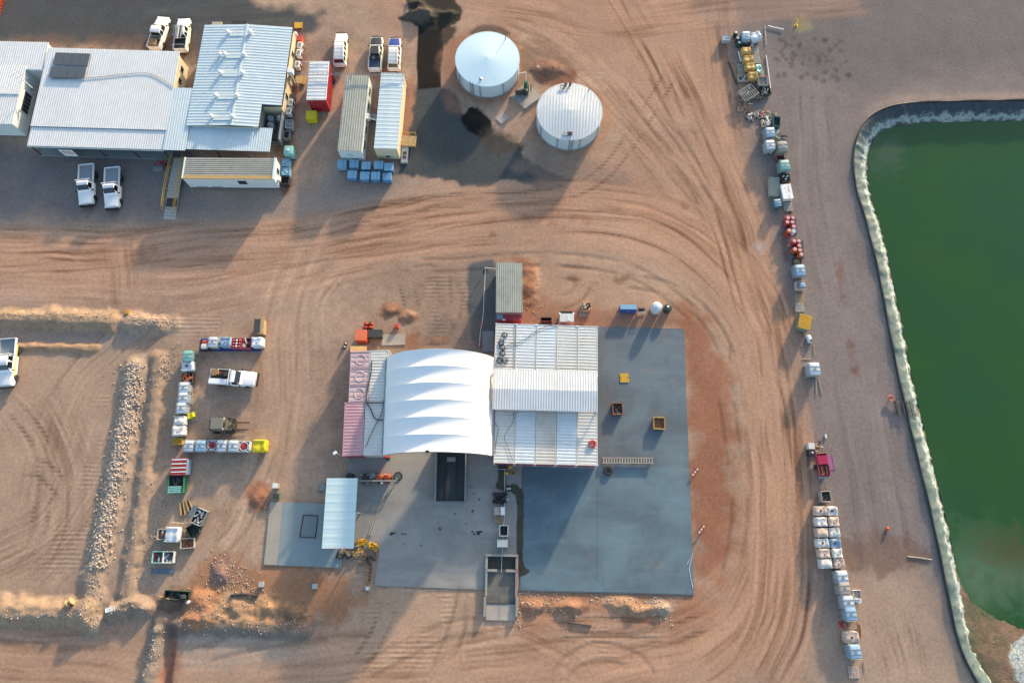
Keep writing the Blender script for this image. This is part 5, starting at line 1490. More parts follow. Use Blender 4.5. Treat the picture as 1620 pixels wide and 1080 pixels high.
m_bluehood = mat('blue_bonnet', S(56, 84, 168), .4, var=.08)
m_blackhood = mat('black_bonnet', S(56, 60, 62), .45, var=.1)
def vehicle(label, px, py, hx, hy, kind='tray', hood=None, dual=True, stripe=False, load=None, bull=True, sc=1.0):
    """px,py centre in photo; hx,hy a photo point the nose points to"""
    c = G(px, py, .7); t = thing('pickup_truck' if kind != 'wagon' else 'four_wheel_drive', label, 'truck' if kind != 'wagon' else 'car', (c.x, c.y, gz(c.x, c.y) if abs(c.x) < 80 else 0), ang(px, py, hx, hy), None)
    t.scale = (sc, sc, sc)
    k = 'v' + kind + str(dual)
    tray = kind in ('tray', 'service', 'open')
    yb = -.75 if dual else -.25                        # back of cab
    yend = -2.65 if not tray else yb
    def body():
        mb = MB()
        S_ = [sec(2.6, .72, .66, .42, .86), sec(2.5, .84, .76, .38, .98), sec(1.9, .90, .80, .34, 1.06), sec(1.15, .92, .86, .32, 1.12), sec(0.0, .92, .88, .32, 1.12), sec(yb, .92, .88, .34, 1.12)]
        if not tray: S_ += [sec(-2.4, .92, .88, .40, 1.12), sec(-2.62, .86, .80, .44, 1.05)]
        return mb.loft(S_)
    cpart('body', k + 'b', body, m_carw, t, smooth=True)
    cpart('bonnet', 'bn', lambda: MB().loft([[(-.66, 2.46, .985), (-.6, 2.46, 1.0), (.6, 2.46, 1.0), (.66, 2.46, .985)], [(-.74, 1.9, 1.06), (-.66, 1.9, 1.085), (.66, 1.9, 1.085), (.74, 1.9, 1.06)], [(-.80, 1.2, 1.12), (-.72, 1.2, 1.145), (.72, 1.2, 1.145), (.80, 1.2, 1.12)]]), hood or m_carw, t, smooth=True)
    ycab = yb if kind != 'wagon' else -2.5
    def cabin():
        f = .12 if kind != 'wagon' else .25
        return MB().loft([[(-.82, 1.2, 1.1), (-.80, 1.17, 1.13), (.80, 1.17, 1.13), (.82, 1.2, 1.1)], [(-.82, .55, 1.1), (-.64, .42, 1.76), (.64, .42, 1.76), (.82, .55, 1.1)], [(-.84, 0, 1.1), (-.66, .1, 1.83), (.66, .1, 1.83), (.84, 0, 1.1)],
                          [(-.84, ycab + .2, 1.1), (-.66, ycab + f + .2, 1.83), (.66, ycab + f + .2, 1.83), (.84, ycab + .2, 1.1)], [(-.82, ycab, 1.1), (-.64, ycab + f, 1.77), (.64, ycab + f, 1.77), (.82, ycab, 1.1)]])
    cb = cpart('cabin', k + 'c', cabin, m_carw, t, smooth=True)
    cpart('windscreen', k + 'ws', lambda: MB().add([(-.74, 1.10, 1.17), (.74, 1.10, 1.17), (.60, .47, 1.765), (-.60, .47, 1.765), (-.74, 1.08, 1.13), (.74, 1.08, 1.13), (.6, .45, 1.72), (-.6, .45, 1.72)], [(0, 1, 2, 3), (0, 4, 5, 1), (1, 5, 6, 2), (2, 6, 7, 3), (3, 7, 4, 0)]), m_glass, t)
    def sidewin(s, y0, y1):
        def fn():
            d_ = .02 * s
            q = [(s * .825 + d_, y0, 1.17), (s * .825 + d_, y1, 1.17), (s * .685 + d_, y1 + (.08 if y1 < y0 else 0), 1.70), (s * .685 + d_, y0 - .1, 1.70)]
            q2 = [(x - .06 * s, y, z) for x, y, z in q]
            return MB().add(q + q2, [(0, 1, 2, 3), (3, 2, 1, 0), (4, 5, 6, 7)])
        return fn
    wins = [(.78, .02)] + ([(-.06, yb + .1)] if dual else []) + ([(-.85, -1.55), (-1.62, -2.3)] if kind == 'wagon' else [])
    for s in (-1, 1):
        for y0, y1 in wins: cpart('side_window', k + 'sw%d%.1f' % (s, y0), sidewin(s, y0, y1), m_glass, t)
        cpart('headlight', 'hl%d' % s, lambda: MB().box(s * .66, 2.52, .82, .34, .14, .16), m_lamp, t)
        cpart('mirror', 'mi%d' % s, lambda: MB().box(s * 1.02, .95, 1.22, .2, .1, .17), m_black, t)
        cpart('tail_light', k + 'tl%d' % s, lambda: MB().box(s * .8, (-2.66 if not tray else -2.78), .75, .16, .05, .14), m_lred, t)
        if stripe: cpart('reflective_stripe', k + 'st%d' % s, lambda: MB().box(s * .93, -.3, .8, .02, 3.6, .2), m_hiviz, t)
        for y in (1.65, -1.55):
            w = cpart('wheel', 'ty', tyre, m_black, t, loc=(s * .80, y, .4)); cpart('rim', 'rm', rim, m_steel, w)
    cpart('rear_window', k + 'rw', lambda: MB().add([(-.68, ycab - .015, 1.2), (.68, ycab - .015, 1.2), (.58, ycab + (.1 if kind != 'wagon' else .2) - .015, 1.70), (-.58, ycab + (.1 if kind != 'wagon' else .2) - .015, 1.70)], [(0, 1, 2, 3)]), m_glass, t)
    if bull:
        cpart('bull_bar', 'bb', lambda: MB().tube([(-.8, 2.62, .45), (-.78, 2.72, .85), (0, 2.78, .95), (.78, 2.72, .85), (.8, 2.62, .45)], .05, 6).box(0, 2.70, .5, 1.6, .14, .22), m_black, t)
    cpart('chassis', 'ch', lambda: MB().box(0, -.1, .38, 1.1, 5.0, .22), m_black, t)
    if tray:
        y0 = yb - .06; y1 = -2.78
        cpart('tray_floor', k + 'tf', lambda: MB().box(0, (y0 + y1) / 2, .86, 1.80, y0 - y1, .1), m_cars if kind != 'service' else m_dark, t)
        for s in (-1, 1): cpart('tray_side', k + 'ts%d' % s, lambda: MB().box(s * .9, (y0 + y1) / 2, 1.04, .05, y0 - y1, .28), m_carw, t)
        cpart('tailgate', k + 'tg', lambda: MB().box(0, y1 + .02, 1.04, 1.76, .05, .28), m_carw, t)
        cpart('headboard', k + 'hb', lambda: MB().tube([(-.88, y0, .9), (-.88, y0, 1.75), (.88, y0, 1.75), (.88, y0, .9)], .05, 6).tube([(-.88, y0, 1.35), (.88, y0, 1.35)], .03, 5), m_carw, t)
        if kind == 'service':
            part('toolbox', MB().box(.58, (y0 + y1) / 2, 1.15, .6, (y0 - y1) * .95, .5), m_carw, t)
            part('cargo', MB().box(-.5, y1 + .6, 1.15, .7, .8, .45, .3), m_canvas, t)
            part('hose_reel', MB().lathe([(.1, -.3), (.38, -.28), (.38, .28), (.1, .3)], 12, (-.3, y0 - .6, 1.25), 'x'), m_black, t)
            for kx in range(4): part('tool', MB().tube([(-.8 + kx * .2, y0 - .2, 1.0 + kx * .05), (-.5 + kx * .1, y1 + .3, 1.2)], .05, 5), (m_dark, m_redplastic, m_oil, m_dkgreen)[kx], t)
    elif kind == 'tub':
        cpart('tub_floor', k + 'tf', lambda: MB().box(0, -1.68, 1.135, 1.5, 1.72, .03), load or m_black, t)
        for s in (-1, 1): cpart('tub_rail', k + 'tr%d' % s, lambda: MB().box(s * .83, -1.68, 1.2, .1, 1.8, .16), m_carw, t)
        cpart('tailgate', k + 'tg', lambda: MB().box(0, -2.6, 1.2, 1.7, .08, .16), m_carw, t)
    elif kind == 'wagon':
        cpart('roof_rack', k + 'rr', lambda: [MB()][0].tube([(-.6, .0, 1.92), (-.6, -2.2, 1.92)], .03, 5).tube([(.6, 0, 1.92), (.6, -2.2, 1.92)], .03, 5), m_steel, t)
        for i in range(4): cpart('rack_bar', k + 'rb%d' % i, lambda: MB().box(0, -.2 - i * .6, 1.92, 1.25, .05, .03), m_steel, t)
    return t

v = vehicle('white pickup with a brown load in its tub behind the site office', 252, 53, 262, 20, 'tub', load=m_canvas)
part('cargo', MB().rbox(.5, .55, .12, .1, (-.1, -1.9, 1.28)), m_canvas, v); part('cargo', MB().box(.45, -1.3, 1.25, .5, .5, .25, .3), m_dark, v)
v = vehicle('white pickup with a loaded roof rack parked against the pale blue building', 289, 56, 293, 20, 'tub', stripe=True)
part('roof_rack', MB().box(-.1, -.2, 1.93, 1.2, 1.7, .05), m_steel, v)
for k_ in range(6): part('tool', MB().tube([(-.55 + k_ * .2, .5, 2.0), (-.5 + k_ * .18, -1.6, 2.02)], .05, 5), (m_dark, m_wallgrey, m_steel, m_white, m_dark, m_steel)[k_], v)
part('canopy_frame', MB().tube([(-.8, -.9, 1.2), (-.8, -.9, 1.9), (.8, -.9, 1.9), (.8, -.9, 1.2)], .04, 5), m_steel, v); part('canopy_frame', MB().tube([(-.8, -2.4, 1.2), (-.8, -2.4, 1.85), (.8, -2.4, 1.85), (.8, -2.4, 1.2)], .04, 5), m_steel, v)
vehicle('white station wagon with roof rack parked near the red hut', 539, 79, 541, 40, 'wagon', stripe=True, sc=.97)
v = vehicle('pickup with black bonnet and dark open tub beside the portable offices', 595, 86, 598, 40, 'tub', hood=m_blackhood, stripe=True, load=mat('blue_grey_tub_liner', S(70, 84, 104), .6))
for k_ in range(4): part('cargo', MB().rbox(.22, .2, .16, .08, (-.5 + k_ * .34, -.95, 1.3)), (m_dark, m_wallgrey, m_dark, m_shade)[k_], v)
part('roof_rack', MB().box(0, -.25, 1.9, 1.1, 1.1, .06), m_dark, v)
vehicle('white wagon with a blue bonnet parked beside the black strip', 624, 86, 626, 40, 'wagon', hood=m_bluehood, sc=.95)
vehicle('white tray pickup parked nose south, western of the pair in front of the office', 138, 294, 136, 340, 'tray', dual=False, sc=1.04)
vehicle('white tray pickup parked nose south, eastern of the pair in front of the office', 179, 299, 177, 345, 'tray', dual=False, sc=1.04)
vehicle('white twin cab tray pickup cut by the left frame edge', 13, 575, 6, 640, 'tray', stripe=True, sc=1.08)
vehicle('white service pickup with tool box and clutter parked between the container rows', 371, 598, 440, 602, 'service', dual=False)

# rough terrain forklift
c = G(358, 673, .6); t = thing('forklift', 'dusty olive forklift with its forks pointing east between the tote rows', 'forklift', (c.x, c.y, 0), ang(345, 672, 400, 672))
part('body', MB().loft([sec(-1.5, .62, .58, .5, 1.2), sec(-1.2, .68, .64, .4, 1.4), sec(-.3, .68, .64, .4, 1.35), sec(.7, .68, .62, .4, .95)]), m_olive, t, True)
part('counterweight', MB().rbox(.66, .28, .42, .12, (0, -1.45, .85)), m_dark, t)
part('seat', MB().rbox(.28, .28, .12, .08, (0, -.1, 1.4)), m_black, t)
part('canopy', MB().rbox(.62, .72, .05, .04, (0, -.45, 2.2)), mat('olive_canopy', S(128, 136, 126), .6, dirt=DUST, damt=.3), t)
for x in (-.55, .55):
    for y in (-1.05, .2): part('canopy_post', MB().tube([(x, y, 1.2), (x, y, 2.2)], .04, 5), m_dark, t)
    part('mast_rail', MB().box(x * .7, .95, 1.3, .12, .16, 2.2), m_dark, t)
    part('fork', MB().box(x * .75, 1.75, .2, .14, 1.5, .07), m_dark, t)
    for y, r_ in ((.5, 1.0), (-1.1, .85)):
        w = part('wheel', MB().lathe([(.2 * r_, -.16), (.42 * r_, -.17), (.48 * r_, -.1), (.48 * r_, .1), (.42 * r_, .17), (.2 * r_, .16)], 16, axis='x'), m_black, t, loc=(x * 1.35, y, .47 * r_))
        part('rim', MB().lathe([(.03, -.1), (.22, -.12), (.22, .12), (.03, .1)], 10, axis='x'), m_tan, w)
part('carriage', MB().box(0, 1.06, .5, 1.2, .08, .6), m_dark, t)
for x in (-.2, .2): part('mast_chain', MB().box(x, .95, 1.3, .05, .06, 2.0), m_dark, t)
for x in (-.6, .6): part('work_lamp', MB().box(x, .3, 2.12, .16, .1, .14), m_lamp, t)
# ------------------------------------------------------------------ small goods: totes, bags, drums, pallets, crates, bins
def ibc_tank():
    def fn(p_):
        return Vector((p_.x * (1 + .02 * math.cos(p_.z * 9)), p_.y * (1 + .02 * math.cos(p_.z * 9)), p_.z + .03 * (1 - min(1, math.hypot(p_.x, p_.y) / .6)) * (p_.z > .4)))
    return MB().rbox(.5, .58, .5, .12, (0, 0, .66), fn, 2)
def ibc_cage():
    mb = MB(); X_, Y_ = .53, .61
    for z in (.2, .45, .7, .95, 1.14):
        mb.tube([(-X_, -Y_, z), (X_, -Y_, z), (X_, Y_, z), (-X_, Y_, z)], .018, 4, True)
    for k in range(6):
        for s in (-1, 1):
            mb.box(-X_ + 2 * X_ * k / 5, s * Y_, .66, .03, .03, .98); mb.box(s * X_, -Y_ + 2 * Y_ * k / 5, .66, .03, .03, .98)
    for y in (-.2, .2): mb.box(0, y, 1.19, 2 * X_, .05, .03)
    return mb
def ibc_pallet():
    mb = MB()
    for y in (-.5, 0, .5): mb.box(0, y, .05, 1.06, .12, .1)
    for k in range(6): mb.box(-.46 + .184 * k, 0, .125, .13, 1.2, .04)
    return mb
def place(px, py, z=0.6):
    c = G(px, py, z); return (c.x, c.y, max(-.05, gz(c.x, c.y)))
def tote(label, px, py, a=0.0, m=None, group=None, cage=None, sc=1.12, z=1.1):
    t = thing('tote_tank', label, 'tote', place(px, py, z), math.radians(a), group); t.scale = (sc, sc, sc * .98)
    cpart('tank', 'ibt', ibc_tank, m or m_ibc, t, smooth=True); cpart('cage', 'ibc', ibc_cage, cage or m_steel, t); cpart('pallet', 'ibp', ibc_pallet, m_woodg, t)
    cpart('cap', 'icap', lambda: MB().lathe([(.14, 1.16), (.14, 1.22), (.02, 1.22)], 12), m_wallgrey, t)
    cpart('valve', 'ival', lambda: MB().tube([(0, -.56, .26), (0, -.7, .26)], .06, 6), m_dark, t)
    return t
BAGV = {}
def bagmesh(seed, h=.5, r=.17, wx=.55, wy=.52):
    q = random.Random(seed)
    ph = [q.uniform(0, 6.28) for _ in range(6)]
    sl_ = q.uniform(-.08, .08); dn = q.uniform(.02, .16)
    def fn(p_):
        b = 1 + .05 * math.cos(p_.z * 2.4)
        w = .025 * (math.sin(9 * p_.x + ph[0]) + math.sin(8 * p_.y + ph[1]) + math.sin(11 * p_.z + ph[2]))
        dz = 0
        if p_.z > h * .6:
            dz = sl_ * p_.x - dn * math.cos(p_.x * 2.6 + ph[3] * .2) * math.cos(p_.y * 2.6) * q2[0] + .04 * math.sin(8 * p_.x + ph[4]) + .04 * math.sin(7 * p_.y + ph[5])
        return Vector((p_.x * b + w * .5, p_.y * b + w * .5, p_.z + dz))
    q2 = [1 if q.random() < .6 else -.6]
    return MB().rbox(wx, wy, h, r, (0, 0, h + .12), fn, 4)
def bag(label, px, py, a=0.0, m=None, group=None, seed=None, h=.5, wx=.58, wy=.5, z=1.0, flap=True, name='bulk_bag', cat='bag'):
    seed = (abs(hash(label)) if False else sum(map(ord, label)) * 7) % 6 if seed is None else seed
    t = thing(name, label, cat, place(px, py, z), math.radians(a), group)
    cpart('bag', 'bg%d%.2f%.2f%.2f' % (seed, h, wx, wy), lambda: bagmesh(seed, h, .17, wx, wy), m or m_fibc, t, smooth=True)
    for sx in (-1, 1):
        for sy in (-1, 1):
            cpart('lifting_loop', 'lp%.2f%.2f%.2f%d%d' % (h, wx, wy, sx, sy), lambda: MB().tube([(sx * (wx - .1), sy * (wy - .08), 2 * h + .06), (sx * (wx - .06), sy * (wy - .04), 2 * h + .26), (sx * (wx - .22), sy * (wy - .06), 2 * h + .1)], .025, 4), m or m_fibc, t)
    if flap:
        cpart('spout', 'sp%d%.2f' % (seed % 3, h), lambda: MB().lathe([(.16, 2 * h + .02), (.08, 2 * h + .13), (.13, 2 * h + .2), (.02, 2 * h + .19)], 8, (.06 * (seed % 3 - 1), .04, 0)), m_dark if seed % 3 == 0 else (m or m_fibc), t)
    cpart('pallet', 'ibp', ibc_pallet, m_woodg, t)
    return t
def drum_m(): return MB().lathe([(.27, 0), (.29, .02), (.28, .3), (.3, .31), (.28, .33), (.28, .56), (.3, .58), (.28, .6), (.285, .86), (.29, .88), (.27, .88), (.26, .85), (.02, .85)], 16)
def drum(label, px, py, m, group=None, z0=0.0, name='drum'):
    c = G(px, py, z0 + .88); t = thing(name, label, 'drum', (c.x, c.y, z0), R.uniform(0, 6), group)
    cpart('shell', 'dr', drum_m, m, t, smooth=True)
    cpart('lid', 'dl', lambda: MB().lathe([(.02, .872), (.20, .872), (.225, .862)], 14, cap=False), mat('pale_lid_' + m.name, tuple(min(.8, c * .55 + .28) for c in {'red_plastic': S(226, 120, 110), 'orange_plastic': S(230, 140, 90)}.get(m.name, S(190, 200, 196))), .55), t)
    cpart('bung', 'db', lambda: MB().lathe([(.05, .85), (.05, .88), (.01, .88)], 8, (.15, 0, 0)), m_dark, t)
    return t
def pallet(label, px, py, a=0.0, m=None, group=None, z0=0.0, sc=1.0, n=7):
    c = G(px, py, z0 + .14); t = thing('pallet', label, 'pallet', (c.x, c.y, max(z0, gz(c.x, c.y)) if z0 == 0 else z0), math.radians(a), group); t.scale = (sc, sc, sc); m = m or m_wood
    for y in (-.5, 0, .5): cpart('bearer', 'pb', lambda: MB().box(0, 0, .05, 1.1, .09, .1), m, t, loc=(0, y, 0))
    for k in range(n): cpart('board', 'pd%d' % n, lambda: MB().box(0, 0, .115, .62 / n * 1.1, 1.16, .025), m, t, loc=(-.5 + 1.0 * k / (n - 1), 0, 0))
    return t
def bin_(label, px, py, sx, sy, h, m, a=0.0, fill=None, fh=.6, group=None, name='open_bin', wall=.06, z=None, taper=.0, cat='bin', ribs=0):
    c = G(px, py, h); t = thing(name, label, cat, (c.x, c.y, max(0, gz(c.x, c.y))), math.radians(a), group)
    for (x, y, w, d_) in ((0, sy / 2 - wall / 2, sx, wall), (0, -sy / 2 + wall / 2, sx, wall), (sx / 2 - wall / 2, 0, wall, sy - 2 * wall), (-sx / 2 + wall / 2, 0, wall, sy - 2 * wall)):
        part('side', MB().box(x, y, h / 2 + .05, w, d_, h - .1), m, t)
    part('floor', MB().box(0, 0, .08, sx - 2 * wall, sy - 2 * wall, .08), m, t)
    mb = MB(); mb.tube([(-sx / 2, -sy / 2, h), (sx / 2, -sy / 2, h), (sx / 2, sy / 2, h), (-sx / 2, sy / 2, h)], .035, 4, True); part('rim', mb, m, t)
    if ribs:
        for k in range(ribs):
            x = -sx / 2 + sx * (k + .5) / ribs
            for s in (-1, 1): part('stiffener', MB().box(x, s * (sy / 2 + .02), h / 2, .06, .04, h - .1), m, t)
    if fill: part('contents', lump(sx / 2 - wall - .02, sy / 2 - wall - .02, h * fh, R.randint(0, 99)), fill, t, True)
    return t
def lump(hx, hy, z, seed):
    q = random.Random(seed); a, b, c_ = q.uniform(0, 6), q.uniform(0, 6), q.uniform(3, 7)
    return MB().grid(lambda u, v: (-hx + 2 * hx * u, -hy + 2 * hy * v, z + .09 * math.sin(c_ * u * 2 + a) * math.sin(c_ * v * 2 + b) + q.uniform(-.04, .04)), 9, 9)
def junk(t, mats, n, hx, hy, z0, seed, lo=.3, hi=.9):
    """loose tubes and offcuts lying in a thing"""
    q = random.Random(seed)
    for k in range(n):
        x, y, a = q.uniform(-hx, hx) * .8, q.uniform(-hy, hy) * .8, q.uniform(0, PI)
        l = min(q.uniform(lo, hi), min(hx, hy) * 1.6) / 2
        mm = q.choice(mats); z = z0 + q.uniform(0, .15)
        if q.random() < .5: part('offcut', MB().tube([(x - l * math.cos(a), y - l * math.sin(a), z), (x + l * math.cos(a), y + l * math.sin(a), z + q.uniform(-.05, .1))], q.uniform(.03, .08), 5), mm, t)
        else: part('offcut', MB().box(x, y, z, l * 1.4, q.uniform(.1, .25), q.uniform(.05, .2), a), mm, t)
def pipe_(label, pts, r, m, z=.12, name='pipe', cat='pipe', group=None):
    P = [G(a, b, z) for a, b in pts]; P = [Vector((p_.x, p_.y, max(0, gz(p_.x, p_.y)) + z)) for p_ in P]
    return solo(name, MB().tube(P, r, 8), m, label, cat, vloc(P[0], 0), group)
def sheet(label, px, py, sx, sy, m, a=0, h=.05, name='sheet', cat='sheet', z0=.02):
    c = G(px, py, z0 + h); t = thing(name, label, cat, (c.x, c.y, max(0, gz(c.x, c.y))), math.radians(a))
    part('panel', MB().box(0, 0, z0 + h / 2, sx, sy, h), m, t)
    for s in (-1, 1): part('edge', MB().box(s * (sx / 2 - .03), 0, z0 + h + .015, .05, sy, .03), m, t)
    return t

# ---- west yard, top row (south of the berm)
gA, gB_, gC_ = 'totes in the top row of the west yard', 'totes in the west column of the yard', 'totes in the lower row of the west yard'
t = bin_('dark bin of white sacks at the west end of the top row', 324, 545, 1.1, 1.2, 1.0, m_dark, 0); part('sack', MB().rbox(.4, .3, .2, .12, (.0, -.25, 1.0)), m_fibc, t); part('sack', MB().rbox(.3, .25, .2, .12, (-.05, .3, .95)), m_redplastic, t)
tote('milky tote, second from the west in the top row', 337, 541, 0, m_ibc, gA); bag('rounded bluish bag, third from the west in the top row', 357, 541, 0, m_fibcb, gA, 1, .55, .64, .58)
t = bin_('crate of red and white containers in the top row', 374, 543, 1.15, 1.2, .9, m_redbox); 
for k in range(9): part('canister', MB().lathe([(.14, .5), (.15, .9), (.05, 1.0), (.05, 1.05)], 8, (-.36 + .36 * (k % 3), -.36 + .36 * (k // 3), 0)), (m_redplastic, m_fibc, m_redplastic)[k % 3], t)
t = bin_('maroon crate of loose parts beside the white end bag', 389, 543, 1.15, 1.3, .85, m_redbox); junk(t, [m_redplastic, m_magenta, m_fibc, m_dark], 14, .55, .6, .75, 4)
bag('white bag at the east end of the top row', 407, 541, 4, m_ibc, gA, 2, .55, .66, .6)
t = thing('lidded_chest', 'dark grey lidded chest standing north of the top row east end', 'chest', place(412, 518), math.radians(2))
part('shell', MB().box(0, 0, .55, 1.0, 1.7, 1.1), m_wood, t); part('lid', MB().box(-.22, .05, 1.14, .75, 1.75, .06), m_shade, t); part('lid', MB().box(.36, -.05, 1.12, .4, 1.6, .05), m_wood, t)
mb = MB(); 
c = G(364, 551, .12); t = thing('bund_tray', 'long blue spill tray beneath the top row of the west yard', 'tray', (c.x, c.y, 0), 0); part('floor', MB().box(0, .5, .03, 7.4, 1.6, .05), m_blue, t); part('lip', MB().box(0, -.3, .1, 7.4, .06, .2), m_blue, t)
# ---- west column
tote('greenish tote at the north end of the west column', 297, 563, 2, m_ibcg, gB_); bag('sagging grey white bag below the greenish tote', 296, 579, 3, m_ibc, gB_, 3, .5, .68, .55)
t = bin_('crate of rusty orange scrap in the west column', 296, 598, 1.2, 1.2, .8, m_dark, 3); junk(t, [m_orplastic, mat('rusty_scrap', S(150, 84, 50), .9, var=.3), m_soilo], 16, .55, .55, .75, 8)
for k, (x, y) in enumerate(((291, 613), (290, 629), (287, 645))): tote(('white tote directly below the rusty scrap crate', 'white tote second below the rusty scrap crate', 'white tote above the small yellow sack')[k], x, y, 3, m_ibc, gB_)
bag('small crumpled yellow sack among the west column totes', 298, 656, 20, m_yelbag, None, 2, .3, .42, .3, z=1.2, flap=False, name='yellow_sack')
bag('wrinkled pale bag just below the yellow sack', 284, 665, 4, m_fibc, gB_, 4, .5, .64, .55); bag('wrinkled grey bag second below the yellow sack', 282, 681, 4, m_fibc, gB_, 5, .5, .66, .55)
t = bin_('low yellow tub at the foot of the west column', 281, 698, 1.0, .7, .6, m_yellow, 4, m_yellow, .9)
# ---- lower row
tote('white tote at the west end of the lower row', 299, 705, 0, m_ibc, gC_); tote('bluish tote second in the lower row', 317, 705, 0, m_ibcb, gC_)
def redtub(label, px, py):
    t = bin_(label, px, py, 1.2, 1.15, .85, m_ibc); part('liner', MB().lathe([(.5, .5), (.52, .92), (.46, .92), (.4, .7)], 16, cap=False), m_ibc, t)
    q = random.Random(px)
    for k in range(22):
        a, r_ = q.uniform(0, 6.3), .42 * math.sqrt(q.random()); part('offcut', MB().box(r_ * math.cos(a), r_ * math.sin(a), .8 + q.uniform(0, .12), .2, .1, .08, q.uniform(0, 3)), m_redplastic, t)
redtub('white crate heaped with red plastic, western of the two in the lower row', 336, 704)
tote('milky tote just east of the first red heap in the lower row', 351, 705, 0, m_ibc, gC_); tote('milky tote just west of the second red heap in the lower row', 369, 705, 0, m_ibc, gC_)
redtub('white crate heaped with red plastic beside the bright yellow bag', 386, 706)
bag('bright yellow bag closing the east end of the lower row', 411, 705, 0, m_yelbag, None, 1, .6, .72, .68, flap=False)
# ---- bins below
t = bin_('red slatted cage bin below the west column', 283, 738, 1.75, 1.9, 1.2, m_redbox, 2)
for k in range(8): part('slat', MB().box(0, -.8 + k * .23, 1.22, 1.7, .12, .05), m_white if k % 2 else m_redplastic, t)
part('side_sheet', MB().box(.9, 0, .7, .06, 1.7, .9), m_ibcb, t)
t = bin_('green steel bin with black contents and a slatted flap', 278, 764, 1.75, 2.1, 1.1, m_green, 2, m_black, .7); junk(t, [m_black, m_dark], 10, .6, .6, .8, 3)
for k in range(4): part('flap_slat', MB().box(-.05, -1.0 + k * .2, 1.16, 1.5, .13, .05), m_ibcg, t)
part('flange', MB().box(-.95, .2, .8, .12, 1.2, .5), m_green, t)
t = thing('timber_bundle', 'bundle of weathered timber lengths north west of the grey bin', 'timber', place(290, 803), math.radians(20))
for k in range(8): part('beam', MB().box(-.7 + k * .2, .05 * (k % 3), .1 + .12 * (k % 2), .13, 1.5 - .1 * (k % 3), .12, .12 * (k - 4) * .4), (m_wood, m_tan, m_dark, m_wood)[k % 4], t)
t = bin_('tilted grey bin of dark metal pieces beside the timber', 314, 817, 1.3, 1.7, 1.0, m_wallgrey, -22, m_black, .7); junk(t, [m_steel, m_fibc, m_dark], 14, .5, .7, .8, 6)
part('lid', MB().box(-.95, .25, .7, .7, 1.3, .05), mat('blue_grey_lid', S(112, 128, 136), .6), t)
pipe_('pale pole lying across the dirt below the grey bin', [(272, 826), (300, 829), (318, 830)], .06, m_concl, .3, 'pole', 'pole')
pipe_('dark thin pole standing off the grey bin foot', [(297, 830), (294, 851)], .04, m_dark, .2, 'pole', 'pole')
t = bin_('dark wedge-shaped scrap tub south of the grey bin', 305, 838, 1.2, 1.2, .6, m_dkgreen, 30)
bag('white lumpy bag near the rusty crates of the west yard', 272, 845, 0, m_ibc, None, 0, .5, .75, .78, flap=False)
t = bin_('small pale crate with brown contents west of the white lumpy bag', 256, 845, 1.0, 1.1, .7, m_concl, 0); junk(t, [m_dark, m_soilo, m_concl], 6, .4, .4, .5, 2)
t = bin_('cream crate with rust brown contents east of the white lumpy bag', 296, 859, 1.5, 1.05, .6, m_concl, 4); part('contents', lump(.3, .4, .45, 3), mat('rust_heap', S(138, 78, 48), .9, var=.3), t)
for k, x in enumerate((249, 266)):
    t = bin_(('pale teal bin with purple contents, western of the joined pair', 'white bin with dark contents, eastern of the joined pair')[k], x, 881, 1.15, 1.2, .8, (m_ibcg, m_fibc)[k], 0, None, group='paired bins on the west yard'); junk(t, [(m_magenta, m_dark)[k], m_ibcb, m_dark], 9, .45, .5, .55, 5 + k)
sheet('grey blue steel sheet lying in shade below the paired bins', 258, 903, 2.6, .5, mat('blue_grey_sheet', S(110, 128, 140), .6), 0, .06)
t = bin_('long dark green trough of scrap beside the spoil heap', 280, 941, 2.7, .9, .7, m_dkgreen, -3, None, ribs=6); part('reel', MB().lathe([(.1, -.2), (.36, -.18), (.36, .18), (.1, .2)], 14, (.75, -.1, .7), 'y'), m_shade, t); junk(t, [m_dark, m_dkgreen], 8, 1.1, .35, .4, 2)
pipe_('pale yellow post lying west of the green trough', [(252, 943), (258, 944), (272, 946)], .06, m_tan, .15, 'pole', 'pole')
sheet('small white sheet on the berm end by the ditch', 181, 962, 1.0, .45, m_white, 15, .04)
t = thing('cable_drum', 'small tan cable drum by the foot of the rock berm', 'drum', place(112, 952), .6); part('spool', MB().lathe([(.1, -.28), (.42, -.28), (.42, -.2), (.2, -.18), (.2, .18), (.42, .2), (.42, .28), (.1, .28)], 14, (0, 0, .42), 'x'), m_wood, t, True); part('flange', MB().lathe([(.05, -.3), (.3, -.3)], 10, (0, 0, .42), 'x', cap=False), m_dark, t)
c = place(297, 952); t = thing('white_canister', 'small white canister on the spoil heap edge', 'canister', c); part('body', MB().lathe([(.12, 0), (.2, .05), (.2, .4), (.08, .5)], 10), m_white, t, True); part('cap', MB().lathe([(.07, .5), (.07, .58)], 8), m_redplastic, t)
for k, (x, y) in enumerate(((412, 924), (497, 927))):
    t = thing('survey_box', ('small pale junction box on the orange spoil south of the wash pad', 'small pale junction box in shade south of the wash pad')[k], 'box', place(x, y)); part('box', MB().box(0, 0, .2, .45, .5, .4), m_concl, t); part('lid', MB().box(0, 0, .42, .5, .55, .05), m_silver, t)
pipe_('dark log lying on the orange spoil heap', [(366, 941), (385, 939), (408, 942)], .14, m_dark, .15, 'log', 'log')
for k, (x, y, z_) in enumerate(((250, 937, 0),)):
    pass
t = thing('hose_bib', 'small white tap box on the soil mound north west of the wash pad', 'tap', place(436, 768)); part('box', MB().box(0, 0, .4, .5, .5, .8), m_concl, t); part('lid', MB().box(0, 0, .82, .55, .55, .05), m_wallw, t)
t = thing('valve_chest', 'green valve chest at the north edge of the wash pad', 'box', place(436, 784)); part('box', MB().box(0, 0, .25, .6, .5, .5), m_green, t); part('lid', MB().box(0, 0, .52, .64, .54, .05), m_dkgreen, t)
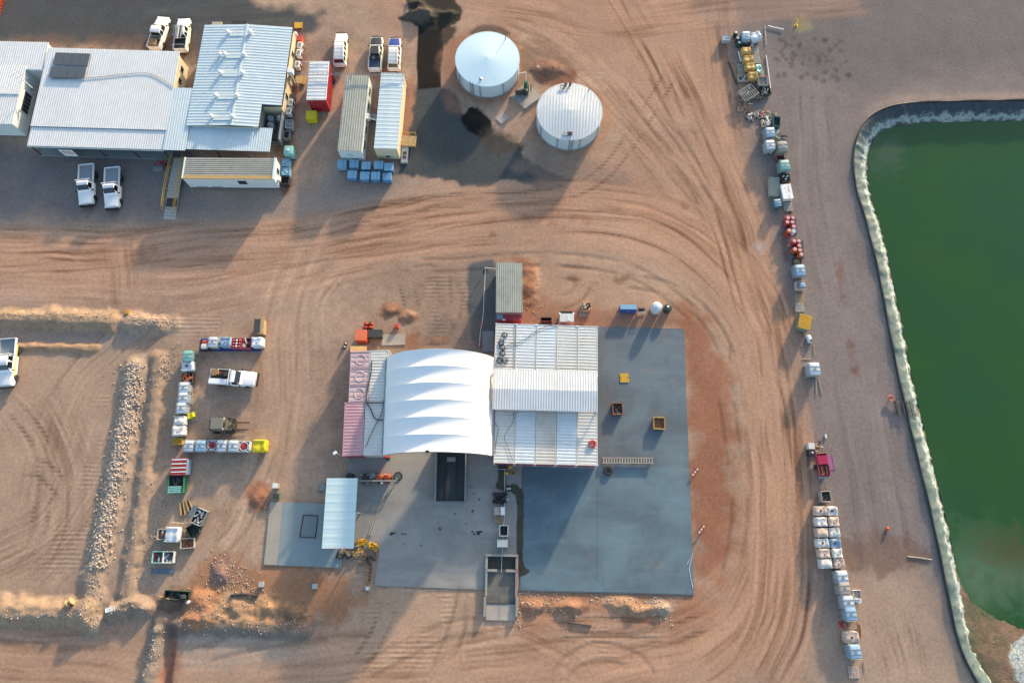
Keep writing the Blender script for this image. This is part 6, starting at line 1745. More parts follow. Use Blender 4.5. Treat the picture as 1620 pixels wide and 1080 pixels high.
sheet('grey square plate lying west of the flat roofed shed', 509, 770, .8, .8, m_wallgrey, 0, .25, 'plate', 'plate')

# ---- workshop yard
c = G(598, 760, .9); t = thing('work_bench', 'long steel work bench of tools beside the flat roofed shed', 'bench', (c.x, c.y, .07))
part('top', MB().box(.0, 0, .85, 4.3, .12, .1), m_concl, t)
for x in (-2.0, -.7, .7, 2.0): part('leg', MB().tube([(x, 0, 0), (x, 0, .85)], .04, 5), m_steel, t)
for k in range(9): part('tool', MB().box(-1.7 + k * .42, -.25, .45 + .1 * (k % 2), .22, .2, .3, .3 * k), (m_dark, m_wallgrey, m_redplastic, m_green, m_dark, m_fibc, m_redplastic, m_dark, m_steel)[k], t)
def engine(label, px, py, m, name='engine_unit'):
    c = G(px, py, .6); t = thing(name, label, 'engine', (c.x, c.y, .07), R.uniform(-.3, .3))
    part('block', MB().rbox(.38, .3, .28, .1, (0, 0, .42)), m, t, True); part('cover', MB().lathe([(.05, .0), (.22, .02), (.22, .16), (.1, .2)], 12, (.1, .05, .68)), m, t, True)
    part('flywheel', MB().lathe([(.05, -.06), (.28, -.05), (.28, .05), (.05, .06)], 14, (.44, 0, .4), 'x'), m_dark, t); part('base', MB().box(0, 0, .08, .8, .6, .12), m_dark, t)
    part('exhaust', MB().tube([(-.2, .1, .6), (-.3, .15, .9), (-.5, .15, .95)], .05, 6), m_steel, t)
engine('black engine at the west end of the work bench', 578, 753, m_dark); engine('grey engine next to the orange pair by the bench', 589, 752, m_wallgrey); engine('orange engine, western of the orange pair by the bench', 601, 754, m_orplastic); engine('red orange engine, eastern of the orange pair by the bench', 613, 754, m_orange); engine('dark engine with white label beside the shed roof corner', 553, 752, m_shade)
def ring(label, px, py, r, tr, m, z, n=3, name='hose_coil', cat='hose', group=None):
    c = G(px, py, z); t = thing(name, label, cat, (c.x, c.y, z), R.uniform(0, 6), group)
    for k in range(n):
        part('turn', MB().tube([((r - .06 * k) * math.cos(q * PI / 12) + .03 * k, (r - .05 * k) * math.sin(q * PI / 12), tr + tr * 1.6 * (k % 2) + .02 * math.sin(q)) for q in range(24)], tr, 6, True), m, t)
    part('tie', MB().box(r - .05, 0, tr * 2, .2, .08, tr * 3), m_dark, t)
    return t
ring('thin black hose loop on the yard at the east end of the bench', 630, 753, .48, .035, m_black, .08, 2)
pp = [(623, 765), (612, 786), (600, 806), (590, 826), (583, 846)]
for k, d_ in enumerate((0, 3.2)):
    pipe_(('thin yellowish drain rail running down the yard, western of the two', 'thin yellowish drain rail running down the yard, eastern of the two')[k], [(x + d_, y + d_ * .3) for x, y in pp], .07, m_concl, .13, 'drain_rail', 'rail')
for k, (x, y, a) in enumerate(((572, 858, .2), (590, 864, -.4), (566, 873, .7))):
    c = G(x, y, .3); t = thing('yellow_roller', ('bright yellow cable tangle nearest the flat roofed shed corner', 'bright yellow cable tangle on the yard edge east of the shed corner', 'faded orange cloth heap south of the yellow tangles')[k], 'tangle', (c.x, c.y, .07), a)
    q = random.Random(k + 3)
    for j in range(9): part('strand', MB().tube([(q.uniform(-.65, .65), q.uniform(-.35, .35), q.uniform(.05, .35)) for i in range(4)], q.uniform(.03, .09), 5), (m_yellow, m_yellow, m_tan)[k], t)
    part('mat', lump(.55, .4, .1, k), (m_yellow, m_yellow, m_tan)[k], t)
for k, (x, y) in enumerate(((536, 876), (548, 876))):
    c = G(x, y, .3); t = thing('tarp_heap', ('dark folded tarp, western of the two south of the shed', 'dark folded tarp, eastern of the two south of the shed')[k], 'tarp', (c.x, c.y, .1), k * .8)
    part('fold', MB().loft([[(-.4, -.5, 0), (0, -.4, .4), (.4, -.5, 0)], [(-.3, .1, 0), (.05, .1, .5), (.35, .1, 0)], [(-.1, .5, 0), (0, .5, .12), (.1, .5, 0)]]), m_shade, t); part('flap', MB().box(.2, -.35, .04, .5, .4, .06, .4), m_shade, t)
t = thing('steel_offcuts', 'heap of dark steel offcuts below the yellow tangles', 'scrap', vloc(G(584, 882, .2), .0)); junk(t, [m_dark, m_soilb, m_dkgreen], 16, .9, .5, .15, 12, .3, .8)
t = thing('chain_heap', 'rusty chain heap strung along the yard edge at its west corner', 'chain', vloc(G(584, 905), 0))
for k in range(16): part('link', MB().tube([(.12 * math.cos(q) + .18 * math.sin(k * 2.1), .9 - k * .13 + .09 * math.sin(q), .1 + .05 * (k % 2)) for q in np.linspace(0, 5.5, 7)], .04, 4, True), (m_soilb, m_dark, m_tan)[k % 3], t)
t = thing('marker_block', 'small white concrete marker block at the yard west corner', 'block', vloc(G(582, 930), 0)); part('block', MB().box(0, 0, .15, .5, .45, .3), m_concl, t); part('cap', MB().box(0, 0, .31, .3, .3, .03), m_white, t)
# items beside the drain
c = G(791, 788, .4); t = thing('black_hose_heap', 'black heap of hoses north of the white boxes in the yard', 'hoses', (c.x, c.y, .07))
q = random.Random(9)
for j in range(14): part('hose', MB().tube([(q.uniform(-.7, .7) + .3 * math.cos(i), q.uniform(-.6, .6) * .3 + .55 * math.sin(i + j) + .1, .1 + q.uniform(0, .4)) for i in range(6)], .07, 5), m_black if j % 3 else m_dark, t)
t = bin_('white box with an open lid beside the drain', 790, 808, 1.2, .85, .8, m_concl, 0); part('lid', MB().box(.38, 0, .84, .5, .86, .06), m_white, t); part('lid', MB().box(-.28, 0, .82, .6, .8, .05), m_concl, t)
t = thing('slatted_crate', 'brown slatted crate beside the drain below the white box', 'crate', vloc(G(789, 821, .5), .07))
for k in range(6): part('slat', MB().box(-.35 + k * .13, 0, .45, .07, .75, .04), m_wood, t)
for s in (-1, 1): part('side', MB().box(0, s * .37, .24, .85, .04, .42), m_wood, t); part('end', MB().box(s * .42, 0, .24, .04, .7, .42), m_wood, t)
part('strap', MB().box(.42, .0, .49, .06, .8, .04), m_concl, t)
t = bin_('white rimmed square tub of black liquid beside the drain', 797, 839, .95, 1.15, .7, m_white, 0, m_black, .55)
t = thing('white_cabinet', 'pale grey cabinet north of the settling pit', 'cabinet', vloc(G(795, 859, .7), .07)); part('case', MB().box(0, 0, .4, 1.15, .75, .8), m_silver, t); part('lid', MB().box(0, 0, .82, 1.2, .8, .05), m_silver, t)
for k in range(4): part('tap', MB().tube([(.58, -.25 + k * .17, .5), (.72, -.25 + k * .17, .5)], .03, 5), m_dark, t)
pipe_('thin pale hose running south along the drain to the settling pit', [(798, 735), (799, 790), (796, 850), (794, 880), (793, 905)], .03, m_white, .16, 'hose', 'hose')
t = thing('yellow_pump', 'small yellow pump with tan bucket below the east block', 'pump', vloc(G(804, 748, .3), .1)); part('body', MB().lathe([(.05, 0), (.22, .05), (.22, .4), (.1, .5)], 12, (-.15, 0, 0)), m_yellow, t, True); part('bucket', MB().lathe([(.2, 0), (.28, .5), (.24, .5), (.18, .1)], 14, (.55, .05, 0)), m_tan, t, True); part('handle', MB().box(.2, .3, .25, .35, .06, .1), m_yellow, t)
t = thing('dark_grate_box', 'dark machine box tucked under the south row roof edge', 'machine', vloc(G(796, 738, .8), .1)); part('case', MB().box(0, 0, .45, 1.1, .5, .9), m_dark, t); part('frame', MB().tube([(-.9, -.3, .1), (-.9, -.3, .95), (.7, -.3, .95), (.7, -.3, .1)], .04, 5), m_steel, t); part('tray', MB().box(.85, -.1, .9, .5, .3, .06), m_yellow, t)
for k, (x, y) in enumerate(((803, 773), (803, 790))):
    t = thing('white_cup', ('pair of small white caps on the concrete north of the hose heap', 'single small white cap east of the hose heap')[k], 'cap', vloc(G(x, y), .11)); part('cap', MB().lathe([(.1, 0), (.11, .12), (.02, .14)], 10), m_white, t)
    if not k: part('cap', MB().lathe([(.1, 0), (.11, .12), (.02, .14)], 10, (.26, .02, 0)), m_white, t)
# on the slab
t = thing('yellow_plate', 'square yellow steel plate lying flat on the slab', 'plate', vloc(G(987.5, 598), .11)); part('plate', MB().box(0, 0, .03, 1.05, 1.1, .06), m_yellow, t)
for s in (-1, 1): part('lifting_eye', MB().tube([(s * .4 + .06 * math.cos(q), .06 * math.sin(q), .07) for q in np.linspace(0, 5.5, 8)], .015, 4, True), m_dark, t)
t = bin_('square steel skip with black contents on the slab by the east block', 977, 646, 1.15, 1.3, .66, m_soilo, 1, m_black, .8, name='skip_bin')
for s in (-1, 1): part('lifting_lug', MB().box(s * .6, 0, .4, .1, .3, .25), m_dark, t)
t = bin_('square tan steel skip, the emptier one further out on the slab', 1043, 669, 1.3, 1.35, .66, m_tan, -3, m_soilb, .35, name='skip_bin')
for s in (-1, 1): part('lifting_lug', MB().box(s * .68, 0, .4, .1, .3, .25), m_tan, t)
c = G(993, 728, .4); t = thing('roller_conveyor', 'pale ladder-like roller conveyor at the foot of the east block', 'conveyor', (c.x, c.y, .1), math.radians(-.3))
for s in (-1, 1): part('side_rail', MB().box(0, s * .3, .34, 5.9, .07, .14), m_concl, t)
for k in range(19): part('roller', MB().tube([(-2.8 + k * .31, -.28, .37), (-2.8 + k * .31, .28, .37)], .055, 6), m_concl, t)
for x in (-2.7, -.9, .9, 2.7):
    for s in (-1, 1): part('leg', MB().box(x, s * .3, .14, .07, .07, .27), m_steel, t)
c = G(962, 744.5, .15); t = thing('tyre', 'black tyre lying on the slab below the roller conveyor', 'tyre', (c.x, c.y, .115)); part('carcass', MB().lathe([(.3, .0), (.46, .0), (.52, .06), (.52, .22), (.46, .28), (.3, .28), (.26, .2), (.26, .08)], 24, cap=False), m_black, t, True); part('bead', MB().tube([(.29 * math.cos(q * PI / 10), .29 * math.sin(q * PI / 10), .27) for q in range(20)], .03, 5, True), m_dark, t)
ring('red coiled hose on the south east corner of the container roof', 937, 702, .42, .05, m_redplastic, 2.93, 4)
for k, (x, y) in enumerate(((798, 530), (793, 542), (794, 549), (795, 559), (790, 570), (799, 570))):
    ring(('black hose coil alone at the top of the north row roof cluster', 'black hose coil second from the top of the roof cluster', 'black hose coil third from the top of the roof cluster', 'black hose coil fourth from the top of the roof cluster', 'black hose coil at the bottom left of the roof cluster', 'black hose coil at the bottom right of the roof cluster')[k], x, y, .33, .03, m_black, 2.93, 2, group='hose coils on the north row roof')
def cable(label, pts, z, r=.03, m=None, name='cable'):
    P = smooth_line(np.array([(G(a, b, z).x, G(a, b, z).y) for a, b in pts]), 6); P = [Vector((x, y, z)) for x, y in P]
    return solo(name, MB().tube(P, r, 5), m or m_black, label, 'cable', vloc(P[0]))
cable('black cable curving over the north row roof to the white fan unit', [(796, 556), (805, 545), (825, 540), (845, 526), (862, 517), (882, 512)], 2.98)
cable('thin black cable along the west end of the south row roof', [(781, 668), (788, 676), (786, 692), (784, 704), (783, 718)], 2.98, .03); cable('black V-shaped cable on the second south row container', [(812, 652), (811, 668), (798, 690), (803, 706), (811, 728)], 2.98, .025)
cable('long black hose down the seam between pink and white containers', [(588, 570), (587, 590), (583, 608), (580, 634), (586, 646), (594, 662), (606, 664)], 3.0, .06, name='hose')
cable('black hose looping across the white containers beside the shelter', [(611, 612), (607, 634), (603, 655), (590, 680), (578, 708)], 3.0, .035, name='hose')
cable('straight dark lashing across the white containers near their joint', [(580, 636.5), (595, 637), (608, 637)], 2.99, .05)
cable('dark line along the north edge of the raised roof joint', [(815, 512), (815, 545), (814, 582)], 2.98, .025)
# white fan unit on the north row
c = G(897, 506, 2.6); t = thing('fan_unit', 'white cooling unit with a black fan at the north edge of the east block', 'cooler', (c.x, c.y + .3, 0))
part('case', MB().box(0, 0, 1.3, 1.65, 1.0, 2.6), m_contw, t); part('fan_shroud', MB().box(0, .75, 1.0, 1.5, .5, 1.9), m_dark, t); 
for k in range(3): part('fan', MB().lathe([(.05, 1.95), (.22, 1.97), (.2, 2.1), (.04, 2.05)], 10, (-.45 + k * .45, .75, 0)), m_black, t)
for s in (-1, 1): part('pipe', MB().lathe([(.12, 1.9), (.12, 2.4), (.02, 2.4)], 8, (s * .82, .6, 0)), m_white, t)
part('door', MB().box(.2, 0, 2.615, .3, .7, .03), m_wallw, t)
t = bin_('low dark red frame crate against the north row wall', 864, 507, 1.3, .8, .8, m_dark, 0, None); part('rail', MB().box(0, -.1, .82, 1.2, .05, .04), m_redplastic, t)
# goods north of the slab
t = bin_('small pallet crate of pale parts north of the fan unit', 928, 485, 1.1, 1.0, .7, m_wood, 3); junk(t, [m_concl, m_fibc, m_wood], 10, .45, .4, .6, 4)
pallet('grey pallet on the dirt just below the crate of pale parts', 924, 494, 90, m_woodg)
t = thing('blue_tool_chest', 'blue tool chest with a pale top north of the slab', 'chest', vloc(G(994, 487, .9), 0), 0)
part('case', MB().box(0, 0, .45, 1.9, .8, .9), m_blue, t); part('lid', MB().box(0, .12, .93, 1.95, .62, .07), m_bluecr2, t); part('latch', MB().box(0, -.42, .6, .3, .05, .2), m_steel, t)
t = thing('compressor', 'small black and grey compressor between the blue chest and the white tank', 'compressor', vloc(G(1015, 490, .5), 0)); part('frame', MB().tube([(-.45, -.4, .1), (.45, -.4, .1), (.45, .4, .1), (-.45, .4, .1)], .04, 5, True).tube([(-.45, -.4, .1), (-.45, -.4, .7), (.45, -.4, .7), (.45, -.4, .1)], .04, 5), m_steel, t); part('motor', MB().lathe([(.05, -.35), (.25, -.33), (.25, .3), (.08, .38)], 12, (0, .1, .5), 'x'), m_dark, t, True); junk(t, [m_wallgrey, m_dark, m_steel], 7, .4, .35, .45, 7)
t = thing('white_water_tank', 'upright white plastic tank north of the slab', 'tank', vloc(G(1040, 484, 1.5), 0)); part('body', MB().lathe([(.5, .0), (.62, .06), (.62, 1.3), (.5, 1.5), (.15, 1.58)], 20), m_ibc, t, True); part('lid', MB().lathe([(.16, 1.58), (.16, 1.64), (.02, 1.64)], 12), m_white, t)
t = thing('black_drum', 'squat black tank beside the white plastic tank', 'tank', vloc(G(1057, 486, 1.0), 0)); part('body', MB().lathe([(.42, 0), (.5, .05), (.5, .9), (.4, 1.0), (.1, 1.02)], 18), m_dkgreen, t, True); part('lid', MB().box(0, .1, 1.05, .25, .25, .06), m_white, t); part('strap', MB().lathe([(.52, .5), (.52, .56)], 18, cap=False), m_dark, t)
# generator set north of the pink stack
t = thing('orange_generator', 'orange cubical generator north of the pink containers', 'generator', vloc(G(571, 530, 1.4), 0)); part('case', MB().box(0, 0, .75, 1.25, 1.3, 1.4), m_orange, t); part('lid', MB().box(0, 0, 1.47, 1.3, 1.35, .05), mat('faded_orange_paint', S(236, 128, 88), .6), t); part('skid', MB().box(0, 0, .04, 1.35, 1.4, .08), m_dark, t)
t = thing('dark_tool_bin', 'low charcoal steel bin butted against the orange generator', 'bin', vloc(G(593, 527, .9), 0)); part('case', MB().box(0, 0, .42, 1.7, .9, .85), m_shade, t); part('lid', MB().box(0, 0, .87, 1.75, .95, .05), m_shade, t); part('handle', MB().box(0, -.48, .6, .5, .05, .06), m_steel, t)
t = thing('red_fire_reel', 'bright red hose reel unit north of the orange generator', 'hose reel', vloc(G(582, 514, .7), 0)); 
for k in range(4): part('reel', MB().lathe([(.08, -.1), (.3, -.1), (.3, .1), (.08, .1)], 12, (-.3 + .6 * (k % 2), -.2 + .45 * (k // 2), .4), 'y'), m_orange if k else m_redplastic, t)
part('stand', MB().box(0, 0, .08, 1.0, .9, .12), m_dark, t); part('cap', MB().box(.3, .35, .75, .25, .2, .1), m_green, t)
t = thing('orange_cone_block', 'small pink orange block on the soil east of the hose reel', 'block', place(627, 515)); part('block', MB().box(0, 0, .25, .5, .5, .5), m_orange, t); part('top', MB().box(0, 0, .52, .4, .4, .05), m_redplastic, t)
q_ = frame((604, 529), (641, 528), (603, 546), .1)
solo('concrete_footing', fbox(q_, 0, q_[3], 0, q_[4], 0, .08), m_concl, 'pale concrete footing between generator and shelter', 'footing', vloc(q_[0], 0))
for k, (x, y) in enumerate(((545, 542), (543, 547))):
    t = thing('black_lamp_foot', ('tiny black and white marker post west of the generator, northern one', 'tiny black and white marker post west of the generator, southern one')[k], 'post', place(x, y)); part('foot', MB().box(0, 0, .1, .35, .3, .2), m_black, t); part('head', MB().box(.08, 0, .3, .16, .16, .2), m_white, t)
t = thing('yellow_step', 'pale yellow step platform at the north end of the pink containers', 'platform', vloc(G(567, 552, 2.3), 0)); part('deck', MB().box(0, 0, 2.25, 1.9, .7, .1), mat('pale_yellow_deck', S(240, 200, 130), .7), t)
for s in (-1, 1): part('bracket', MB().tube([(s * .8, -.25, 0), (s * .8, .25, 2.2)], .06, 5), m_steel, t)
t = thing('flood_lamp', 'small white floodlight at the south west corner of the pink containers', 'lamp', vloc(G(530, 716, 2.8), 0)); part('head', MB().box(0, 0, 2.8, .4, .3, .25, .6), m_white, t); part('arm', MB().tube([(0, 0, 2.7), (.7, -.3, 2.6)], .04, 5), m_steel, t); part('lens', MB().box(-.1, -.12, 2.7, .25, .1, .15, .6), m_lamp, t)
t = thing('red_reel', 'small red hose reel below the south west corner of the shelter', 'hose reel', vloc(G(611, 722, 1.2), .07)); part('reel', MB().lathe([(.08, -.12), (.38, -.1), (.38, .1), (.08, .12)], 14, (0, 0, 1.1), 'y'), m_redplastic, t, True); part('stand', MB().box(0, 0, .5, .12, .3, 1.0), m_dark, t); part('base', MB().box(0, 0, .03, .5, .5, .06), m_dark, t)
# chain barrier with posts on the teal pad
pts = [(768, 428), (766, 460), (764, 500), (760, 524), (758, 548)]
t = thing('rope_barrier', 'white rope barrier along the dark pad west of the ribbed store', 'barrier', vloc(G(768, 428), 0))
off = t.location.copy()
for k, (x, y) in enumerate(((768, 428), (761, 515), (759, 545))):
    c = G(x, y); part('post', MB().tube([(c.x - off.x, c.y - off.y, 0), (c.x - off.x, c.y - off.y, 1.1)], .05, 6), m_redplastic if k else m_white, t); part('foot', MB().lathe([(.05, .06), (.28, .03), (.28, 0)], 12, (c.x - off.x, c.y - off.y, 0)), m_black if k == 0 else m_redbox, t)
P = smooth_line(np.array([(G(a, b, 1).x, G(a, b, 1).y) for a, b in pts]), 5)
part('rope', MB().tube([(x - off.x, y - off.y, .95 - .12 * math.sin(i * .5) ** 2) for i, (x, y) in enumerate(P)], .03, 5), m_white, t); c2_ = G(784, 426, 1); part('rope', MB().tube([(0, 0, 1.0), (c2_.x - off.x, c2_.y - off.y, 1.2)], .03, 5), m_white, t)
sheet('grey steel ramp sheet between the rope barrier and the east block', 772, 540, 1.4, 2.6, m_wallgrey, 0, .08)
# markers east of the slab
for k, (x, y) in enumerate(((1100, 747), (1110, 838))):
    t = thing('barrier_board', ('red and white barrier board lying east of the slab, northern one', 'red and white barrier board lying east of the slab, southern one')[k], 'barrier', place(x, y), math.radians(-42))
    for j in range(6): part('band', MB().box(0, -.5 + j * .2, .35, .12, .19, .12), m_white if j % 2 else m_redplastic, t)
    for s in (-1, 1): part('leg', MB().tube([(-.25, s * .4, 0), (0, s * .4, .4), (.25, s * .4, 0)], .03, 4), m_dark, t)
pipe_('thin white cord trailing over the south east slab corner', [(1087, 892), (1096, 875), (1090, 900), (1096, 930)], .025, m_white, .13, 'cord', 'cord')
pipe_('rusty auger shaft lying on the dirt south of the slab', [(900, 984), (912, 986), (936, 989)], .09, m_dark, .12, 'auger', 'auger')

# ---- along the crib building's east wall
acs = [((475, 73), 'air conditioner second from the north along the cream wall'), ((473, 85), 'air conditioner third from the north along the cream wall'), ((471, 103), 'air conditioner just north of the timber step on the cream wall'), ((460, 163), 'air conditioner north of the last one on the cream wall'), ((458, 177), 'southernmost air conditioner near the recessed yard')]
for (x, y), lab in acs:
    t = thing('air_conditioner', 'white ' + lab, 'air conditioner', vloc(G(x, y, .9), 0), math.radians(-4), 'air conditioners along the cream wall')
    cpart('case', 'acc', lambda: MB().rbox(.32, .48, .4, .05, (0, 0, .75)), m_white, t); cpart('fan_grille', 'acg', lambda: MB().lathe([(.05, 0), (.28, .0), (.28, .03), (.05, .03)], 14, (.33, 0, .75), 'x'), m_dark, t)
    for s in (-1, 1): cpart('stand', 'acs%d' % s, lambda: MB().box(0, s * .35, .17, .6, .06, .34), m_steel, t)
    cpart('top_vent', 'act', lambda: MB().box(0, 0, 1.16, .4, .6, .02), m_wallgrey, t)
t = thing('red_extinguisher_box', 'red box at the north end of the cream wall', 'box', vloc(G(474, 61, .9), 0)); part('case', MB().box(0, 0, .5, .6, .7, 1.0), m_orange, t); part('lid', MB().box(0, 0, 1.02, .65, .75, .05), m_redplastic, t)
t = thing('gas_bottle', 'white gas bottle at the north east corner of the crib building', 'bottle', vloc(G(466, 52, 1.2), 0)); part('body', MB().lathe([(.1, 0), (.28, .05), (.28, 1.1), (.15, 1.3)], 14), m_white, t, True); part('valve', MB().lathe([(.06, 1.3), (.06, 1.42)], 8), m_steel, t)
sheet('yellow plate on the asphalt at the north east corner of the crib building', 472, 40, 1.1, .95, m_yellow, 0, .1, 'plate', 'plate'); sheet('pale slab against the north wall of the crib building', 343, 37, 1.3, .5, m_concl, 0, .3, 'slab', 'slab', .1); sheet('dark solar sheet leaning at the north wall of the crib building', 378, 36, 2.0, .6, m_black, 0, .06, 'sheet', 'sheet', .5)
t = thing('timber_step', 'tan timber landing at the cream wall door', 'step', vloc(G(473, 126, .4), 0)); part('deck', MB().box(0, 0, .35, 1.0, 1.2, .1), m_tan, t); part('tread', MB().box(.7, 0, .17, .4, 1.2, .1), m_tan, t); part('rail', MB().tube([(-.4, .6, .4), (-.4, .6, 1.3), (.4, .6, 1.3)], .04, 5), m_dark, t)
t = thing('white_dish', 'white bracketed service box high on the cream wall', 'box', vloc(G(459, 112, 2.9), 0)); part('case', MB().box(0, 0, 2.7, .7, .7, .7), m_white, t); part('bracket', MB().box(-.2, 0, 1.2, .2, .3, 2.3), m_steel, t)
t = thing('black_bin', 'black wheelie bin by the cream wall', 'bin', vloc(G(462, 153, .9), 0)); part('body', MB().box(0, 0, .5, .6, .6, .9), m_black, t); part('lid', MB().box(0, 0, .98, .66, .66, .08), m_shade, t); part('handle', MB().box(.3, 0, .95, .08, .5, .05), m_dark, t)
bin_('grey tub just south of the recessed yard', 457, 196, .9, 1.2, 1.0, m_silver, 0, m_wallgrey, .9); bin_('dark narrow service box on the recessed yard edge', 453, 213, .8, 1.1, .9, m_wallgrey, 0, m_black, .8)
t = thing('square_water_tank', 'square pale tank with a round cap east of the verandah', 'tank', vloc(G(456, 237, 1.5), 0)); part('body', MB().rbox(.6, .65, .7, .15, (0, 0, .8)), m_ibcg, t, True); part('cap', MB().lathe([(.22, 1.5), (.22, 1.58), (.02, 1.58)], 14), m_ibc, t); part('stand', MB().box(0, 0, .08, 1.1, 1.2, .12), m_dark, t)
t = thing('yellow_rail', 'short yellow guard rail beside the square tank', 'guard rail', vloc(G(466, 243), 0)); part('rail', MB().tube([(0, -.7, 0), (0, -.7, 1.0), (0, .7, 1.0), (0, .7, 0)], .05, 6), m_yellow, t); part('rail', MB().tube([(0, -.7, .5), (0, .7, .5)], .04, 5), m_yellow, t)
for k, (x, y, mm) in enumerate(((452, 257, m_bluecr2), (452, 271, m_bluecr2), (451, 285, m_dark))):
    bin_(('pale blue lidded crate north of its neighbours at the hut east end', 'pale blue crate in the middle at the hut east end', 'dark mesh crate southernmost at the hut east end')[k], x, y, 1.0, 1.05, .9, mm, 0, mm if k < 2 else m_dark, .96 if k < 2 else .5)
t = thing('yellow_cube_bin', 'bright yellow cubical bin south of the red hut', 'bin', vloc(G(493, 183, 1.0), 0), 0); part('body', MB().loft([[(-.62, -.6, .1), (.62, -.6, .1), (.62, .6, .1), (-.62, .6, .1)], [(-.66, -.62, 1.1), (.66, -.62, 1.1), (.66, .62, 1.1), (-.66, .62, 1.1)]]), m_yelbag, t); part('lid', MB().rbox(.68, .64, .06, .05, (0, 0, 1.16)), m_yelbag, t); part('skid', MB().box(0, 0, .05, 1.1, 1.1, .1), m_dark, t)
c = G(526, 130); t = thing('tyre', 'black tyre on the ground east of the red hut', 'tyre', (c.x, c.y, 0)); part('carcass', MB().lathe([(.25, .0), (.38, .0), (.44, .06), (.44, .22), (.38, .26), (.25, .26), (.2, .2), (.2, .08)], 20, cap=False), m_black, t, True); part('bead', MB().tube([(.24 * math.cos(q * PI / 8), .24 * math.sin(q * PI / 8), .25) for q in range(16)], .03, 5, True), m_dark, t)
t = thing('red_trolley', 'red trolley of gear beside the yellow railed ramp', 'trolley', vloc(G(254, 257, .8), 0)); part('tray', MB().box(0, 0, .6, 1.0, .7, .1), m_redbox, t); junk(t, [m_redplastic, m_dark, m_redbox], 8, .5, .4, .7, 3)
for s in (-1, 1): part('wheel', MB().lathe([(.05, -.05), (.2, -.05), (.2, .05), (.05, .05)], 10, (s * .45, 0, .2), 'x'), m_black, t)
sheet('pale plate on the ground below the red trolley', 250, 267, 1.3, .7, m_wallgrey, 0, .04)
# ---- blue crates south of the portable offices
bl = [(541, 259, 0), (560, 259, 0), (579, 262, 0), (599, 261, 0), (615, 264, 0), (557, 276, 0), (577, 278, 0), (594, 278, 0), (612, 279, 1)]
bn = ['first from the west in the back row', 'second from the west in the back row', 'third from the west in the back row', 'fourth from the west in the back row', 'at the east end of the back row', 'at the west end of the front row', 'second from the west in the front row', 'third from the west in the front row', 'slatted and open at the east end of the front row']
for k, (x, y, op) in enumerate(bl):
    t = thing('blue_crate', 'blue plastic crate, ' + bn[k], 'crate', vloc(G(x, y, 1.0), 0), math.radians(R.uniform(-2, 2)), 'blue crates by the portable offices')
    cpart('box', 'blb', lambda: MB().rbox(.56, .52, .42, .06, (0, 0, .56)), m_bluecr2 if k in (0, 1, 3) else m_bluecr, t)
    for s in (-1, 1): cpart('runner', 'blr%d' % s, lambda: MB().box(s * .42, 0, .07, .14, 1.0, .14), m_dark, t)
    if not op:
        cpart('lid', 'bll', lambda: MB().rbox(.60, .56, .04, .035, (0, 0, 1.0)), m_bluecr2, t); cpart('strap', 'bls', lambda: MB().box(.2, 0, 1.045, .05, 1.1, .02), m_bluecr, t)
    else:
        for j in range(5): part('slat', MB().box(-.48 + j * .24, 0, 1.0, .08, 1.05, .04), m_bluecr2, t)
t = thing('orange_barrier', 'orange mesh barrier cut by the top left frame corner', 'barrier', vloc(G(-2, 12), 0)); 
for j in range(8): part('mesh_bar', MB().box(0, -1.6 + j * .45, .5, 1.1, .1, .9, .05), m_orange, t)
part('rail', MB().box(.5, 0, .95, .08, 3.6, .08), m_orange, t)
c = place(1262, 36)
t = thing('yellow_ground_cone', 'yellow hydrant marker on the stained gravel at the top right', 'marker', c); part('post', MB().lathe([(.3, 0), (.16, .06), (.12, .2), (.03, .24)], 10), m_yellow, t, True); part('pipe', MB().tube([(0, .1, .08), (.3, 1.0, .08)], .06, 5), m_yellow, t)
c = place(199, 492); t = thing('yellow_marker', 'small faded yellow marker in the berm gap', 'marker', c); part('base', MB().box(0, 0, .1, .5, .5, .2), m_yellow, t); part('post', MB().tube([(0, 0, .2), (.05, 0, .8)], .05, 5), m_yellow, t)
# ------------------------------------------------------------------ east row beside the pond road, north to south
t = bin_('small pale lidded bin at the north west of the scrap row', 1149, 60, 1.0, .9, .7, m_silver, 0, m_silver, .98)
for k, (x, y) in enumerate(((1165, 51), (1168, 60), (1170, 67))): drum(('dark green drum furthest north in the scrap row', 'dark green drum in the middle of three in the scrap row', 'dark green drum with pale lid beside the yellow bags')[k], x, y, m_dkgreen, 'dark drums at the north end')
tote('pale tote at the north end of the scrap row', 1180, 57, 0, m_ibcb, None); bag('white plastic heap at the north east of the scrap row', 1196, 56, 20, m_ibc, None, 0, .42, .72, .6, flap=False); t = bin_('dark steel crate of white parts above the yellow bags', 1180, 67, 1.2, .7, .6, m_dark, 0); junk(t, [m_white, m_dark, m_concl], 9, .5, .3, .5, 3)
t = thing('white_bucket', 'small white bucket above the wire racks', 'bucket', place(1191, 68)); part('body', MB().lathe([(.15, 0), (.2, .4), (.16, .4), (.12, .1)], 12), m_white, t, True); part('handle', MB().tube([(-.2, 0, .4), (0, .05, .5), (.2, 0, .4)], .015, 4), m_steel, t)
for k, (x, y) in enumerate(((1181, 80), (1184, 93), (1187, 105), (1191, 119))): bag('weathered yellow bag, %s from the north in the stack of four' % ROWN[k], x, y, 3, m_oldyel, 'weathered yellow bags', k, .5, .6, .5, flap=False)
for k, (x, y) in enumerate(((1195, 77), (1196, 86), (1198, 95))): pallet('grey wire pallet, %s from the north along the yellow bags' % ROWN[k], x, y, 2, m_woodg, 'wire pallets', sc=.8)
bag('slumped pale green sack east of the yellow bags', 1202, 105, 8, m_ibcg, None, 3, .3, .38, .6, flap=False); pallet('grey pallet below the slumped pale green sack', 1203, 117, 0, m_woodg, None, sc=.8)
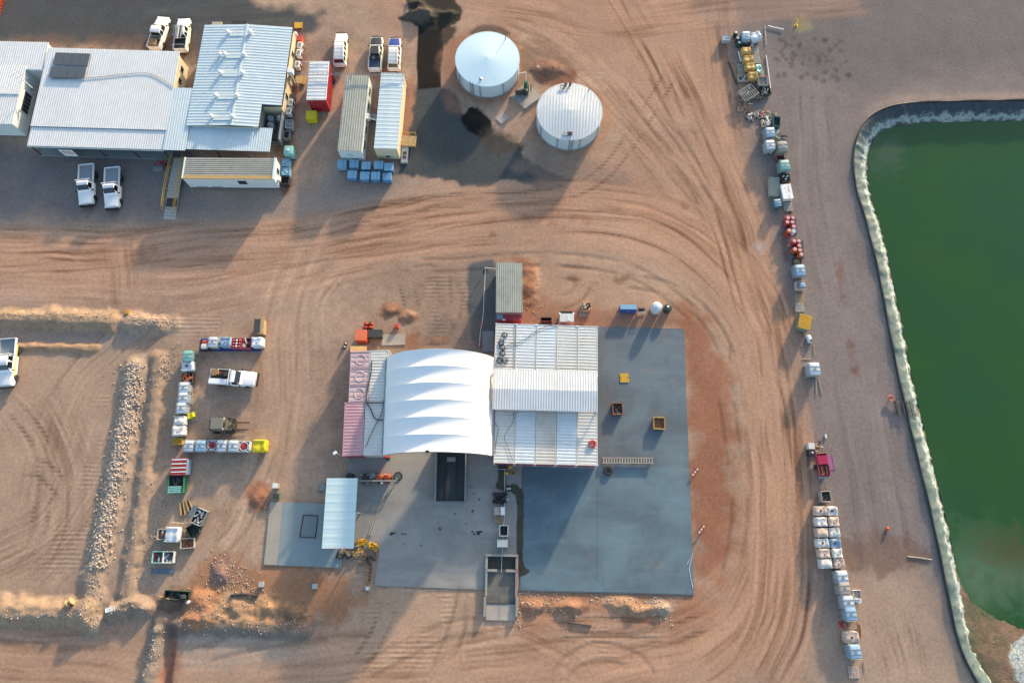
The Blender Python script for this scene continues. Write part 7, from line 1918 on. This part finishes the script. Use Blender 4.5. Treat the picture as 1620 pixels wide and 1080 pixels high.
pipe_('pale pipe lying along the west side of the yellow bags', [(1168, 82), (1170, 90), (1172, 98)], .09, m_white, .25); pipe_('second pale pipe lying along the west side of the yellow bags', [(1171, 81), (1173, 91), (1174, 97)], .06, m_ibcb, .3)
for k, (x, y) in enumerate(((1173, 107), (1175, 115))): pallet(('grey pallet stacked west of the third yellow bag', 'grey pallet stacked west of the fourth yellow bag')[k], x, y, 5, m_woodg, None)
t = bin_('open steel frame crate at the foot of the yellow bags', 1177, 123, 1.5, .8, .6, m_woodg, 2); junk(t, [m_dark, m_woodg], 6, .6, .3, .4, 3)
t = bin_('square pale framed crate of rubble east of the last yellow bag', 1207, 128, 1.2, 1.3, .8, m_concl, 0, m_concl, .7); part('rail', MB().box(0, .65, .84, 1.2, .06, .05), m_redplastic, t)
t = bin_('low crate of mixed scrap south of the rubble crate', 1211, 143, 1.3, 1.3, .5, m_dkgreen, 5); junk(t, [m_dark, m_ibcb, m_steel, m_woodg], 12, .5, .5, .35, 4)
pipe_('long white pole lying east of the scrap row', [(1212, 88), (1215, 110), (1219, 140)], .07, m_white, .12, 'pole', 'pole'); pipe_('grey pole lying north of the long white pole', [(1210, 42), (1211, 56), (1212, 71)], .05, m_steel, .12, 'pole', 'pole'); pipe_('pale pole lying across the top of the grey pole', [(1215, 41), (1226, 44), (1240, 47)], .06, m_white, .15, 'pole', 'pole'); pipe_('dark beam lying west of the scrap row', [(1153, 98), (1159, 114), (1165, 133)], .09, m_dark, .1, 'beam', 'beam')
def cage(label, px, py, sx, sy, h, a, m, n=6, seed=1):
    c = place(px, py); t = thing('wire_cage', label, 'cage', c, math.radians(a))
    for k in range(n): part('bar', MB().box(-sx / 2 + sx * k / (n - 1), 0, h, .05, sy, .05), m, t)
    for s in (-1, 1):
        part('rail', MB().box(0, s * sy / 2, h + .03, sx, .06, .06), m, t)
        for k in range(4): part('post', MB().box(-sx / 2 + sx * k / 3, s * sy / 2, h / 2, .06, .06, h), m, t)
    junk(t, [m_dark, m_steel, m_woodg, m_ibc], 8, sx / 2, sy / 2, .3, seed)
    return t
cage('tilted grey steel rack north of the tangled mesh', 1183, 148, 2.2, 1.7, .8, 35, m_woodg, 8, 2); cage('tangled dark mesh cage at the south end of the north cluster', 1180, 163, 1.6, 1.5, .6, -30, m_dark, 7, 5); cage('small mesh crate beside the tilted grey rack', 1198, 149, 1.2, 1.3, .6, 10, m_dark, 5, 7)
pipe_('dark pipe bundle under the last yellow bag', [(1185, 130), (1188, 136), (1192, 141)], .12, m_dark, .3); sheet('pinkish sheet on the road edge beside the mesh cage', 1171, 172, .85, .9, mat('pink_sheet', S(200, 158, 140), .7), 0, .05)
rows_ = [('heap of brown and grey scrap, westernmost of the low scrap line', 1190, 181, 1), ('heap of pale and purple scrap in the middle of the low scrap line', 1206, 180, 2), ('heap of dark wood scrap at the east of the low scrap line', 1222, 180, 3), ('heap of mixed scrap below the low scrap line', 1214, 192, 4)]
for lab, x, y, s_ in rows_:
    t = thing('scrap_heap', lab, 'scrap', place(x, y), s_); junk(t, [m_dark, m_wood, m_woodg, m_dkgreen, m_steel, m_fibc] + ([m_magenta] if s_ == 2 else []), 22, .75, .6, .12, s_ * 5, .3, 1.2)
pipe_('white pipe on the mixed scrap above the totes', [(1212, 184), (1215, 191), (1218, 197)], .09, m_white, .5); pipe_('tan plank standing off the mixed scrap', [(1204, 191), (1206, 198)], .08, m_tan, .3, 'plank', 'plank')
bin_('teal steel bin east of the mixed scrap', 1229, 192, .9, 1.4, .9, mat('teal_paint', S(60, 110, 116), .6), -8, m_dark, .6)
tote('bluish tote, northern of the pair west of the scrap', 1218, 210, 3, m_ibcb, None, sc=1.18); tote('bluish white tote, southern of the pair west of the scrap', 1218, 230, 3, m_ibc, None, sc=1.18)
t = thing('scrap_heap', 'heap of teal and tan scrap between the bluish totes and the cage tote', 'scrap', place(1234, 212), 1); junk(t, [m_wood, m_ibcg, m_dark, m_blue], 18, .6, .9, .15, 31, .3, .9)
tote('grey caged tote with a broken top below the teal scrap', 1237, 233, 2, m_wallgrey, None, m_concl, 1.25); t = bin_('dark red pallet box between the grey and green totes', 1235, 250, 1.0, .8, .5, m_redbox, 0, m_dark, .6)
tote('green tote north of the bottle crate', 1241, 262, 3, m_ibcg, None, sc=1.2); t = bin_('dark crate of white bottles below the green tote', 1243, 281, 1.05, 1.05, .7, m_dark, 2)
for k in range(6): part('bottle', MB().lathe([(.1, .3), (.11, .7), (.05, .8), (.05, .86)], 8, (-.25 + .25 * (k % 3), -.2 + .4 * (k // 3), 0)), m_white if k % 2 else m_dark, t)
t = sheet('long grey green lidded box west of the red lettered crate', 1225, 295, 1.35, 2.7, mat('grey_green_sheet', S(158, 164, 150), .7, dirt=DUST, damt=.2), -6, .1, 'lidded_box', 'box', .35); part('body', MB().box(0, 0, .2, 1.3, 2.6, .38), m_woodg, t)
t = thing('lettered_crate', 'white crate with faded red lettering on its lid', 'crate', vloc(G(1245, 303, .8), 0), math.radians(5)); part('body', MB().box(0, 0, .4, 1.25, 2.0, .78), m_white, t); part('lid', MB().box(0, 0, .82, 1.3, 2.05, .06), m_white, t)
for (x, y, w, h) in ((.28, .62, .07, .3), (.28, .3, .07, .2), (.3, .05, .07, .2), (.32, -.12, .07, .1), (.14, .2, .05, .25), (.1, -.75, .07, .25), (-.1, -.15, .08, .08), (-.2, .5, .05, .2)): part('lettering', MB().box(x, y, .856, w, h, .012), m_redplastic if x > .2 else m_dark, t)
tote('small blue tub with pale rim below the grey green box', 1231, 320, 6, m_bluecr2, None, m_dkgreen, .9)
pallet('dusty pallet below the red lettered crate', 1247, 327, 0, m_woodg, None); t = thing('black_hose_heap', 'black hose twist on the pallet north of the drums', 'hose', place(1249, 334)); 
for j in range(4): part('hose', MB().tube([(-.3 + .2 * i, .12 * math.sin(i * 2 + j), .2 + .05 * j) for i in range(5)], .06, 5), m_black, t)
dr = [(1247, 344, m_redplastic), (1255, 344, m_redplastic), (1246, 351, m_redplastic), (1254, 351, m_redplastic), (1256, 358, m_redplastic), (1249, 364, m_orplastic), (1256, 365, m_ibc)]
ln_ = ['red drum at the north west corner of the upper drum pallet', 'red drum at the north east corner of the upper drum pallet', 'red drum second from north on the west side of the upper drum pallet', 'red drum second from north on the east side of the upper drum pallet', 'red drum directly north of the white drum', 'orange drum beside the white drum', 'white drum at the south east of the upper drum pallet']
for (x, y, mm), lab in zip(dr, ln_): drum(lab, x, y, mm, 'drums on the upper pallet', .14)
bin_('low red tub at the foot of the upper drum pallet', 1247, 371, .6, .5, .5, m_redplastic, 5, m_redplastic, .9)
dr = [(1257, 381, m_redplastic), (1264, 381, m_redplastic), (1265, 388, m_redplastic), (1258, 394, m_orplastic), (1266, 395, m_orplastic), (1268, 402, m_orplastic)]
ln_ = ['red drum at the north west of the lower drum pallet', 'red drum at the north east of the lower drum pallet', 'red drum second from north on the east side of the lower drum pallet', 'orange drum on the west side of the lower drum pallet', 'orange drum on the east side of the lower drum pallet', 'orange drum at the south end of the lower drum pallet']
for (x, y, mm), lab in zip(dr, ln_): drum(lab, x, y, mm, 'drums on the lower pallet', .14)
for k, (x, y, a) in enumerate(((1252, 356, 3), (1263, 393, 4))):
    c = G(x, y, .1); t = thing('drum_bund', ('blue bunded pallet under the upper group of drums', 'blue and green bunded pallet under the lower group of drums')[k], 'pallet', (c.x, c.y, 0), math.radians(-a)); part('deck', MB().box(0, 0, .07, 1.35, 2.3, .13), m_blue, t); part('grate', MB().box(0, 0, .135, 1.25, 2.2, .01), (m_dark, m_dkgreen)[k], t)
pipe_('thin yellow stick lying west of the upper drums', [(1234, 378), (1240, 373)], .03, m_tan, .08, 'stick', 'stick')
t = bin_('low green wooden pallet box between drums and blue tote', 1261, 413, 1.0, .7, .4, m_dkgreen, 2, m_wood, .7); tote('blue tote below the lower drum pallet', 1265, 428, 2, m_ibcb, None, sc=1.2)
t = bin_('round edged beige tub with white sack south of the blue tote', 1267, 451, 1.1, 1.0, .8, m_fibcd, 0); part('sack', MB().rbox(.35, .35, .15, .12, (.1, 0, .8)), m_fibcb, t, True); part('liner', MB().lathe([(.4, .5), (.5, .88), (.44, .88)], 14, cap=False), m_fibcd, t)
pallet('brown timber pallet south of the beige tub', 1265, 472, 90, m_wood, None, n=8); pallet('grey timber pallet south of the brown pallet', 1265, 486, 0, m_woodg, None, n=8)
t = bin_('large yellow ribbed box turned askew in the east row', 1273, 509, 1.5, 1.8, 1.1, mat('grey_green_box', S(132, 148, 128), .6), -15)
for k in range(9): part('rib', MB().box(0, -.82 + k * .205, 1.14, 1.48, .14, .07), m_yellow, t)
part('lid', MB().box(0, 0, 1.07, 1.46, 1.76, .05), m_yellow, t)
t = thing('white_sack', 'white sack with a dark valve south of the yellow box', 'sack', place(1282, 535), .2); part('sack', MB().rbox(.3, .5, .22, .16, (0, 0, .22)), m_ibc, t, True); part('neck', MB().lathe([(.1, .4), (.16, .5), (.05, .52)], 10, (.1, -.25, 0)), m_dark, t)
pipe_('thin timber stick pointing south of the white sack', [(1287, 543), (1289, 560)], .04, m_wood, .1, 'stick', 'stick'); pipe_('short timber stick lying across the gravel west of the sack', [(1265, 547), (1280, 548)], .03, m_wood, .06, 'stick', 'stick'); pipe_('short tan stick lying north of the lone white tote', [(1269, 568), (1282, 568)], .04, m_wood, .06, 'stick', 'stick')
tote('lone white tote standing between the yellow box and the pink trailer', 1287, 584, 1, m_ibc, None, sc=1.3)
pipe_('thin pale pole lying south of the lone tote, western one', [(1291, 595), (1291, 625)], .04, m_concl, .08, 'pole', 'pole'); pipe_('thin pale pole lying south of the lone tote, eastern one', [(1294, 594), (1300, 624)], .04, m_concl, .08, 'pole', 'pole')
t = thing('fuel_pump', 'black and white pump unit west of the pink trailer', 'pump', vloc(G(1284, 710, .6), 0)); part('tank', MB().box(0, .35, .35, .7, .7, .7), m_fibc, t); part('motor', MB().box(0, -.4, .35, .8, .7, .65), m_black, t); part('gauge', MB().lathe([(.1, .7), (.1, .76), (.02, .76)], 8, (0, -.4, 0)), m_white, t)
t = thing('scrap_heap', 'heap of dusty offcuts north of the pink trailer', 'scrap', place(1296, 707), 0); junk(t, [m_wood, m_dark, m_woodg, m_fibcd], 16, .7, .8, .15, 17)
c = G(1301, 735, .6); t = thing('box_trailer', 'small magenta box trailer carrying drums and pipes', 'trailer', (c.x, c.y, 0), math.radians(4)); part('floor', MB().box(0, 0, .45, 1.2, 2.6, .1), m_magenta, t)
for s in (-1, 1): part('side', MB().box(s * .6, 0, .68, .05, 2.6, .4), m_redbox, t); w = part('wheel', MB().lathe([(.1, -.09), (.3, -.1), (.32, 0), (.3, .1), (.1, .09)], 14, axis='x'), m_black, t, loc=(s * .72, -.2, .32)); part('rim', MB().lathe([(.02, -.06), (.17, -.07), (.17, .07), (.02, .06)], 10, axis='x'), m_white, w)
part('cover', MB().box(0, .55, .9, 1.1, 1.0, .08), m_magenta, t); part('tailboard', MB().box(0, 1.3, .7, 1.2, .06, .4), mat('salmon_board', S(226, 150, 120), .6), t); part('tail_plate', MB().box(0, -1.42, .5, 1.2, .2, .06), m_wallgrey, t)
for k in range(5): part('cargo', MB().tube([(-.4 + k * .2, -.1, .62 + .05 * (k % 2)), (-.35 + k * .18, -1.15, .62)], .06, 5), (m_dark, m_yellow, m_redplastic, m_dark, m_tan)[k], t)
t = thing('white_can', 'small white can lying north east of the magenta trailer', 'can', place(1309, 689)); part('body', MB().tube([(0, -.2, .12), (0, .25, .12)], .12, 8), m_white, t); part('cap', MB().tube([(0, .25, .12), (0, .32, .12)], .05, 6), m_dark, t)
t = bin_('white rimmed bin lined with black plastic north of the bag rows', 1307, 785, 1.05, 1.15, .9, m_concl, 2, m_black, .85); pipe_('dusty stick leaning past the black lined bin', [(1314, 776), (1318, 797)], .04, m_wood, .3, 'stick', 'stick'); pipe_('thin cable curling north of the black lined bin', [(1303, 769), (1308, 775)], .03, m_dark, .1, 'cable', 'cable')
yy = [808, 825, 842, 859, 875, 891]; xl = [1299, 1300, 1301, 1302, 1304.5, 1307]; xr = [1317, 1319.5, 1320.5, 1322, 1325, 1328]
for i in range(6):
    bag('dusty white bag in the west column of the double row, %s from the north' % (ROWN + ['sixth'])[i], xl[i], yy[i], 2, m_fibcd if i in (0, 2, 4) else m_fibc, 'double row of bags', (i * 2) % 6, .48, .63, .49)
    bag(('blue topped bag in the east column of the double row' if i == 3 else 'dusty white bag in the east column of the double row, %s from the north' % (ROWN + ['sixth'])[i]), xr[i], yy[i], 2, m_fibcb if i == 3 else (m_fibc, m_fibcd)[i % 2], 'double row of bags', (i * 2 + 3) % 6, .48, .57, .49)
lt = [(1332, 913, 'grey caged tote at the north of the single file', m_ibc, 't'), (1335, 929, 'pale tote with rusty top second in the single file', m_fibcd, 't'), (1341, 952, 'white tote with dirty top third in the single file', m_ibc, 't'), (1345, 970, 'grey tote with dark top fourth in the single file', m_ibcb, 't'), (1348, 1008, 'beige bag with a hole near the south end', m_fibcd, 'b'), (1352, 1030, 'blue grey caged tote at the south end of the single file', m_ibcb, 't')]
for x, y, lab, mm, kd in lt:
    if kd == 't': tote(lab, x, y, 3, mm, 'single file of totes', sc=1.2)
    else: bag(lab, x, y, 3, mm, None, 0, .5, .7, .56)
t = bin_('small white tray crate east of the single file', 1356, 940, .85, .9, .6, m_fibc, 0, m_fibcd, .6); sheet('white flap lying below the small tray crate', 1357, 950, .8, .4, m_white, -15, .1, 'flap', 'sheet', .3)
pipe_('tan timber post lying beside the beige bag', [(1360, 985), (1362, 995), (1363, 1006)], .08, m_tan, .1, 'post', 'post'); pipe_('thin pale pole lying south of the last tote', [(1366, 1045), (1369, 1062)], .04, m_concl, .08, 'pole', 'pole'); pallet('dusty pallet just south of the last tote', 1351, 1063, 0, m_fibcd, None)
sheet('dusty timber sheet between the grey and beige single file goods', 1349, 988, 1.1, .9, mat('dusty_board', S(168, 146, 124), .9), 0, .04); t = thing('red_rag', 'small red rag west of the timber sheet', 'rag', place(1335, 988)); part('cloth', lump(.25, .35, .08, 3), m_redplastic, t); part('fold', MB().box(.1, 0, .1, .2, .3, .06, .4), m_redbox, t)
# pond furniture
c = G(1410, 630, .4); t = thing('life_ring', 'red life ring on a post at the pond crest', 'life ring', (c.x, c.y, 0)); part('ring', MB().tube([(.32 * math.cos(q * PI / 10), .32 * math.sin(q * PI / 10), .4) for q in range(20)], .08, 8, True), mat('life_ring_red', S(206, 110, 96), .6), t, True); part('post', MB().tube([(0, 0, 0), (0, .3, .4)], .05, 6), m_dark, t)
p0, p1 = G(1416, 634, .3), G(1421, 656, .3); e0, e1 = G(1444, 642, -1.0), G(1449, 660, -1.0)
t = thing('escape_net', 'dark escape net ladder hanging down the pond liner', 'net', (p0.x, p0.y, .3)); o0 = Vector((p0.x, p0.y, .3))
a_, b_ = Vector((p0.x, p0.y, .36)), Vector((p1.x, p1.y, .36)); c_, d_ = Vector((e0.x, e0.y, -.92)), Vector((e1.x, e1.y, -.92))
def netp(f, g):
    q = (a_ + (b_ - a_) * f) * (1 - g) + (c_ + (d_ - c_) * f) * g
    k_ = int(np.argmin((CR[:, 0] - q.x) ** 2 + (CR[:, 1] - q.y) ** 2)); dd = math.copysign(math.hypot(CR[k_, 0] - q.x, CR[k_, 1] - q.y), q.x - CR[k_, 0])
    return Vector((q.x, q.y, .27 - .62 * max(dd, 0) + (.34 if dd > -.3 else .08))) - o0
for k in range(7): part('strand', MB().tube([netp(k / 6, g / 8) for g in range(9)], .028, 4), m_dark, t)
for k in range(11): part('rung', MB().tube([netp(f / 4, k / 10) for f in range(5)], .03, 4), m_steel if k % 2 else m_dark, t)
part('anchor_bar', MB().tube([netp(-.05, -.04), netp(1.05, -.04)], .08, 5), m_black, t)
pipe_('white discharge pipe reaching over the liner above the mud shelf', [(1436, 880), (1456, 882), (1474, 885)], .06, m_concl, .07)
c = place(1407, 836); t = thing('orange_float', 'small orange float on the gravel near the discharge pipe', 'float', c); part('ball', MB().lathe([(.02, 0), (.18, .08), (.22, .2), (.18, .32), (.02, .4)], 12), m_orplastic, t, True); part('eye', MB().tube([(0, 0, .38), (0, 0, .5)], .03, 5), m_dark, t)

sheet('flat magenta tarpaulin sheet lying on the gravel east of the box trailer', 1313, 731, .8, 1.75, mat('faded_magenta_sheet', S(176, 104, 158), .8, var=.1, dirt=S(150, 136, 134), damt=.5, dscale=1.2), 4, .02, 'tarpaulin', 'sheet', .005)
